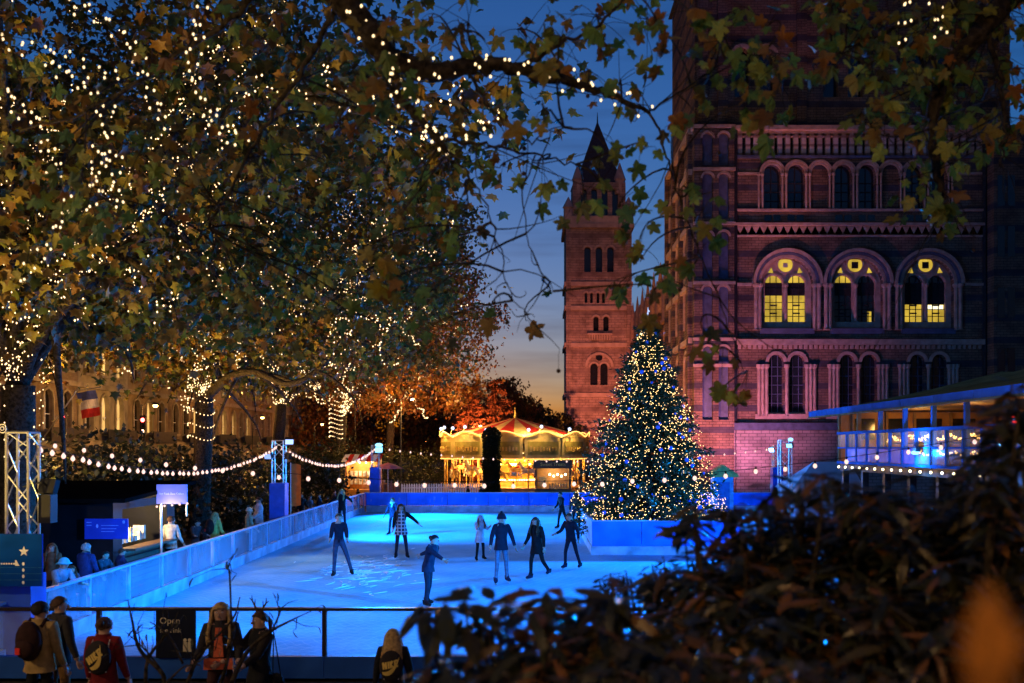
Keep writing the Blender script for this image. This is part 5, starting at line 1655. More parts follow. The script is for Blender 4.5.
def plane_tree(name, label, group, base, fork_z, cc, cr, n_limb, trunk_r, n_leaf, size, seed, leaf, n_light, bulb_r, extra=(), tmpl='plane', lights_label=None, trunk_rings=0):
    rng = np.random.default_rng(seed)
    t = thing(name, label, 'tree', base, 0, group)
    b = np.array(base, float)
    polys, limbs, subs = branch_tree(rng, base, fork_z, cc, cr, n_limb, trunk_r, extra)
    m_ = MB()
    for k, (p, r) in enumerate(polys):
        m_.tube(p - b, r, 10 if k == 0 else 6)
        if k == 0:
            m_.obj('trunk', M_bark, t, smooth=True); m_ = MB()
    m_.obj('limbs', M_bark, t, smooth=True)
    # leaf clumps: at the ends of the boughs and through the crown's shell
    cen = []
    for q in subs: cen += [q[-1], q[-2]]
    for p in limbs: cen += [p[-1], p[-3]]
    nsh = int(len(cen) * .9)
    d = rng.normal(0, 1, (nsh, 3)); d /= np.linalg.norm(d, axis=1)[:, None]
    cen = np.array(cen)
    shell = np.array(cc) + np.array(cr) * d * rng.uniform(.55, 1.0, (nsh, 1)) ** .6
    cen = np.vstack([cen, shell])
    cen = cen[cen[:, 2] > fork_z + 1.3]
    w = rng.uniform(.3, 1.0, len(cen)); w /= w.sum()
    idx = rng.choice(len(cen), n_leaf, p=w)
    sig = rng.uniform(.35, .95, len(cen)) * np.mean(cr) / 8
    pos = cen[idx] + rng.normal(0, 1, (n_leaf, 3)) * sig[idx][:, None] * np.array([1, 1, .75])
    rot = rand_rots(rng, n_leaf)
    scl = rng.uniform(.7, 1.25, n_leaf) * size
    tv, tf = (PL_V, PL_F) if tmpl == 'plane' else (QL_V, QL_F)
    link_mesh('crown', scatter_mesh('crown', tv, tf, pos - b, rot, scl, leaf), t)['kind'] = 'stuff'
    if n_light:
        pts = []
        paths = limbs + subs
        order = [w_ for w_ in rng.permutation(len(paths)) if paths[w_][:, 2].mean() > fork_z + 1.2]
        left = n_light * .8
        for w_ in order:
            p = paths[w_]
            L_ = np.linalg.norm(np.diff(p, axis=0), axis=1).sum()
            n = int(L_ / rng.uniform(.055, .095))
            if left < 0: break
            if n < 4: continue
            left -= n
            tt = np.linspace(.03, 1, n) * (len(p) - 1)
            i = np.minimum(tt.astype(int), len(p) - 2); f = (tt - i)[:, None]
            c = p[i] * (1 - f) + p[i + 1] * f
            ph = np.linspace(0, L_ * rng.uniform(5, 8), n) + rng.uniform(0, 6)
            rr = rng.uniform(.1, .3)
            c = c + np.stack([np.cos(ph), np.sin(ph) * .5, np.sin(ph)], 1) * rr + rng.normal(0, .035, c.shape)
            c[:, 1] -= .45
            pts.append(c)
        # strings that droop from bough to bough on the camera's side
        for k in range(int(n_light / 110)):
            a = paths[rng.integers(len(paths))][-1].copy(); a[1] -= .6
            e = a + np.array([rng.normal(-.4, .8), rng.normal(0, .5), rng.uniform(-2.0, -.4)])
            if e[2] < fork_z + .8: continue
            if VX + a[0] / a[1] * FPX > 400: continue
            n = int(np.linalg.norm(e - a) / .17)
            if n < 3: continue
            s = np.linspace(0, 1, n)[:, None]
            pts.append(a * (1 - s) + e * s - np.array([0, 0, .5]) * (4 * s * (1 - s)) + rng.normal(0, .04, (n, 3)))
        if trunk_rings:
            z = np.linspace(fork_z - 1.6, fork_z + 1.4, trunk_rings)
            for zz in z:
                an = np.linspace(PI, 2 * PI, 12) + .1
                pts.append(np.stack([b[0] + (trunk_r + .12) * np.cos(an) + .05, b[1] + (trunk_r + .12) * np.sin(an), zz + .1 * np.sin(an * 2)], 1))
        pts = np.vstack(pts)
        fl = thing('fairy_lights', lights_label, 'fairy lights', base, 0, 'fairy lights wound through the trees')
        link_mesh('bulbs', bulbs_mesh('bulbs', pts - b, rng.uniform(.75, 1.2, len(pts)) * bulb_r, M_fairy), fl)['kind'] = 'stuff'
    return t


G = 'plane trees along the park'
lowlimb1 = (np.array([W(205, 398, 40), W(228, 378, 38), W(255, 372, 37), W(290, 384, 36), W(322, 366, 36), W(345, 330, 36)]), .2)
plane_tree('plane_tree', 'nearest plane tree at left edge with thick dark trunk and strings of lights', G, (wx(16, 22.5), 22.5, 0), 5.0, (-10.2, 20.5, 11.0), (8.2, 7.5, 6.6), 11, .42, 24000, .23, 11, PLANE, 7000, .018,
           lights_label='fairy lights in the nearest plane tree at the left edge', trunk_rings=9)
plane_tree('plane_tree', 'second plane tree with a low crooked limb reaching right', G, (wx(200, 40), 40, 0), 5.6, (-11.5, 39, 12.6), (8.6, 8.5, 7.4), 12, .4, 32000, .25, 12, PLANE, 7000, .024, extra=(lowlimb1,),
           lights_label='fairy lights in the second plane tree above the ticket cabin', trunk_rings=7)
plane_tree('plane_tree', 'third plane tree with slender trunk behind the low crooked limb', G, (wx(272, 56), 56, 0), 6.0, (-10.6, 56, 13.4), (8.0, 8, 8.2), 12, .38, 30000, .27, 13, PLANE, 3600, .032, tmpl='quad',
           lights_label='fairy lights in the third plane tree')
plane_tree('plane_tree', 'fourth plane tree with light wrapped trunk above the far corner', G, (wx(336, 74), 74, 0), 6.0, (-11.0, 75, 13.0), (7.4, 8, 8.2), 12, .42, 26000, .3, 14, RUSTY, 2200, .039, tmpl='quad',
           lights_label='fairy lights in the fourth plane tree', trunk_rings=10)
plane_tree('plane_tree', 'rusty plane tree whose crown edge meets the sky', G, (wx(388, 93), 93, 0), 6.0, (-11.8, 94, 12.4), (7.6, 8, 7.6), 11, .42, 20000, .33, 15, RUSTY, 260, .06, tmpl='quad',
           lights_label='sparse fairy lights in the rusty plane tree')
plane_tree('plane_tree', 'tall plane tree behind the houses side of the avenue', G, (-24.5, 44, 0), 6.5, (-22, 46, 14), (7.5, 8, 8), 10, .42, 18000, .3, 16, PLANE, 500, .045, tmpl='quad',
           lights_label='fairy lights in the plane tree nearest the houses')
plane_tree('plane_tree', 'small dark tree at the far end of the avenue', G, (wx(500, 120), 120, 0), 3.0, (wx(497, 120), 120, 7.5), (5.2, 5, 5.2), 9, .25, 7000, .4, 17, RUSTY, 0, 0, tmpl='quad')
for k, (px, d, h, r_, lf) in enumerate(((318, 128, 15, 6, RUSTY), (352, 140, 16, 7, RUSTY), (392, 150, 15, 7, DARKL), (430, 138, 14, 6, RUSTY), (462, 160, 14, 6, DARKL))):
    plane_tree('avenue_tree', ('rusty tree far behind the light wrapped trunk', 'rusty tree far behind the far corner lamp', 'dark tree far behind the street lamp under the crowns', 'rusty tree far behind the left end of the carousel', 'dark tree far behind the left conifer')[k], 'far trees along the avenue', (wx(px, d), d, 0), 1.2, (wx(px, d), d, h * .5), (r_, r_, h * .48), 9, .3, 5500, .55, 60 + k, lf, 0, 0, tmpl='quad')
for k, (px, d, h, r_) in enumerate(((535, 150, 10, 4), (556, 155, 9, 4), (515, 140, 11, 5))):
    plane_tree('park_tree', ('dark rounded tree beside the foot of the tower', 'dark tree touching the left edge of the tower', 'dark tree behind the orange conifers')[k], 'dark trees on the skyline', (wx(px, d), d, 0), 3, (wx(px, d), d, h * .62), (r_, r_, h * .4), 8, .25, 3500, .5, 30 + k, DARKL, 0, 0, tmpl='quad')


def conifer(label, name, base, h, r, n, size, leaf, seed, group=None, layers=16, z0f=.06):
    rng = np.random.default_rng(seed)
    t = thing(name, label, 'tree', base, 0, group)
    m_ = MB(); m_.tube([(0, 0, 0), (0, 0, h * .5), (0, 0, h)], [h * .02, h * .012, .01], 8); m_.obj('trunk', M_bark, t)
    m_ = MB()
    P, D, S = [], [], []
    for L_ in range(layers):
        z = h * (z0f + (.98 - z0f) * L_ / layers)
        rl = r * (1 - L_ / layers) ** .85
        nb = max(4, int(14 * (1 - L_ / layers) + 4))
        for k in range(nb):
            az = 2 * PI * (k + rng.uniform(-.35, .35)) / nb
            ln = rl * rng.uniform(.62, 1.16) + .06
            d = np.array([math.cos(az), math.sin(az), -.18 + .3 * L_ / layers])
            z0 = z + rng.normal(0, h * .012)
            e = np.array([0, 0, z0]) + d * ln
            m_.tube([(0, 0, z0), tuple(np.array([0, 0, z0 + .02]) + d * ln * .5), tuple(e)], [.03, .02, .006], 4)
            c = int(n / (layers * nb) * (ln / r + .25) * 1.6) + 3
            tt = rng.uniform(.12, 1.05, c) ** .7
            p = np.array([0, 0, z0]) + d * (ln * tt)[:, None] + rng.normal(0, 1, (c, 3)) * np.array([.09, .09, .06]) * (r / 2.6)
            P.append(p); S.append(rng.uniform(.7, 1.3, c) * size)
            y = np.tile(d, (c, 1)) * .8 + rng.normal(0, .5, (c, 3)); D.append(y)
    m_.obj('boughs', M_bark, t)
    P = np.vstack(P); D = np.vstack(D); S = np.concatenate(S)
    y = D / np.linalg.norm(D, axis=1)[:, None]
    x = np.cross(y, rng.normal(0, 1, y.shape)); x /= np.linalg.norm(x, axis=1)[:, None]
    rot = np.stack([x * .45, y, np.cross(x, y)], 2)
    link_mesh('needles', scatter_mesh('needles', QL_V, QL_F, P, rot, S, leaf), t)['kind'] = 'stuff'
    return t


FIR = leafmat('fir_needle', [(.012, .035, .014), (.022, .06, .022), (.035, .075, .025)], .1)
REDC = leafmat('red_lit_conifer', [(.12, .04, .02), (.2, .07, .03), (.15, .05, .03)], .2)  # orange light worked into the needle colour
TB = (wx(648, 37.8), 37.8, 0.0)
TH, TR = wz(318, 37.8), 2.8
xt = conifer('tall fir christmas tree covered in warm white lights inside the blue enclosure', 'christmas_tree', TB, TH, TR, 24000, .2, FIR, 41, layers=24, z0f=.14)
rng = np.random.default_rng(42)
pts = []
# light strings: spiral garlands plus a loose net
for k in range(4200):
    t = rng.random() ** 1.35
    z = TH * (.13 + .85 * t)
    rl = TR * (1 - (z - TH * .13) / (TH * .87)) ** .85 * rng.uniform(.7, 1.14)
    swag = .25 * math.sin(k * .7)
    az = rng.uniform(0, 2 * PI)
    clump = math.sin(az * 5 + z * 2.1) + math.sin(az * 3 - z * 3.3)
    if clump < -.35 and rng.random() < .72: continue
    if math.cos(az + PI / 2) < -.5: continue
    pts.append((rl * math.cos(az), rl * math.sin(az), z - .1 + swag * .2))
for s in range(6):
    a0 = -PI / 2 + (s - 2.5) * .42
    for k in range(40):
        z = TH * (.85 - .75 * k / 40); rl = TR * (1 - z / TH) ** .85 * 1.04
        a = a0 + .35 * math.sin(k * .25 + s)
        pts.append((rl * math.cos(a), rl * math.sin(a), z))
fl = thing('tree_lights', 'warm white lights strung over the christmas tree', 'fairy lights', TB)
link_mesh('bulbs', bulbs_mesh('bulbs', pts, .0145, emitmat('tree_bulb', (1.0, .6, .22), 1.6), 1), fl)['kind'] = 'stuff'
bb = MB(); bb.ball((0, 0, 0), .075, 10, 7); b0 = None
M_baub = mat('blue_bauble', (.02, .08, .5), .12, .2, spec=.8)
M_baub.node_tree.nodes['Principled BSDF'].inputs['Emission Color'].default_value = (.02, .15, 1, 1)
M_baub.node_tree.nodes['Principled BSDF'].inputs['Emission Strength'].default_value = .05
for k in range(46):
    t = rng.random() ** 1.5
    z = TH * (.14 + .8 * t); rl = TR * (1 - z / TH) ** .85 * 1.05
    az = -PI / 2 + rng.uniform(-1.4, 1.4)
    o = bb.obj('bauble', M_baub, xt, smooth=True) if b0 is None else link_mesh('bauble', b0.data, xt)
    b0 = b0 or o
    o.location = (rl * math.cos(az), rl * math.sin(az), z)
    o.scale = [rng.uniform(.6, 1.15)] * 3
m_ = MB(); m_.tube([(0, 0, TH - .3), (0, 0, TH + .4)], [.03, .012], 6)
for k in range(5): m_.ball((.03 * math.sin(k * 2), .03 * math.cos(k * 2), TH - .1 + k * .09), .035, 6, 4)
m_.obj('topper', emitmat('topper_glow', (.45, .6, 1), .5), xt)
for a in range(6):
    an = -PI / 2 + (a - 2.5) * .5
    z = 1.4 + 1.0 * a
    rl = TR * (1 - z / TH) ** .85 + .25
for k, (px, d, h, r_) in enumerate(((470, 108, 8.6, 3.0), (498, 110, 9.8, 3.2))):
    conifer(('left of two conifers lit orange behind the carousel', 'right of two conifers lit orange behind the carousel')[k], 'conifer', (wx(px, d), d, 0), h + 2, r_, 6000, .4, REDC, 50 + k, 'orange lit conifers', 16)

# clipped yew column in front of the carousel
yw = thing('clipped_yew', 'dark clipped yew column in front of the carousel', 'tree', (wx(491.5, 66), 66, 0))
rng = np.random.default_rng(77)
N = 9000
zz = rng.uniform(0.1, wz(428, 66), N); hy = wz(428, 66)
rr = 0.56 * np.minimum(1, (hy - zz) / .5 + .35) * (1 + .1 * np.sin(zz * 3)) * rng.uniform(.8, 1.05, N)
az = rng.uniform(0, 2 * PI, N)
link_mesh('crown', scatter_mesh('crown', QL_V, QL_F, np.stack([rr * np.cos(az), rr * np.sin(az), zz], 1), rand_rots(rng, N, -.3), np.full(N, .14), DARKL), yw)['kind'] = 'stuff'
m_ = MB(); m_.tube([(0, 0, 0), (0, 0, hy - .2)], [.3, .3], 8); m_.obj('trunk', M_bark, yw)


def shrub(label, name, loc, rad, n, size, leaf, seed, group, tmpl=(QL_V, QL_F), stems=7):
    rng = np.random.default_rng(seed)
    t = thing(name, label, 'shrub', loc, 0, group)
    m_ = MB(); cen = []
    for k in range(stems):
        d = rng.normal(0, 1, 3); d[2] = abs(d[2]) + .6; d /= np.linalg.norm(d)
        e = d * np.array(rad) * np.array([.8, .8, 1.5]); e[2] = min(e[2], rad[2] * 1.9)
        m_.tube([(0, 0, 0), tuple(e * .5 + rng.normal(0, .1, 3)), tuple(e)], [.05, .03, .01], 5); cen.append(e)
    m_.obj('stems', M_bark, t)
    d = rng.normal(0, 1, (60, 3)); d /= np.linalg.norm(d, axis=1)[:, None]
    cen = np.vstack([np.array(cen), d * np.array(rad) * rng.uniform(.5, 1, (60, 1)) + np.array([0, 0, rad[2]])])
    pos = cen[rng.integers(len(cen), size=n)] + rng.normal(0, .22, (n, 3)) * np.mean(rad)
    pos[:, 2] = np.abs(pos[:, 2])
    link_mesh('foliage', scatter_mesh('foliage', tmpl[0], tmpl[1], pos, rand_rots(rng, n, .3), rng.uniform(.7, 1.3, n) * size, leaf), t)['kind'] = 'stuff'


for k, (px, d, rw, h) in enumerate(((60, 34, 2.6, 1.7), (110, 36, 2.8, 2.1), (165, 40, 2.6, 1.8), (225, 43, 2.6, 1.9), (262, 48, 2.4, 1.8), (310, 55, 2.6, 1.7), (345, 66, 3, 2.0), (408, 82, 3.4, 1.8), (440, 92, 3.4, 1.8), (20, 31, 2.4, 1.9))):
    shrub(('dark rounded park shrub below the red traffic signal', 'large dark park shrub below the flag', 'dark park shrub above the box office sign', 'dark park shrub right of the second plane trunk', 'dark park shrub left of the plinth truss',
           'dark park shrub behind the second festoon', 'dark park shrub left of the far corner lamp', 'dark park shrub right of the far corner lamp', 'dark park shrub left of the carousel', 'dark park shrub behind the golden truss')[k],
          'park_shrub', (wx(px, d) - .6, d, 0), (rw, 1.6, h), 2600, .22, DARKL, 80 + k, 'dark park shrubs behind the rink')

# ------------------------------------------------------------------ overhanging plane boughs close to the camera
def leaf_set(root, name, tv, tf, pos, rot, scl, material, n_obj=300, seed=0, variants=4):
    """nearest leaves in view as single objects sharing meshes, the others as one part"""
    rng = np.random.default_rng(seed)
    px = VX + pos[:, 0] / pos[:, 1] * FPX; py = VY - (pos[:, 2] - H) / pos[:, 1] * FPX
    inv = (px > -5) & (px < 1029) & (py > -5) & (py < 688) & (pos[:, 1] > .3)
    big = np.where(inv, scl / pos[:, 1], 0)
    order = np.argsort(-big)
    pick = [i for i in order[:n_obj] if inv[i]]
    rest = np.setdiff1d(np.arange(len(pos)), pick)
    o = np.array(root.location)
    mes = []
    for v in range(variants):
        bend = rng.uniform(.2, 2.9); tw = rng.uniform(-.5, .5); nar = rng.uniform(.7, 1.1)
        V = [(x * nar + tw * y * y * .4, y, z * bend + tw * x * y) for x, y, z in tv]
        me = bpy.data.meshes.new(name); me.from_pydata(V, [], [tuple(f) for f in tf]); me.materials.append(material); mes.append(me)
    for i in pick:
        lo = link_mesh(name, mes[rng.integers(variants)], root)
        M = Matrix(rot[i].tolist()).to_4x4(); M = M @ Matrix.Scale(float(scl[i]), 4)
        M.translation = Vector((pos[i] - o).tolist())
        lo.matrix_local = M
    if len(rest):
        link_mesh('further_leaves', scatter_mesh('further_leaves', tv, tf, pos[rest] - o, rot[rest], scl[rest], material), root)['kind'] = 'stuff'


def overhang(label, base, boughs, clusters, seed, lights=None, lights_label=None, size=(.085, .18), balls=0):
    rng = np.random.default_rng(seed)
    t = thing('plane_tree', label, 'tree', base, 0, 'plane trees leaning over the camera')
    b = np.array(base, float)
    nodes = []
    for k, (pts, r0, r1) in enumerate(boughs):
        P = smooth_path([np.array(p, float) for p in pts], 7)
        P = P + rng.normal(0, .012, P.shape)
        m_ = MB(); m_.tube(P - b, list(np.linspace(r0, r1, len(P))), 9 if r0 > .1 else 7)
        m_.obj('trunk' if k == 0 else 'bough', M_bark, t, smooth=True)
        if k: nodes.append(P)
    nodes = np.vstack(nodes)
    pos, rot, scl = [], [], []
    tw = MB(); ballm = []
    for (px, py, r, n, d) in clusters:
        c = np.array(W(px, py, d))
        dd = np.linalg.norm(nodes - c, axis=1)
        s = nodes[np.argmin(dd)]
        q = bezier(s, s + (c - s) * .35 + rng.normal(0, .1, 3) + [0, 0, .1], c + rng.normal(0, .08, 3) + [0, 0, .12], c, 8)
        if dd.min() < 2.2:
            tw.tube(q - b, list(np.linspace(.011, .004, 8)), 5)
        rad = r * d / FPX
        for k in range(int(n * 1.45)):
            e = c + rng.normal(0, .62, 3) * rad
            s2 = q[rng.integers(4, 8)]
            z = bezier(s2, s2 + (e - s2) * .4 + [0, 0, .04], e + [0, 0, .05], e, 4)
            tw.tube(z - b, [.004, .003, .0025, .002], 3)
            pos.append(e); scl.append(rng.uniform(*size))
            y = (e - s2); y[2] -= .12 + .12 * rng.random(); y += rng.normal(0, .1, 3); y /= np.linalg.norm(y) + 1e-6
            nrm = np.array([rng.normal(0, .5), -1.0, rng.normal(.3, .5)])
            x = np.cross(y, nrm); x /= np.linalg.norm(x) + 1e-6
            rot.append(np.stack([x, y, np.cross(x, y)], 1))
    # bare drooping twiglets
    for k in range(85):
        s = nodes[rng.integers(len(nodes))]
        e = s + rng.normal(0, .35, 3) + [0, 0, -.35 * rng.random()]
        q = bezier(s, s + (e - s) * .3 + rng.normal(0, .08, 3), e + rng.normal(0, .08, 3), e, 6)
        tw.tube(q - b, list(np.linspace(.006, .002, 6)), 4)
        if k < balls:
            tw.tube([e - b, e - b - np.array([0, 0, .12])], .002, 3); ballm.append(e - b - np.array([0, 0, .13]))
    tw.obj('twigs', M_bark, t)['kind'] = 'stuff'
    for p in ballm:
        m_ = MB(); m_.ball(p, .018, 8, 6); m_.obj('seed_ball', mat('seed_ball', (.05, .03, .02)), t)
    leaf_set(t, 'leaf', NL_V, NL_F, np.array(pos), np.array(rot), np.array(scl), PLANE_NEAR, 300, seed, 12)
    if lights:
        pts = []
        for pth, n in lights:
            P = smooth_path([np.array(p, float) for p in pth], 12)
            for k in range(n):
                i = int(k / n * (len(P) - 1)); a = k * 2.1
                pts.append(P[i] + np.array([.05 * math.cos(a), -.07 - .02 * rng.random(), .075 * math.sin(a)]) + rng.normal(0, .02, 3))
        fl = thing('fairy_lights', lights_label, 'fairy lights', np.mean(pts, 0), 0, 'fairy lights wound through the trees')
        m_ = MB()
        for k, p in enumerate(pts):
            if k == 0:
                b0 = MB(); b0.ball((0, 0, 0), (.0098, .0098, .0135), 8, 5); b0 = b0.obj('bulb', emitmat('bough_bulb', (1, .68, .34), .7), fl, p - np.array(fl.location))
            else:
                link_mesh('bulb', b0.data, fl, p - np.array(fl.location))
        m_.tube([Vector(p - np.array(fl.location)) for p in pts], .004, 3); m_.obj('wire', M_wire, fl)
    return t


A_main = [(-5.6, 5.2, 6.3), tuple(W(180, -140, 7.2)), tuple(W(300, -55, 7.8)), tuple(W(342, -2, 8)), tuple(W(372, 38, 8)), tuple(W(395, 62, 8)), tuple(W(440, 73, 8.1)), tuple(W(480, 66, 8.2)), tuple(W(522, 71, 8.2)), tuple(W(570, 83, 8.4)), tuple(W(612, 97, 8.5)), tuple(W(650, 112, 8.6))]
A_fork = [tuple(W(394, 60, 8)), tuple(W(397, 92, 8)), tuple(W(424, 125, 7.9)), tuple(W(446, 150, 7.9))]
A_thin = [tuple(W(424, 126, 7.9)), tuple(W(460, 143, 8)), tuple(W(495, 146, 8)), tuple(W(535, 155, 8.1)), tuple(W(576, 166, 8.2))]
A_thin2 = [tuple(W(470, 68, 8.1)), tuple(W(480, 95, 8)), tuple(W(505, 122, 7.9)), tuple(W(530, 142, 7.9)), tuple(W(560, 128, 7.8))]
A_drop = [tuple(W(650, 112, 8.6)), tuple(W(662, 140, 8.6)), tuple(W(674, 182, 8.5)), tuple(W(692, 236, 8.5)), tuple(W(720, 300, 8.5)), tuple(W(745, 372, 8.4))]
A_hang = [tuple(W(446, 150, 7.9)), tuple(W(478, 190, 7.8)), tuple(W(498, 245, 7.8)), tuple(W(512, 300, 7.8)), tuple(W(535, 318, 7.8))]
A_hang2 = [tuple(W(535, 155, 8.1)), tuple(W(522, 200, 8)), tuple(W(530, 245, 8)), tuple(W(552, 290, 8))]
A_up = [tuple(W(520, 70, 8.2)), tuple(W(560, 45, 8)), tuple(W(600, 25, 8)), tuple(W(640, -20, 7.8))]
A_up2 = [tuple(W(650, 112, 8.6)), tuple(W(690, 85, 8.5)), tuple(W(740, 60, 8.4)), tuple(W(790, 55, 8.3))]
A_left = [tuple(W(300, -55, 7.8)), tuple(W(240, 10, 8.5)), tuple(W(170, 60, 9)), tuple(W(90, 110, 9.5)), tuple(W(20, 130, 10))]
A_left2 = [tuple(W(342, -2, 8)), tuple(W(310, 60, 8.6)), tuple(W(270, 120, 9)), tuple(W(230, 190, 9.4)), tuple(W(200, 240, 9.6))]
cl = [(430, 18, 30, 7), (470, 28, 32, 8), (352, 70, 25, 5), (520, 30, 28, 7), (560, 45, 26, 8), (600, 25, 34, 11), (640, 18, 30, 10), (662, 55, 26, 8), (585, 80, 20, 5), (618, 88, 25, 8),
      (545, 120, 22, 5), (540, 172, 22, 4), (500, 168, 18, 4), (600, 182, 26, 7), (618, 212, 20, 5), (606, 146, 14, 2), (642, 150, 14, 3), (415, 85, 16, 4), (448, 48, 14, 4), (425, 165, 24, 7),
      (442, 190, 24, 9), (412, 205, 22, 7), (460, 215, 18, 5), (482, 178, 14, 3), (492, 312, 9, 2), (480, 240, 8, 1), (526, 321, 5, 1), (550, 293, 4, 1), (682, 190, 18, 4), (702, 212, 18, 4), (690, 262, 15, 4),
      (716, 352, 16, 5), (746, 385, 13, 4), (722, 396, 10, 3), (702, 330, 8, 2), (620, 290, 18, 5), (640, 262, 12, 2), (690, 20, 22, 5), (725, 35, 26, 7), (745, 75, 26, 9), (775, 95, 20, 7), (765, 30, 22, 5),
      (705, 100, 14, 3), (740, 105, 18, 5), (715, 60, 20, 6), (770, 65, 20, 6), (735, 15, 20, 5), (785, 110, 12, 3), (670, 130, 14, 4), (380, 110, 24, 6), (375, 30, 20, 5), (395, 225, 20, 6), (372, 262, 24, 7), (395, 280, 22, 7), (452, 245, 14, 4), (415, 308, 14, 4), (440, 330, 12, 3), (640, 240, 12, 3), (585, 205, 12, 3), (655, 290, 14, 4)]
rl = random.Random(9)
cl = [(a, b_, c * 1.15, n * .85, 7.2 + rl.random() * 2.6) for a, b_, c, n in cl]
cl += [(rl.uniform(-5, 345), rl.uniform(-5, 215) * (1 - .0), 26, rl.randint(3, 7), 8.3 + rl.random() * 1.8) for k in range(22)]
cl += [(rl.uniform(180, 400), rl.uniform(200, 340), 20, rl.randint(1, 3), 9 + rl.random() * 1.5) for k in range(12)]
overhang('plane tree leaning in from the left with a lit bough across the sky', (-6.4, 4.6, 1.0),
         [([(-6.4, 4.6, 1.0), (-6.3, 4.7, 3.5), (-5.6, 5.2, 6.3)], .32, .2), (A_main, .15, .016), (A_fork, .05, .022), (A_thin, .016, .007), (A_thin2, .012, .006), (A_drop, .012, .004), (A_hang, .008, .003), (A_hang2, .007, .003), (A_up, .02, .008), (A_up2, .01, .005), (A_left, .035, .01), (A_left2, .03, .008)],
         cl, 91, [(A_main[3:], 52), (A_fork, 24), ([W(440, 150, 8), W(470, 134, 8), W(500, 130, 8)], 9), ([W(-5, 38, 9), W(60, 60, 9.2), W(130, 86, 9)], 26), ([W(-5, 85, 9), W(40, 130, 9), W(70, 205, 9.2), W(20, 290, 9.3)], 46), ([W(60, 70, 9), W(112, 120, 9), W(92, 200, 9)], 28),
          ([W(70, 5, 9), W(130, 40, 9), W(150, 90, 9), W(172, 132, 9)], 30), ([W(100, 158, 9), W(98, 216, 9)], 14), ([W(115, 152, 9), W(126, 216, 9)], 14), ([W(205, 10, 8.8), W(195, 70, 8.8), W(215, 120, 8.9), W(250, 150, 9)], 34)], 'fairy lights wound along the bough that crosses the sky', balls=26)
B1 = [(7.5, 5.5, 7.5), tuple(W(1120, -80, 8.2)), tuple(W(1030, -20, 9)), tuple(W(985, 25, 9)), tuple(W(945, 75, 9)), tuple(W(932, 130, 9)), tuple(W(940, 185, 9)), tuple(W(932, 225, 9))]
B2 = [tuple(W(1000, 10, 9)), tuple(W(940, 15, 9)), tuple(W(880, 35, 9)), tuple(W(835, 55, 9))]
B3 = [tuple(W(985, 25, 9)), tuple(W(1000, 80, 9)), tuple(W(1005, 130, 9)), tuple(W(1000, 165, 9))]
clb = [(850, 45, 24, 8), (870, 75, 22, 7), (890, 20, 26, 9), (915, 50, 28, 11), (940, 25, 28, 11), (965, 60, 28, 11), (990, 30, 26, 9), (1010, 70, 22, 9), (945, 95, 24, 10), (975, 110, 22, 9), (1005, 115, 20, 7), (920, 115, 18, 6),
       (900, 85, 18, 6), (930, 160, 14, 5), (925, 185, 14, 5), (945, 200, 14, 5), (910, 205, 12, 4), (940, 222, 10, 3), (960, 165, 10, 3), (1010, 25, 20, 6), (840, 15, 20, 5), (815, 70, 18, 3), (985, 150, 12, 3), (870, 120, 12, 3)]
clb += [(rl.uniform(825, 1022), rl.uniform(0, 150), 16, rl.randint(3, 7)) for k in range(34)]
clb = [(a, b_, c * 1.15, n, 8.3 + rl.random() * 2.4) for a, b_, c, n in clb]
overhang('plane tree hanging in from the top right before the museum', (8.6, 5.0, .95),
         [([(8.6, 5.0, .95), (8.5, 5.1, 4), (7.5, 5.5, 7.5)], .34, .22), (B1, .16, .01), (B2, .03, .008), (B3, .03, .008)], clb, 92,
         [([W(905, -5, 9), W(900, 20, 9), W(895, 50, 9)], 10), ([W(930, 10, 9), W(940, 45, 9)], 8)], 'few fairy lights in the leaves at the top right', balls=8)

# ------------------------------------------------------------------ dark evergreen shrubs on the bank in front of the camera
EVER = leafmat('evergreen_leaf', [(.01, .014, .006), (.02, .024, .008), (.03, .032, .01), (.015, .018, .007), (.2, .085, .016), (.012, .016, .007), (.06, .045, .012), (.03, .035, .01)], .1, .42, .4)  # the orange-brown entry puts warm highlights into some leaves
FINE = leafmat('fine_leaf', [(.012, .018, .008), (.03, .035, .012), (.02, .025, .008)], .15)


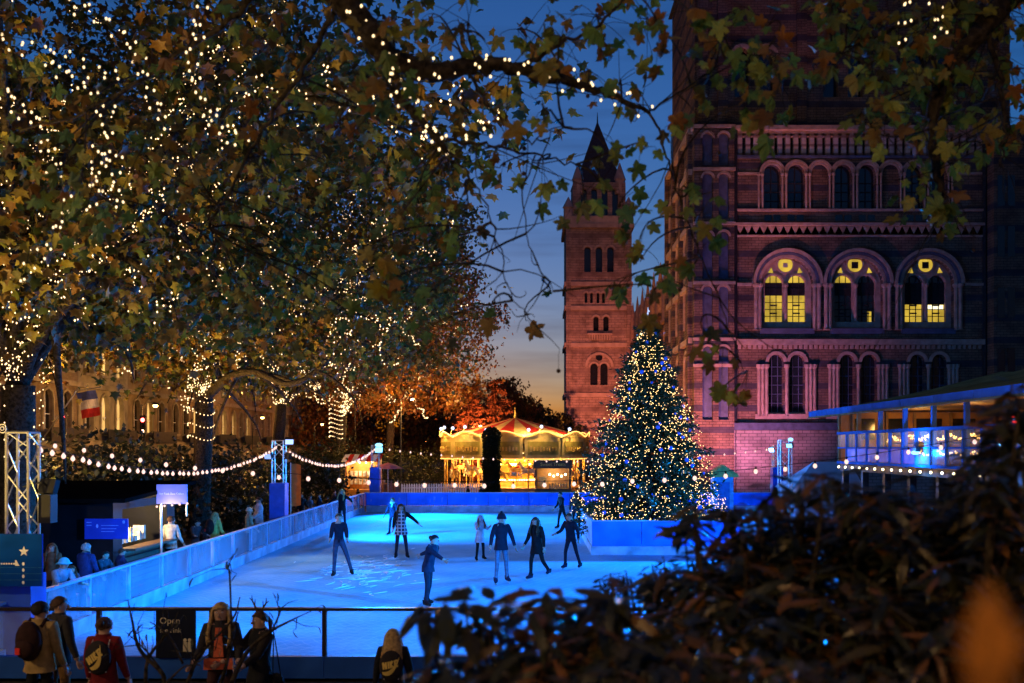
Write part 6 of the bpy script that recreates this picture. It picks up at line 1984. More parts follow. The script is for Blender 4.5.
def evergreen(label, blobs, seed, size=(.10, .16), n_obj=300, leaf=None, per=8, name='evergreen_shrub'):
    """whorls of long leaves at the ends of stems; blobs are (px, py, d, rx_px, ry_px, n)"""
    rng = np.random.default_rng(seed)
    c0 = W(blobs[0][0], blobs[0][1], blobs[0][2])
    base = Vector((c0.x, c0.y, ground_z(c0.x, c0.y) - .07))
    t = thing(name, label, 'shrub', base, 0, 'dark evergreen shrubs on the bank')
    o = np.array(base)
    st = MB(); pos, rot, scl = [], [], []
    for (px, py, d, rx, ry, n) in blobs:
        for k in range(n):
            an, q = rng.uniform(0, 2 * PI), math.sqrt(rng.random())
            dd = d + rng.normal(0, .28) * (d / 4)
            c = np.array(W(px + rx * q * math.cos(an), py + ry * q * math.sin(an), dd))
            gz = ground_z(c[0], c[1]) - .06
            if c[2] < gz + .1: c[2] = gz + .1 + .2 * rng.random()
            foot = np.array([base.x + (c[0] - base.x) * .45, base.y + (c[1] - base.y) * .5, gz])
            if k % 3 == 0:
                st.tube(bezier(foot, foot + [0, 0, (c[2] - gz) * .5], c - [0, 0, .25], c, 6) - o, list(np.linspace(.014, .005, 6)), 5)
            a0 = rng.uniform(0, 2 * PI)
            for j in range(per + rng.integers(-2, 2)):
                a = a0 + j * 2.4
                el = rng.uniform(-.75, .45)
                y = np.array([math.cos(a) * math.cos(el), math.sin(a) * math.cos(el), math.sin(el)])
                x = np.cross(y, np.array([0, 0, 1.0]) + rng.normal(0, .25, 3)); x /= np.linalg.norm(x)
                pos.append(c + y * .012 + np.array([0, 0, -.012 * j])); rot.append(np.stack([x, y, np.cross(x, y)], 1)); scl.append(rng.uniform(*size))
    st.obj('stems', M_bark, t)
    leaf_set(t, 'leaf', EL_V, EL_F, np.array(pos), np.array(rot), np.array(scl), leaf or EVER, n_obj, seed)
    return t


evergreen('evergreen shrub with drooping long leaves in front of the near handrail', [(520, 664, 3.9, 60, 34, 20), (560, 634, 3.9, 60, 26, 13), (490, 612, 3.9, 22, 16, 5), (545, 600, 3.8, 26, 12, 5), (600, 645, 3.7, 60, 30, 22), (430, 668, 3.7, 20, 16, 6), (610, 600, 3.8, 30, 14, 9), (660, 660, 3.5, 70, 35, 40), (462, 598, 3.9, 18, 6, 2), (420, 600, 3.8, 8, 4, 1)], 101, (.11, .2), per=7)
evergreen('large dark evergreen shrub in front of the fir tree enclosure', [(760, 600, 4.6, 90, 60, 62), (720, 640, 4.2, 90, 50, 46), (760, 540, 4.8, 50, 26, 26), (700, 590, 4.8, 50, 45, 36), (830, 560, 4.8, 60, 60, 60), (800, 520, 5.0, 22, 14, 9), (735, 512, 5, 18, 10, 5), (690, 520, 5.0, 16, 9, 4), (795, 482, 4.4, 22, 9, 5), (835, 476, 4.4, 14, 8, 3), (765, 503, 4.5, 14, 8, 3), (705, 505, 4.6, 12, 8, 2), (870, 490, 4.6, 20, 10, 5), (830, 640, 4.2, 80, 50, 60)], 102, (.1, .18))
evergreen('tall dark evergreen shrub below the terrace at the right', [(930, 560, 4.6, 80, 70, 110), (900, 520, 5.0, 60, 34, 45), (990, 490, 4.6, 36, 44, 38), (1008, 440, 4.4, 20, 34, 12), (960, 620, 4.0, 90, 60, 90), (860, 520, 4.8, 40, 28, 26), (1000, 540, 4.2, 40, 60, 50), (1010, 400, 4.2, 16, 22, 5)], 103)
evergreen('fine leaved dark shrub reaching over the ice by the enclosure', [(690, 575, 6.2, 50, 22, 60), (640, 578, 6.2, 36, 9, 26), (700, 620, 6.0, 60, 30, 70), (660, 610, 6.2, 30, 22, 24), (740, 560, 6.4, 40, 25, 46), (612, 580, 6.2, 14, 5, 6)], 104, (.05, .08), 300, FINE, 9, 'fine_leaved_shrub')
evergreen('low evergreen shrub with orange lit leaves along the bottom edge', [(640, 690, 3.0, 90, 24, 30), (760, 680, 3.0, 90, 24, 34), (870, 690, 2.9, 90, 28, 34), (480, 690, 3.2, 60, 18, 14)], 105, (.07, .11))
# one big withered leaf very close to the lens
wl_ = thing('withered_leaf', 'big blurred orange withered leaf at the bottom right corner', 'leaf', W(992, 700, .62))
tv = []
NUw, NVw = 6, 9
for j in range(NVw + 1):
    v = j / NVw
    hw = .5 * (math.sin(PI * min(1, v * .93 + .07)) ** .8) * (1 - .25 * v)
    for i in range(NUw + 1):
        u = i / NUw * 2 - 1
        tv.append((u * hw * .042 + .004 * math.sin(v * 4), .012 * u * u - .01 * v, v * .072 - .002))
m_ = MB(); m_.add(tv, [(j * (NUw + 1) + i, j * (NUw + 1) + i + 1, (j + 1) * (NUw + 1) + i + 1, (j + 1) * (NUw + 1) + i) for j in range(NVw) for i in range(NUw)])
m_.obj('blade', mat('withered_leaf_orange', (.34, .13, .02), .7, .5, 70, col2=(.07, .022, .008)), wl_, smooth=True)
m_ = MB(); m_.tube([(.003 * math.sin(v * 4), -.002 - .01 * v, v * .07) for v in (0, .3, .6, .95)], [.0014, .0012, .0009, .0004], 5)
for q in range(1, 6):
    for s_ in (-1, 1): m_.tube([(.002, -.002 - .01 * q / 7, q * .01), (s_ * .012, .002 - .01 * q / 7, q * .01 + .01)], [.0008, .0003], 4)
m_.obj('veins', mat('leaf_vein', (.12, .05, .015)), wl_)
m_ = MB(); m_.tube([(0, 0, .0), (.01, .0, -.08), (.04, .05, -.3), (.05, .1, -1.3)], .0016, 5); m_.obj('stalk', M_bark, wl_)

# bare shrub with thin curved stems in front of the near people
rng = np.random.default_rng(120)
bs = thing('bare_shrub', 'nearly leafless shrub with thin curving stems before the near handrail', 'shrub', (wx(185, 10), 10, ground_z(0, 10) - .06))
o = np.array(bs.location)
stems = [[(150, 760), (147, 700), (148, 660), (170, 630), (178, 612)], [(150, 720), (165, 680), (140, 650), (132, 620), (128, 600)], [(165, 740), (185, 690), (200, 655), (232, 620), (240, 597)], [(200, 740), (222, 680), (232, 640), (238, 612)],
         [(225, 700), (245, 655), (270, 632), (292, 620), (300, 616)], [(272, 631), (280, 612), (279, 606)], [(160, 690), (182, 668), (195, 664), (215, 650)], [(165, 676), (150, 655), (135, 640)], [(183, 664), (172, 640), (160, 628), (150, 622)], [(232, 640), (230, 580), (229, 565), (238, 548)]]
m_ = MB(); pos, rot, scl = [], [], []
for k, s in enumerate(stems):
    d = 9.8 + .3 * rng.normal()
    P = smooth_path([np.array(W(x, y, d)) for x, y in s], 6)
    m_.tube(P - o, list(np.linspace(.03 if k < 5 else .012, .005, len(P))), 6)
    for j in range(5):
        s0 = P[rng.integers(len(P) // 2, len(P))]; e = s0 + rng.normal(0, .16, 3) + [0, 0, .08]
        m_.tube([s0 - o, (s0 + e) / 2 + rng.normal(0, .02, 3) - o, e - o], [.006, .004, .002], 4)
        if rng.random() < .45:
            pos.append(e); scl.append(rng.uniform(.07, .11))
m_.obj('stems', M_bark, bs, smooth=True)
leaf_set(bs, 'leaf', EL_V, EL_F, np.array(pos), rand_rots(rng, len(pos), .7), np.array(scl), EVER, 60, 5)

# ================================================================== PEOPLE
M_skin = mat('skin', (.4, .24, .17), .55, .08, 6)
HAIRC = {'blond': (.42, .26, .1), 'brown': (.07, .035, .018), 'black': (.015, .012, .012), 'auburn': (.16, .06, .025), 'grey': (.25, .24, .23)}


def rotx(v, a):
    return Vector((v.x, v.y * math.cos(a) - v.z * math.sin(a), v.y * math.sin(a) + v.z * math.cos(a)))


def limb_dir(f, o, side):
    f, o = R(f), R(o)
    return Vector((math.sin(o) * side, -math.sin(f) * math.cos(o), -math.cos(f) * math.cos(o)))


PEOPLE = []


def person(label, px, d, h, head=0, lean=0, legs=((0, 4, 0), (0, 4, 0)), arms=((5, 8, 12), (5, 8, 12)), top=(.02, .025, .05), bottom=(.02, .025, .04), shoes=(.015, .015, .018),
           hair='brown', hairstyle='short', coat=None, skates=False, extras=(), group=None, turn=0, bulk=1.0, z=0.0, hairtilt=0, x=None, hat=None, gloves=None):
    PEOPLE.append(dict(label=label, loc=(wx(px, d) if x is None else x, d, z), h=h, head=head, lean=lean, legs=legs, arms=arms, top=top, bottom=bottom, shoes=shoes, hair=hair, hs=hairstyle,
                       coat=coat, skates=skates, extras=extras, group=group, turn=turn, bulk=bulk, hat=hat, gloves=gloves))


def pose(P):
    """joint positions for a 1.72 m figure facing -Y, then scaled"""
    k = P['h'] / 1.7
    ln = R(P['lean'])
    J = {}
    hip = Vector((0, 0, .92))
    J['pelvis'] = hip
    def tor(x, y, z): return hip + rotx(Vector((x, y, z - .92)), -(-ln)) if False else hip + Vector((x, y * math.cos(ln) - (z - .92) * math.sin(ln), y * math.sin(ln) * 0 + (z - .92) * math.cos(ln)))
    J['spine'] = tor(0, .0, 1.12); J['chest'] = tor(0, 0, 1.3); J['neck'] = tor(0, .0, 1.435)
    J['jaw'] = tor(0, -.02, 1.5); J['head'] = tor(0, -.014, 1.57); J['crown'] = tor(0, -.005, 1.64)
    for i, s in ((0, -1), (1, 1)):
        f, o, kn = P['legs'][i]
        h0 = hip + Vector((.085 * s, 0, -.03)); J['hip%d' % i] = h0
        d = limb_dir(f, o, s); kne = h0 + d * .42; J['knee%d' % i] = kne
        d2 = limb_dir(f - kn, o * .8, s); ank = kne + d2 * .41; J['ank%d' % i] = ank
        J['toe%d' % i] = ank + Vector((.035 * s, -.16, -.045 if kn < 50 else -.13))
        J['heel%d' % i] = ank + Vector((0, .03, -.05))
        f, o, el = P['arms'][i]
        s0 = tor(.17 * s, .0, 1.375); J['sho%d' % i] = s0
        d = limb_dir(f, o, s); e = s0 + d * .27; J['elb%d' % i] = e
        d2 = limb_dir(f + el, o * .7, s); w = e + d2 * .24; J['wri%d' % i] = w; J['hnd%d' % i] = w + d2 * .05
        J['adir%d' % i] = d2
    low = min(J['ank0'].z, J['ank1'].z) - (.12 if P['skates'] else .075)
    for n in J:
        if not n.startswith('adir'): J[n] = (J[n] - Vector((0, 0, low))) * k
    J['k'] = k
    return J


RADS = {'pelvis': .125, 'spine': .118, 'chest': .13, 'neck': .068, 'jaw': .072, 'head': .098, 'crown': .07, 'hip': .088, 'knee': .062, 'ank': .047, 'toe': .034, 'heel': .04, 'sho': .085, 'elb': .06, 'wri': .042, 'hnd': .034}


def build_people():
    temps = []
    for P in PEOPLE:
        J = pose(P); P['J'] = J
        k = J['k']
        names = [n for n in J if n != 'k' and not n.startswith('adir')]
        E = [('pelvis', 'spine'), ('spine', 'chest'), ('chest', 'neck'), ('neck', 'jaw'), ('jaw', 'head'), ('head', 'crown')]
        for i in '01':
            E += [('pelvis', 'hip' + i), ('hip' + i, 'knee' + i), ('knee' + i, 'ank' + i), ('ank' + i, 'toe' + i), ('ank' + i, 'heel' + i), ('chest', 'sho' + i), ('sho' + i, 'elb' + i), ('elb' + i, 'wri' + i), ('wri' + i, 'hnd' + i)]
        P['E'] = E
        me = bpy.data.meshes.new('tmp_body')
        me.from_pydata([J[n] for n in names], [(names.index(a), names.index(b)) for a, b in E], [])
        o = bpy.data.objects.new('tmp_body', me); C.objects.link(o)
        md = o.modifiers.new('Skin', 'SKIN')
        if not me.skin_vertices:
            me.skin_vertices.new()
        sv = me.skin_vertices[0].data
        for q, n in enumerate(names):
            r = RADS[n.rstrip('01')] * k * (P['bulk'] if n.rstrip('01') in ('pelvis', 'spine', 'chest', 'sho', 'elb') else 1)
            sv[q].radius = (r, r)
            sv[q].use_root = (n == 'pelvis')
        md.use_smooth_shade = True
        sb = o.modifiers.new('Sub', 'SUBSURF'); sb.levels = 2 if P['loc'][1] < 24 else 1; sb.render_levels = sb.levels
        temps.append(o)
    dg = bpy.context.evaluated_depsgraph_get()
    bodies = []
    for o in temps:
        ev = o.evaluated_get(dg)
        me = ev.to_mesh()
        bodies.append(([v.co.copy() for v in me.vertices], [tuple(p.vertices) for p in me.polygons]))
        ev.to_mesh_clear()
    for o in temps:
        me = o.data; bpy.data.objects.remove(o); bpy.data.meshes.remove(me)
    for P, (V, F) in zip(PEOPLE, bodies):
        finish_person(P, V, F)


def ellip_shell(mb, c, r, z0, m=0, n=14, k=8, back=None, squash=1):
    """cap of an ellipsoid above relative height z0"""
    vs, fs = [], []
    for i in range(k + 1):
        t = z0 + (PI / 2 - z0) * i / k
        for j in range(n):
            a = 2 * PI * j / n
            vs.append((c[0] + r[0] * math.cos(t) * math.cos(a), c[1] + r[1] * math.cos(t) * math.sin(a), c[2] + r[2] * math.sin(t)))
    for i in range(k):
        for j in range(n):
            fs.append((i * n + j, i * n + (j + 1) % n, (i + 1) * n + (j + 1) % n, (i + 1) * n + j))
    mb.add(vs, fs, m)


def finish_person(P, V, F):
    J, k = P['J'], P['J']['k']
    root = thing('person', P['label'], 'person', P['loc'], R(P['head']), P['group'])
    segs = []
    for a, b in P['E']:
        n = b.rstrip('01')
        c = {'spine': 1, 'chest': 1, 'neck': 0, 'jaw': 0, 'head': 0, 'crown': 0, 'hip': 2, 'knee': 2, 'ank': 2, 'toe': 3, 'heel': 3, 'sho': 1, 'elb': 1, 'wri': 1, 'hnd': 0}[n]
        if a == 'chest' and b == 'neck': c = 1
        A, B = J[a], J[b]
        if a == 'neck': A = A.lerp(B, .15)
        segs.append((np.array(A), np.array(B), c))
    Vn = np.array([tuple(v) for v in V])
    cen = np.array([Vn[list(f)].mean(0) for f in F])
    best = np.full(len(F), 1e9); mi = np.zeros(len(F), int)
    for A, B, c in segs:
        ab = B - A
        t = np.clip(((cen - A) @ ab) / (ab @ ab + 1e-9), 0, 1)
        dd = np.linalg.norm(cen - (A + t[:, None] * ab), axis=1)
        q = dd < best
        best[q] = dd[q]; mi[q] = c
    mb = MB()
    mb.add(V, F); mb.m = list(mi)
    # hands with five fingers
    gl = 0 if not P['gloves'] else 4
    for i, s in (('0', -1), ('1', 1)):
        w, d = J['hnd' + i], J['adir' + i].normalized()
        fwd = Vector((0, -1, 0)); fwd = (fwd - d * fwd.dot(d))
        fwd = fwd.normalized() if fwd.length > .2 else Vector((1, 0, 0))
        side = d.cross(fwd)
        q = Matrix((fwd, side, d)).transposed()
        mb.ball(w + d * .045 * k, (.042 * k, .02 * k, .052 * k), 8, 5, gl, q)
        curl = side * (-s)
        for j, (off, ln) in enumerate(((-.03, .062), (-.01, .074), (.01, .07), (.03, .055))):
            b0 = w + d * .085 * k - fwd * off * k
            b1 = b0 + (d * .6 + curl * .35) * ln * .55 * k; b2 = b1 + (d * .4 + curl * .55) * ln * .5 * k
            mb.tube([b0 - d * .02 * k, b0, b1, b2], [.009 * k, .0095 * k, .0085 * k, .006 * k], 6, gl)
        tb = w + d * .03 * k + fwd * .035 * k
        mb.tube([tb, tb + (fwd * .6 + d * .5) * .04 * k, tb + (fwd * .4 + d * .9) * .07 * k], [.012 * k, .011 * k, .007 * k], 6, gl)
    hd = J['head']
    T = R(P['turn'])
    cT, sT = math.cos(T), math.sin(T)
    def hp(x, y, z): return hd + Vector((x * cT - y * sT, x * sT + y * cT, z)) * k
    # nose, ears
    mb.ball(hp(0, -.103, -.02), (.014 * k, .022 * k, .022 * k), 6, 5, 0)
    for s in (-1, 1): mb.ball(hp(.095 * s, .0, -.015), (.012 * k, .022 * k, .032 * k), 6, 5, 0)
    key = lambda nm, c: mat('cloth_%s_%d_%d_%d' % (nm, c[0] * 1000, c[1] * 1000, c[2] * 1000), c, .85, .3, 12, bump=.15)
    mats = [M_skin, key('top', P['top']), key('leg', P['bottom']), key('shoe', P['shoes']), key('glove', P['gloves'] or (.02, .02, .02))]
    mb.obj('body', mats, root, smooth=True)
    fm = MB()
    for s in (-1, 1):
        fm.ball(hp(.034 * s, -.086, .008), (.013 * k, .008 * k, .008 * k), 6, 4, 0)
        fm.ball(hp(.034 * s, -.092, .008), (.006 * k, .005 * k, .006 * k), 6, 4, 1)
        fm.tube([hp(.018 * s, -.092, .03), hp(.05 * s, -.086, .032)], .004 * k, 4, 1)
    fm.ball(hp(0, -.086, -.062), (.022 * k, .008 * k, .007 * k), 8, 4, 2)
    fm.obj('face', [M_white, M_black, mat('lips', (.4, .13, .1), .5)], root)
    hc = HAIRC[P['hair']]
    hm = mat('hair_' + P['hair'], hc, .5, .45, 30, bump=.4)
    h_ = MB()
    c = hp(0, .012, .012)
    r = (.108 * k, .115 * k, .108 * k)
    if P['hs'] != 'none':
        # the cap of hair reaches lower at the back than at the brow
        n, kk = 20, 9
        hj = random.Random(P['label'] + 'h')
        vs, fs = [], []
        for i in range(kk + 1):
            for j in range(n):
                a = 2 * PI * j / n + T
                low = .5 - .95 * max(0, math.sin(a - T) * .5 + .5) ** .8
                t = low + (PI / 2 - low) * i / kk + (hj.uniform(-.12, .12) if i < kk else 0)
                jr = 1 + hj.uniform(-.05, .05)
                vs.append((c.x + r[0] * jr * math.cos(t) * math.cos(a), c.y + r[1] * jr * math.cos(t) * math.sin(a), c.z + r[2] * jr * math.sin(t)))
        for i in range(kk):
            for j in range(n): fs.append((i * n + j, i * n + (j + 1) % n, (i + 1) * n + (j + 1) % n, (i + 1) * n + j))
        h_.add(vs, fs)
    if P['hs'] == 'long':
        rn = random.Random(P['label'])
        for j in range(26):
            a = T + PI * (-.12 + 1.24 * j / 25)
            rr = 1.0
            p0 = hp(0, 0, 0) + Vector((math.cos(a) * .098 * k, math.sin(a) * .105 * k + .01, .03 * k))
            out = Vector((math.cos(a), math.sin(a), 0))
            ln = rn.uniform(.34, .46)
            front = math.sin(a - T) < .25
            p1 = p0 + out * .028 * k + Vector((0, .02 if not front else -.02, -.16)) * k
            p2 = p0 + out * .045 * k + Vector((rn.uniform(-.02, .02), .03 if not front else -.075, -.3)) * k
            p3 = p0 + out * .03 * k + Vector((rn.uniform(-.03, .03), .03 if not front else -.09, -ln)) * k
            h_.tube([p0, p1, p2, p3], [.02 * k, .023 * k, .02 * k, .005 * k], 6)
    if P['hs'] == 'bun':
        h_.ball(hp(0, .12, .05), .05 * k, 8, 6)
    if P['hs'] == 'pony':
        h_.tube([hp(0, .11, .03), hp(0, .17, -.03), hp(0.01, .16, -.2)], [.03 * k, .035 * k, .01 * k], 7)
    if h_.v: h_.obj('hair', hm, root, smooth=True)
    if P['hat']:
        col, kind = P['hat']
        m_ = MB(); ellip_shell(m_, hp(0, .01, .03), (.118 * k, .124 * k, .125 * k), -.1)
        m_.tube([hp(.118 * math.cos(a), .01 + .124 * math.sin(a), .02) for a in [2 * PI * q / 16 for q in range(17)]], .016 * k, 6)
        if kind == 'bobble': m_.ball(hp(0, .01, .17), .035 * k, 8, 6)
        if kind == 'brim': m_.lathe([(.17 * k, -.012), (.12 * k, .02), (.11 * k, .03)], tuple(hp(0, .01, .03)), 16)
        m_.obj('hat', key('hat', col), root, smooth=True)
    if P['hs'] == 'hood' or 'hood' in P['extras']:
        m_ = MB(); ellip_shell(m_, hp(0, .03, .01), (.128 * k, .13 * k, .135 * k), -.75); m_.obj('hood', mats[1], root, smooth=True)
    # coat, dress or jacket hem following the trunk
    if P['coat']:
        z_hem, flare, col = P['coat']
        pe, ch, ne = J['pelvis'], J['chest'], J['neck']
        rings = []
        hem = pe + Vector((0, 0, -(.92 - z_hem) * k))
        legs_mid = (J['knee0'] + J['knee1']) / 2
        tt = min(1, (.92 - z_hem) / .5)
        hem = Vector((pe.x + (legs_mid.x - pe.x) * tt, pe.y + (legs_mid.y - pe.y) * tt, hem.z))
        prof = [(hem, .16 + flare, .135 + flare), (pe.lerp(hem, .5), .158 + flare * .6, .135 + flare * .5), (pe, .155 + flare * .2, .138), (pe.lerp(ch, .5), .142, .128), (ch, .174, .145), (ch.lerp(ne, .45), .168, .128), (ch.lerp(ne, .8), .125, .105), (ne, .095, .088), (ne + Vector((0, 0, .045)) * k, .085, .085)]
        vs, fs = [], []
        n = 16
        rn = random.Random(P['label'])
        for i, (c_, a_, b_) in enumerate(prof):
            for j in range(n):
                an = 2 * PI * j / n
                wv = 1 + (.035 * math.sin(an * 5 + i) if i < 4 else 0) + rn.uniform(-.012, .012)
                vs.append((c_.x + a_ * wv * math.cos(an) * k * P['bulk'], c_.y + b_ * wv * math.sin(an) * k * P['bulk'], c_.z))
        for i in range(len(prof) - 1):
            for j in range(n): fs.append((i * n + j, i * n + (j + 1) % n, (i + 1) * n + (j + 1) % n, (i + 1) * n + j))
        m_ = MB(); m_.add(vs, fs)
        cm = key('coat', col) if not isinstance(col, str) else MATS[col]
        m_.obj('coat', cm, root, smooth=True)
    if P['skates']:
        for i in '01':
            a, t = J['ank' + i], J['toe' + i]
            m_ = MB()
            m_.tube([a + Vector((0, .03, .06)) * k, a + Vector((0, .02, -.02)) * k, (a + t) / 2 + Vector((0, 0, -.005)) * k, t], [.055 * k, .056 * k, .048 * k, .038 * k], 8)
            so = m_.obj('skate', mats[3], root, smooth=True)
            m_ = MB(); mid = (a + t) / 2
            m_.b2(mid.x - .004, mid.x + .004, t.y - .05 * k, a.y + .07 * k, mid.z - .095 * k, mid.z - .065 * k)
            m_.b2(mid.x - .006, mid.x + .006, mid.y - .08 * k, mid.y + .1 * k, mid.z - .066 * k, mid.z - .03 * k)
            m_.obj('blade', M_alu, so)
    for e in P['extras']:
        if e == 'backpack_black':
            c_ = (J['spine'] + J['chest']) / 2 + Vector((0, .22, .02)) * k
            m_ = MB(); m_.ball(c_, (.17 * k, .11 * k, .25 * k), 12, 8); m_.ball(c_ + Vector((0, .09, -.08)) * k, (.13 * k, .05 * k, .12 * k), 10, 6)
            bp_ = m_.obj('backpack', key('pack', (.03, .012, .01)), root, smooth=True)
            m_ = MB(); m_.b2(c_.x - .03 + .05, c_.x + .03 + .05, c_.y + .13 * k, c_.y + .15 * k, c_.z - .14, c_.z - .06); m_.obj('tag', mat('red_tag', (.6, .03, .02)), bp_)
            m_ = MB()
            for s in (-1, 1): m_.tube([J['sho0'].lerp(J['sho1'], .5 + .3 * s) + Vector((0, y_, z_)) * k for y_, z_ in ((.12, .02), (.03, .095), (-.1, .04), (-.14, -.15))], .022 * k, 5)
            m_.obj('strap', key('pack', (.03, .012, .01)), bp_)
        if e in ('gold_bag', 'gold_bag_small'):
            b = .85 if e == 'gold_bag' else .75
            c_ = (J['spine'] + J['chest']) / 2 + Vector((0, .18, -.01)) * k
            m_ = MB(); m_.ball(c_, (.17 * k, .07 * k, .22 * k), 12, 8)
            bo_ = m_.obj('drawstring_bag', key('bag', (.025, .02, .02)), root, smooth=True)
            # slanted gold emblem: block lettering over a curved tick
            gm_ = mat('gold_print', (.62, .42, .1), .5, .2, 9)
            rt = R(38 if e == 'gold_bag' else 12)
            def bp2(u, v, w):
                x_, z_ = u * math.cos(rt) - v * math.sin(rt), u * math.sin(rt) + v * math.cos(rt)
                q = min(1, (x_ / .17) ** 2 + (z_ / .22) ** 2)
                return (c_.x - x_ * k, c_.y + (.072 * math.sqrt(max(0, 1 - q * .8)) + .008 - w) * k, c_.z + z_ * k)
            sw = []
            for q in range(13):
                t = q / 12; x_ = -.13 + .28 * t; zc = -.07 + .19 * (t - .22) ** 2 * 1.6
                th = .034 * math.sin(PI * min(1, (t * .9 + .1))) ** .7 + .012 * (1 - t)
                sw.append((x_, zc, th))
            m_ = MB()
            for (xa, za_, ta), (xb, zb_, tb_) in zip(sw, sw[1:]):
                m_.add([bp2(xa, za_ - ta, 0), bp2(xb, zb_ - tb_, 0), bp2(xb, zb_ + tb_ * .5, 0), bp2(xa, za_ + ta * .5, 0)], [(0, 1, 2, 3)])
            def bar(u0, v0, u1, v1, w_=.013):
                dx, dy = u1 - u0, v1 - v0; L_ = math.hypot(dx, dy); nx_, ny_ = -dy / L_ * w_, dx / L_ * w_
                m_.add([bp2(u0 + nx_, v0 + ny_, 0), bp2(u1 + nx_, v1 + ny_, 0), bp2(u1 - nx_, v1 - ny_, 0), bp2(u0 - nx_, v0 - ny_, 0)], [(0, 1, 2, 3)])
            y0, y1 = -.015, .08
            bar(-.1, y0, -.09, y1); bar(-.09, y1, -.06, y0); bar(-.06, y0, -.05, y1)
            bar(-.025, y0, -.015, y1)
            bar(.005, y0, .015, y1); bar(.01, .03, .045, y1); bar(.01, .03, .045, y0)
            bar(.065, y0, .075, y1); bar(.065, y0 + .01, .105, y0 + .01); bar(.07, .032, .105, .032); bar(.075, y1 - .01, .115, y1 - .01)
            m_.obj('print', gm_, bo_)
            m_ = MB()
            for s in (-1, 1): m_.tube([c_ + Vector((.1 * s, .0, -.19)) * k, J['sho0'].lerp(J['sho1'], .5 + .32 * s) + Vector((0, .11, .0)) * k, J['sho0'].lerp(J['sho1'], .5 + .32 * s) + Vector((0, .0, .09)) * k], .008 * k, 4)
            m_.obj('cord', key('cord', (.5, .45, .4)), bo_)
        if e == 'handbag':
            c_ = J['hip1'] + Vector((.12, .12, -.1)) * k
            m_ = MB(); m_.ball(c_, (.13 * k, .07 * k, .11 * k), 10, 6); bo_ = m_.obj('handbag', key('bag', (.01, .01, .012)), root, smooth=True)
            m_ = MB(); m_.tube([c_ + Vector((-.09, 0, .08)) * k, J['sho1'] + Vector((.02, .08, .06)) * k, c_ + Vector((.09, 0, .08)) * k], .009 * k, 5); m_.obj('strap', key('bag', (.01, .01, .012)), bo_)
        if e == 'antlers':
            m_ = MB()
            for s in (-1, 1):
                b0 = hp(.05 * s, 0, .1)
                p1 = b0 + Vector((.05 * s, 0, .08)) * k; p2 = b0 + Vector((.11 * s, .0, .14)) * k; p3 = b0 + Vector((.12 * s, 0, .21)) * k
                m_.tube([b0, p1, p2, p3], [.013, .012, .01, .004], 6); m_.tube([p1, p1 + Vector((-.01 * s, 0, .08))], [.01, .004], 5); m_.tube([p2, p2 + Vector((.06 * s, 0, .03))], [.009, .004], 5)
            m_.tube([hp(.11 * math.cos(a), 0.0, .115 * math.sin(a)) for a in [PI * q / 10 for q in range(11)]], .007, 5)
            m_.obj('antler_headband', key('antler', (.06, .035, .02)), root)
        if e == 'scarf':
            m_ = MB(); m_.tube([J['neck'] + Vector((.095 * math.cos(a), .095 * math.sin(a) - .01, .02)) * k for a in [2 * PI * q / 12 for q in range(13)]], .038 * k, 6)
            m_.tube([J['neck'] + Vector((.04, -.11, 0)) * k, J['chest'] + Vector((.05, -.17, -.05)) * k], [.04 * k, .045 * k], 6); m_.obj('scarf', key('scarf', (.5, .5, .55)), root, smooth=True)
        if e == 'orange_top':
            m_ = MB(); c_ = J['chest']
            m_.prism([(-.035, .1), (.035, .1), (.06, -.25), (-.06, -.25)], lambda u, v, w: (c_.x + u * k, c_.y + (w - .155) * k, c_.z + v * k), 0, .03)
            m_.prism([(-.17, -.27), (.17, -.27), (.175, -.4), (-.175, -.4)], lambda u, v, w: (c_.x + u * k, c_.y + (w - .155) * k, c_.z + v * k), 0, .06)
            m_.obj('shirt', key('shirt', (.6, .12, .05)), root)


def checked_cloth():
    m = bpy.data.materials.new('checked_cloth'); m.use_nodes = True
    n, l = m.node_tree.nodes, m.node_tree.links
    co = n.new('ShaderNodeTexCoord'); ck = n.new('ShaderNodeTexBrick')
    ck.inputs['Color1'].default_value = (.03, .03, .05, 1); ck.inputs['Color2'].default_value = (.05, .05, .07, 1); ck.inputs['Mortar'].default_value = (.45, .45, .5, 1)
    ck.inputs['Scale'].default_value = 8; ck.inputs['Brick Width'].default_value = .9; ck.inputs['Row Height'].default_value = .9; ck.inputs['Mortar Size'].default_value = .13; ck.offset = 0
    sp = n.new('ShaderNodeSeparateXYZ'); cb = n.new('ShaderNodeCombineXYZ')
    l.new(co.outputs['Object'], sp.inputs[0]); l.new(sp.outputs[0], cb.inputs[0]); l.new(sp.outputs[2], cb.inputs[1])
    l.new(cb.outputs[0], ck.inputs['Vector']); l.new(ck.outputs[0], n['Principled BSDF'].inputs['Base Color'])
    n['Principled BSDF'].inputs['Roughness'].default_value = .9
    MATS['checked'] = m


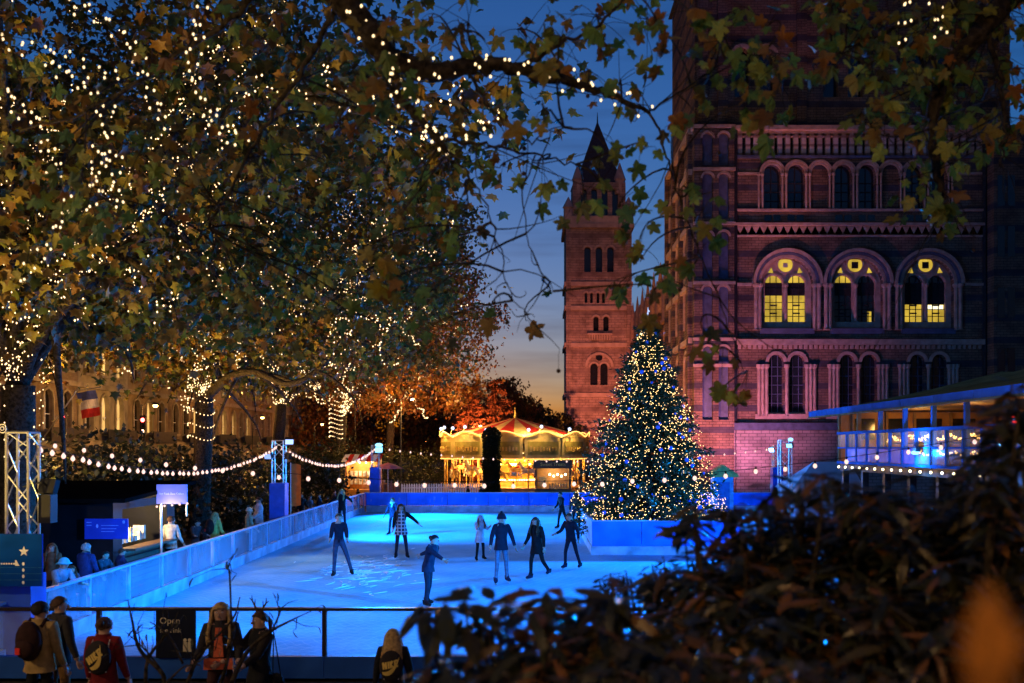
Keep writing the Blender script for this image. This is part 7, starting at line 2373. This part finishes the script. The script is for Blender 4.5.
checked_cloth()
NAVY, BLK, JEAN, LJEAN = (.012, .012, .022), (.008, .008, .009), (.03, .04, .07), (.1, .12, .17)
SK = 'skaters on the ice'
def gd(yf): return H * FPX / (yf - VY)
person('skater in dark t-shirt and jeans with legs apart hands clasped', 339, gd(577), 1.73, 8, 0, ((2, 4, 2), (4, 20, 2)), ((22, 6, 40), (20, 8, 42)), NAVY, JEAN, BLK, 'brown', 'short', None, True, group=SK)
person('skater in dark jacket with arms spread behind the man in jeans', 342, gd(529.5), 1.74, -12, 4, ((0, 5, 4), (8, 8, 6)), ((35, 50, 10), (30, 62, 8)), BLK, NAVY, BLK, 'blond', 'long', (.78, .02, BLK), True, group=SK)
person('woman skating in a checked coat with one arm held out', 401, gd(559), 1.75, 12, 3, ((-4, 5, 4), (12, 8, 16)), ((8, 12, 35), (18, 52, 24)), BLK, NAVY, BLK, 'brown', 'long', (.72, .06, 'checked'), True, group=SK)
person('small skater with pale scarf half hidden by the checked coat', 393, 41, 1.52, -20, 5, ((8, 6, 10), (-6, 6, 8)), ((12, 16, 20), (5, 20, 15)), (.02, .028, .06), NAVY, BLK, 'brown', 'short', (.8, .02, (.02, .028, .06)), True, ('scarf',), SK)
person('woman in blue jacket leaning into a turn with arms out', 428, 22.6, 1.62, 65, 16, ((8, 4, 14), (-4, 5, 10)), ((60, 12, 5), (-64, 8, -4)), (.014, .016, .032), NAVY, BLK, 'black', 'bun', (.78, .02, (.014, .016, .032)), True, group=SK)
person('girl in pale jacket and dark skirt skating alone', 480, gd(561), 1.43, 25, 6, ((10, 6, 14), (-6, 9, 8)), ((40, 8, 80), (35, 8, 85)), (.4, .4, .46), BLK, BLK, 'auburn', 'long', (.66, .05, (.4, .4, .46)), True, ('hood',), SK)
person('tall man in beanie dark jacket and pale jeans', 501, gd(584), 1.82, 14, 6, ((12, 4, 18), (-8, 8, 6)), ((10, 18, 22), (-6, 22, 16)), NAVY, LJEAN, (.01, .014, .04), 'brown', 'short', (.8, .02, NAVY), True, (), SK, hat=(NAVY, 'bobble'))
person('woman in long dark coat stepping forward on the ice', 537, gd(580), 1.7, -35, 6, ((18, 3, 20), (-14, 4, 30)), ((14, 8, 25), (-10, 10, 15)), BLK, BLK, (.01, .014, .04), 'brown', 'long', (.68, .04, BLK), True, (), SK)
person('skater in dark top and leggings right of the long coat', 571, gd(569), 1.66, -32, 10, ((20, 4, 26), (-10, 9, 10)), ((24, 16, 50), (-8, 22, 30)), NAVY, NAVY, (.01, .014, .04), 'brown', 'short', (.82, .02, NAVY), True, (), SK)
person('slim skater in black far back leaning on one leg', 562, gd(529), 1.62, -60, 8, ((14, 4, 10), (-18, 4, 14)), ((10, 8, 30), (12, 8, 40)), BLK, BLK, BLK, 'black', 'short', None, True, (), SK)
person('long haired skater in dark clothes far back beside the enclosure', 576, gd(533), 1.74, 170, 4, ((6, 5, 6), (-8, 6, 14)), ((5, 10, 15), (5, 14, 20)), NAVY, BLK, BLK, 'brown', 'long', (.82, .02, NAVY), True, (), SK)

SP = 'spectators behind the left barrier'
def sp(label, px, py, x, col, head=-90, hair='brown', hs='short', lean=0, hat=None, extras=(), coat=True, bottom=NAVY, turn=0):
    d = x * FPX / (px - VX); h = wz(py, d)
    hh = h / max(.6, math.cos(R(lean)) * .5 + .5)
    person(label, px, d, hh, head, lean, ((0, 4, 0), (0, 4, 0)), ((35, 8, 50), (35, 8, 50)) if lean else ((10, 10, 30), (14, 10, 40)), col, bottom, BLK, hair, hs, (.78, .02, col) if coat else None, False, extras, SP, turn, hat=hat)
sp('spectator in pale blue hat leaning on the left barrier', 57, 559, -9.25, (.2, .25, .33), 60, 'brown', 'short', 22, ((.1, .35, .42), 'brim'))
sp('face of a spectator beside the pale blue hat', 69, 565, -9.35, (.06, .08, .14), 40, 'brown', 'long', 20)
sp('tall man in navy coat with his back turned at the left barrier', 86, 543, -9.55, (.015, .025, .09), 165, 'grey', 'short')
sp('spectator looking sideways between the navy coats', 101, 551, -9.6, (.03, .06, .08), 70, 'black', 'short', 14)
sp('balding spectator in dark hooded coat in front of the cabin', 117, 549, -9.75, (.02, .025, .07), 130, 'brown', 'short', 14)
sp('spectator in orange lit dark clothes behind the pale blue hat', 52, 543, -10.6, (.12, .06, .03), 10, 'auburn', 'long')
sp('person in pale jacket walking past the serving hatch', 171, 516, -10.2, (.42, .38, .3), 175, 'brown', 'short', bottom=BLK)
sp('seated looking person bending over a phone beside the hatch', 195, 520, -10.4, (.06, .04, .04), 40, 'black', 'short', 24)
sp('child in dark coat beside the phone user', 202, 529, -10.4, (.08, .05, .06), 20, 'brown', 'long', 20)
sp('person in yellow hood with dark backpack at the left barrier', 215, 512, -9.8, (.4, .36, .08), 150, 'blond', 'long', extras=('backpack_black',))
sp('person in tan jacket and pale cap at the left barrier', 249, 508, -9.65, (.3, .26, .16), 120, 'blond', 'short', hat=((.45, .4, .3), 'plain'))
sp('person in grey white jacket left of the plinth truss', 259, 497, -10.1, (.42, .42, .45), -60, 'brown', 'short')
for k, (px, py, x, c, lb) in enumerate(((301, 493, -10.3, BLK, 'onlooker in black just right of the plinth truss'), (310, 496, -10.5, (.1, .09, .1), 'short onlooker in grey behind the far barrier'), (319, 494, -10.4, NAVY, 'onlooker in navy under the sagging bulbs'),
                                       (327, 497, -10.6, BLK, 'small onlooker in black beside the navy one'), (334, 490, -10.3, (.1, .08, .1), 'onlooker left of the skater with spread arms'), (358, 489, -10.4, BLK, 'onlooker in black near the bright stall'))):
    sp(lb, px, py, x, c, 40 + 20 * k, 'brown', 'short')
for k, (px, py, d, c, lb) in enumerate(((384, 479, 62, (.3, .12, .05), 'leftmost of three warmly lit onlookers past the far barrier'), (391, 479.5, 62.5, (.4, .2, .12), 'middle one of three warmly lit onlookers past the far barrier'), (397, 479, 62, (.3, .15, .1), 'rightmost of three warmly lit onlookers past the far barrier'),
                                       (468, 485.5, 58.4, BLK, 'left silhouette of a head against the carousel'), (481, 486, 58.4, BLK, 'right silhouette of a head against the carousel'), (728, 492, 58, NAVY, 'dark hooded figure right of the fir tree'))):
    person(lb, px, d, wz(py, d), 30 * k, 0, top=c, bottom=NAVY, coat=(.75, .03, c), group='onlookers past the far barrier')

NP = 'people in front of the near handrail'
person('man in tan jacket with black backpack at the bottom left', 40, 12.4, 1.69, 172, 0, ((3, 4, 2), (-3, 4, 2)), ((4, 10, 20), (4, 10, 20)), (.3, .19, .07), BLK, BLK, 'black', 'short', (.82, .02, (.3, .19, .07)), False, ('backpack_black',), NP, bulk=1.12)
person('companion half hidden beside the man in tan', 59, 13.0, 1.66, 150, 0, ((3, 4, 2), (-3, 4, 2)), ((4, 8, 15), (4, 8, 15)), (.035, .03, .03), (.16, .08, .03), BLK, 'brown', 'short', (.8, .02, (.035, .03, .03)), False, (), NP, turn=-40)
person('person in dark red jacket carrying a gold printed drawstring bag', 104, 11.9, 1.58, 180, 0, ((3, 4, 2), (-3, 4, 2)), ((6, 10, 20), (6, 10, 20)), (.16, .012, .014), BLK, BLK, 'brown', 'bun', (.82, .02, (.13, .01, .012)), False, ('gold_bag',), NP, bulk=1.05)
person('woman with long blond hair in dark jacket and orange top', 221, 12.2, 1.71, 6, 0, ((3, 4, 2), (-3, 4, 2)), ((12, 12, 55), (12, 12, 55)), (.025, .02, .02), (.05, .02, .02), BLK, 'blond', 'long', (.88, .015, (.025, .02, .02)), False, ('orange_top',), NP)
person('woman in black wearing a reindeer antler headband', 260, 12.2, 1.6, -42, 0, ((3, 4, 2), (-3, 4, 2)), ((40, 8, 25), (38, 8, 30)), (.02, .015, .012), BLK, BLK, 'brown', 'pony', (.7, .05, (.012, .012, .014)), False, ('antlers', 'handbag'), NP)
person('blond child seen from behind with gold printed drawstring bag', 393, 11.9, 1.44, 180, 0, ((3, 4, 2), (-3, 4, 2)), ((4, 12, 10), (4, 12, 10)), (.015, .015, .018), (.3, .2, .06), BLK, 'blond', 'long', (.8, .04, (.015, .015, .018)), False, ('gold_bag_small',), NP)
build_people()
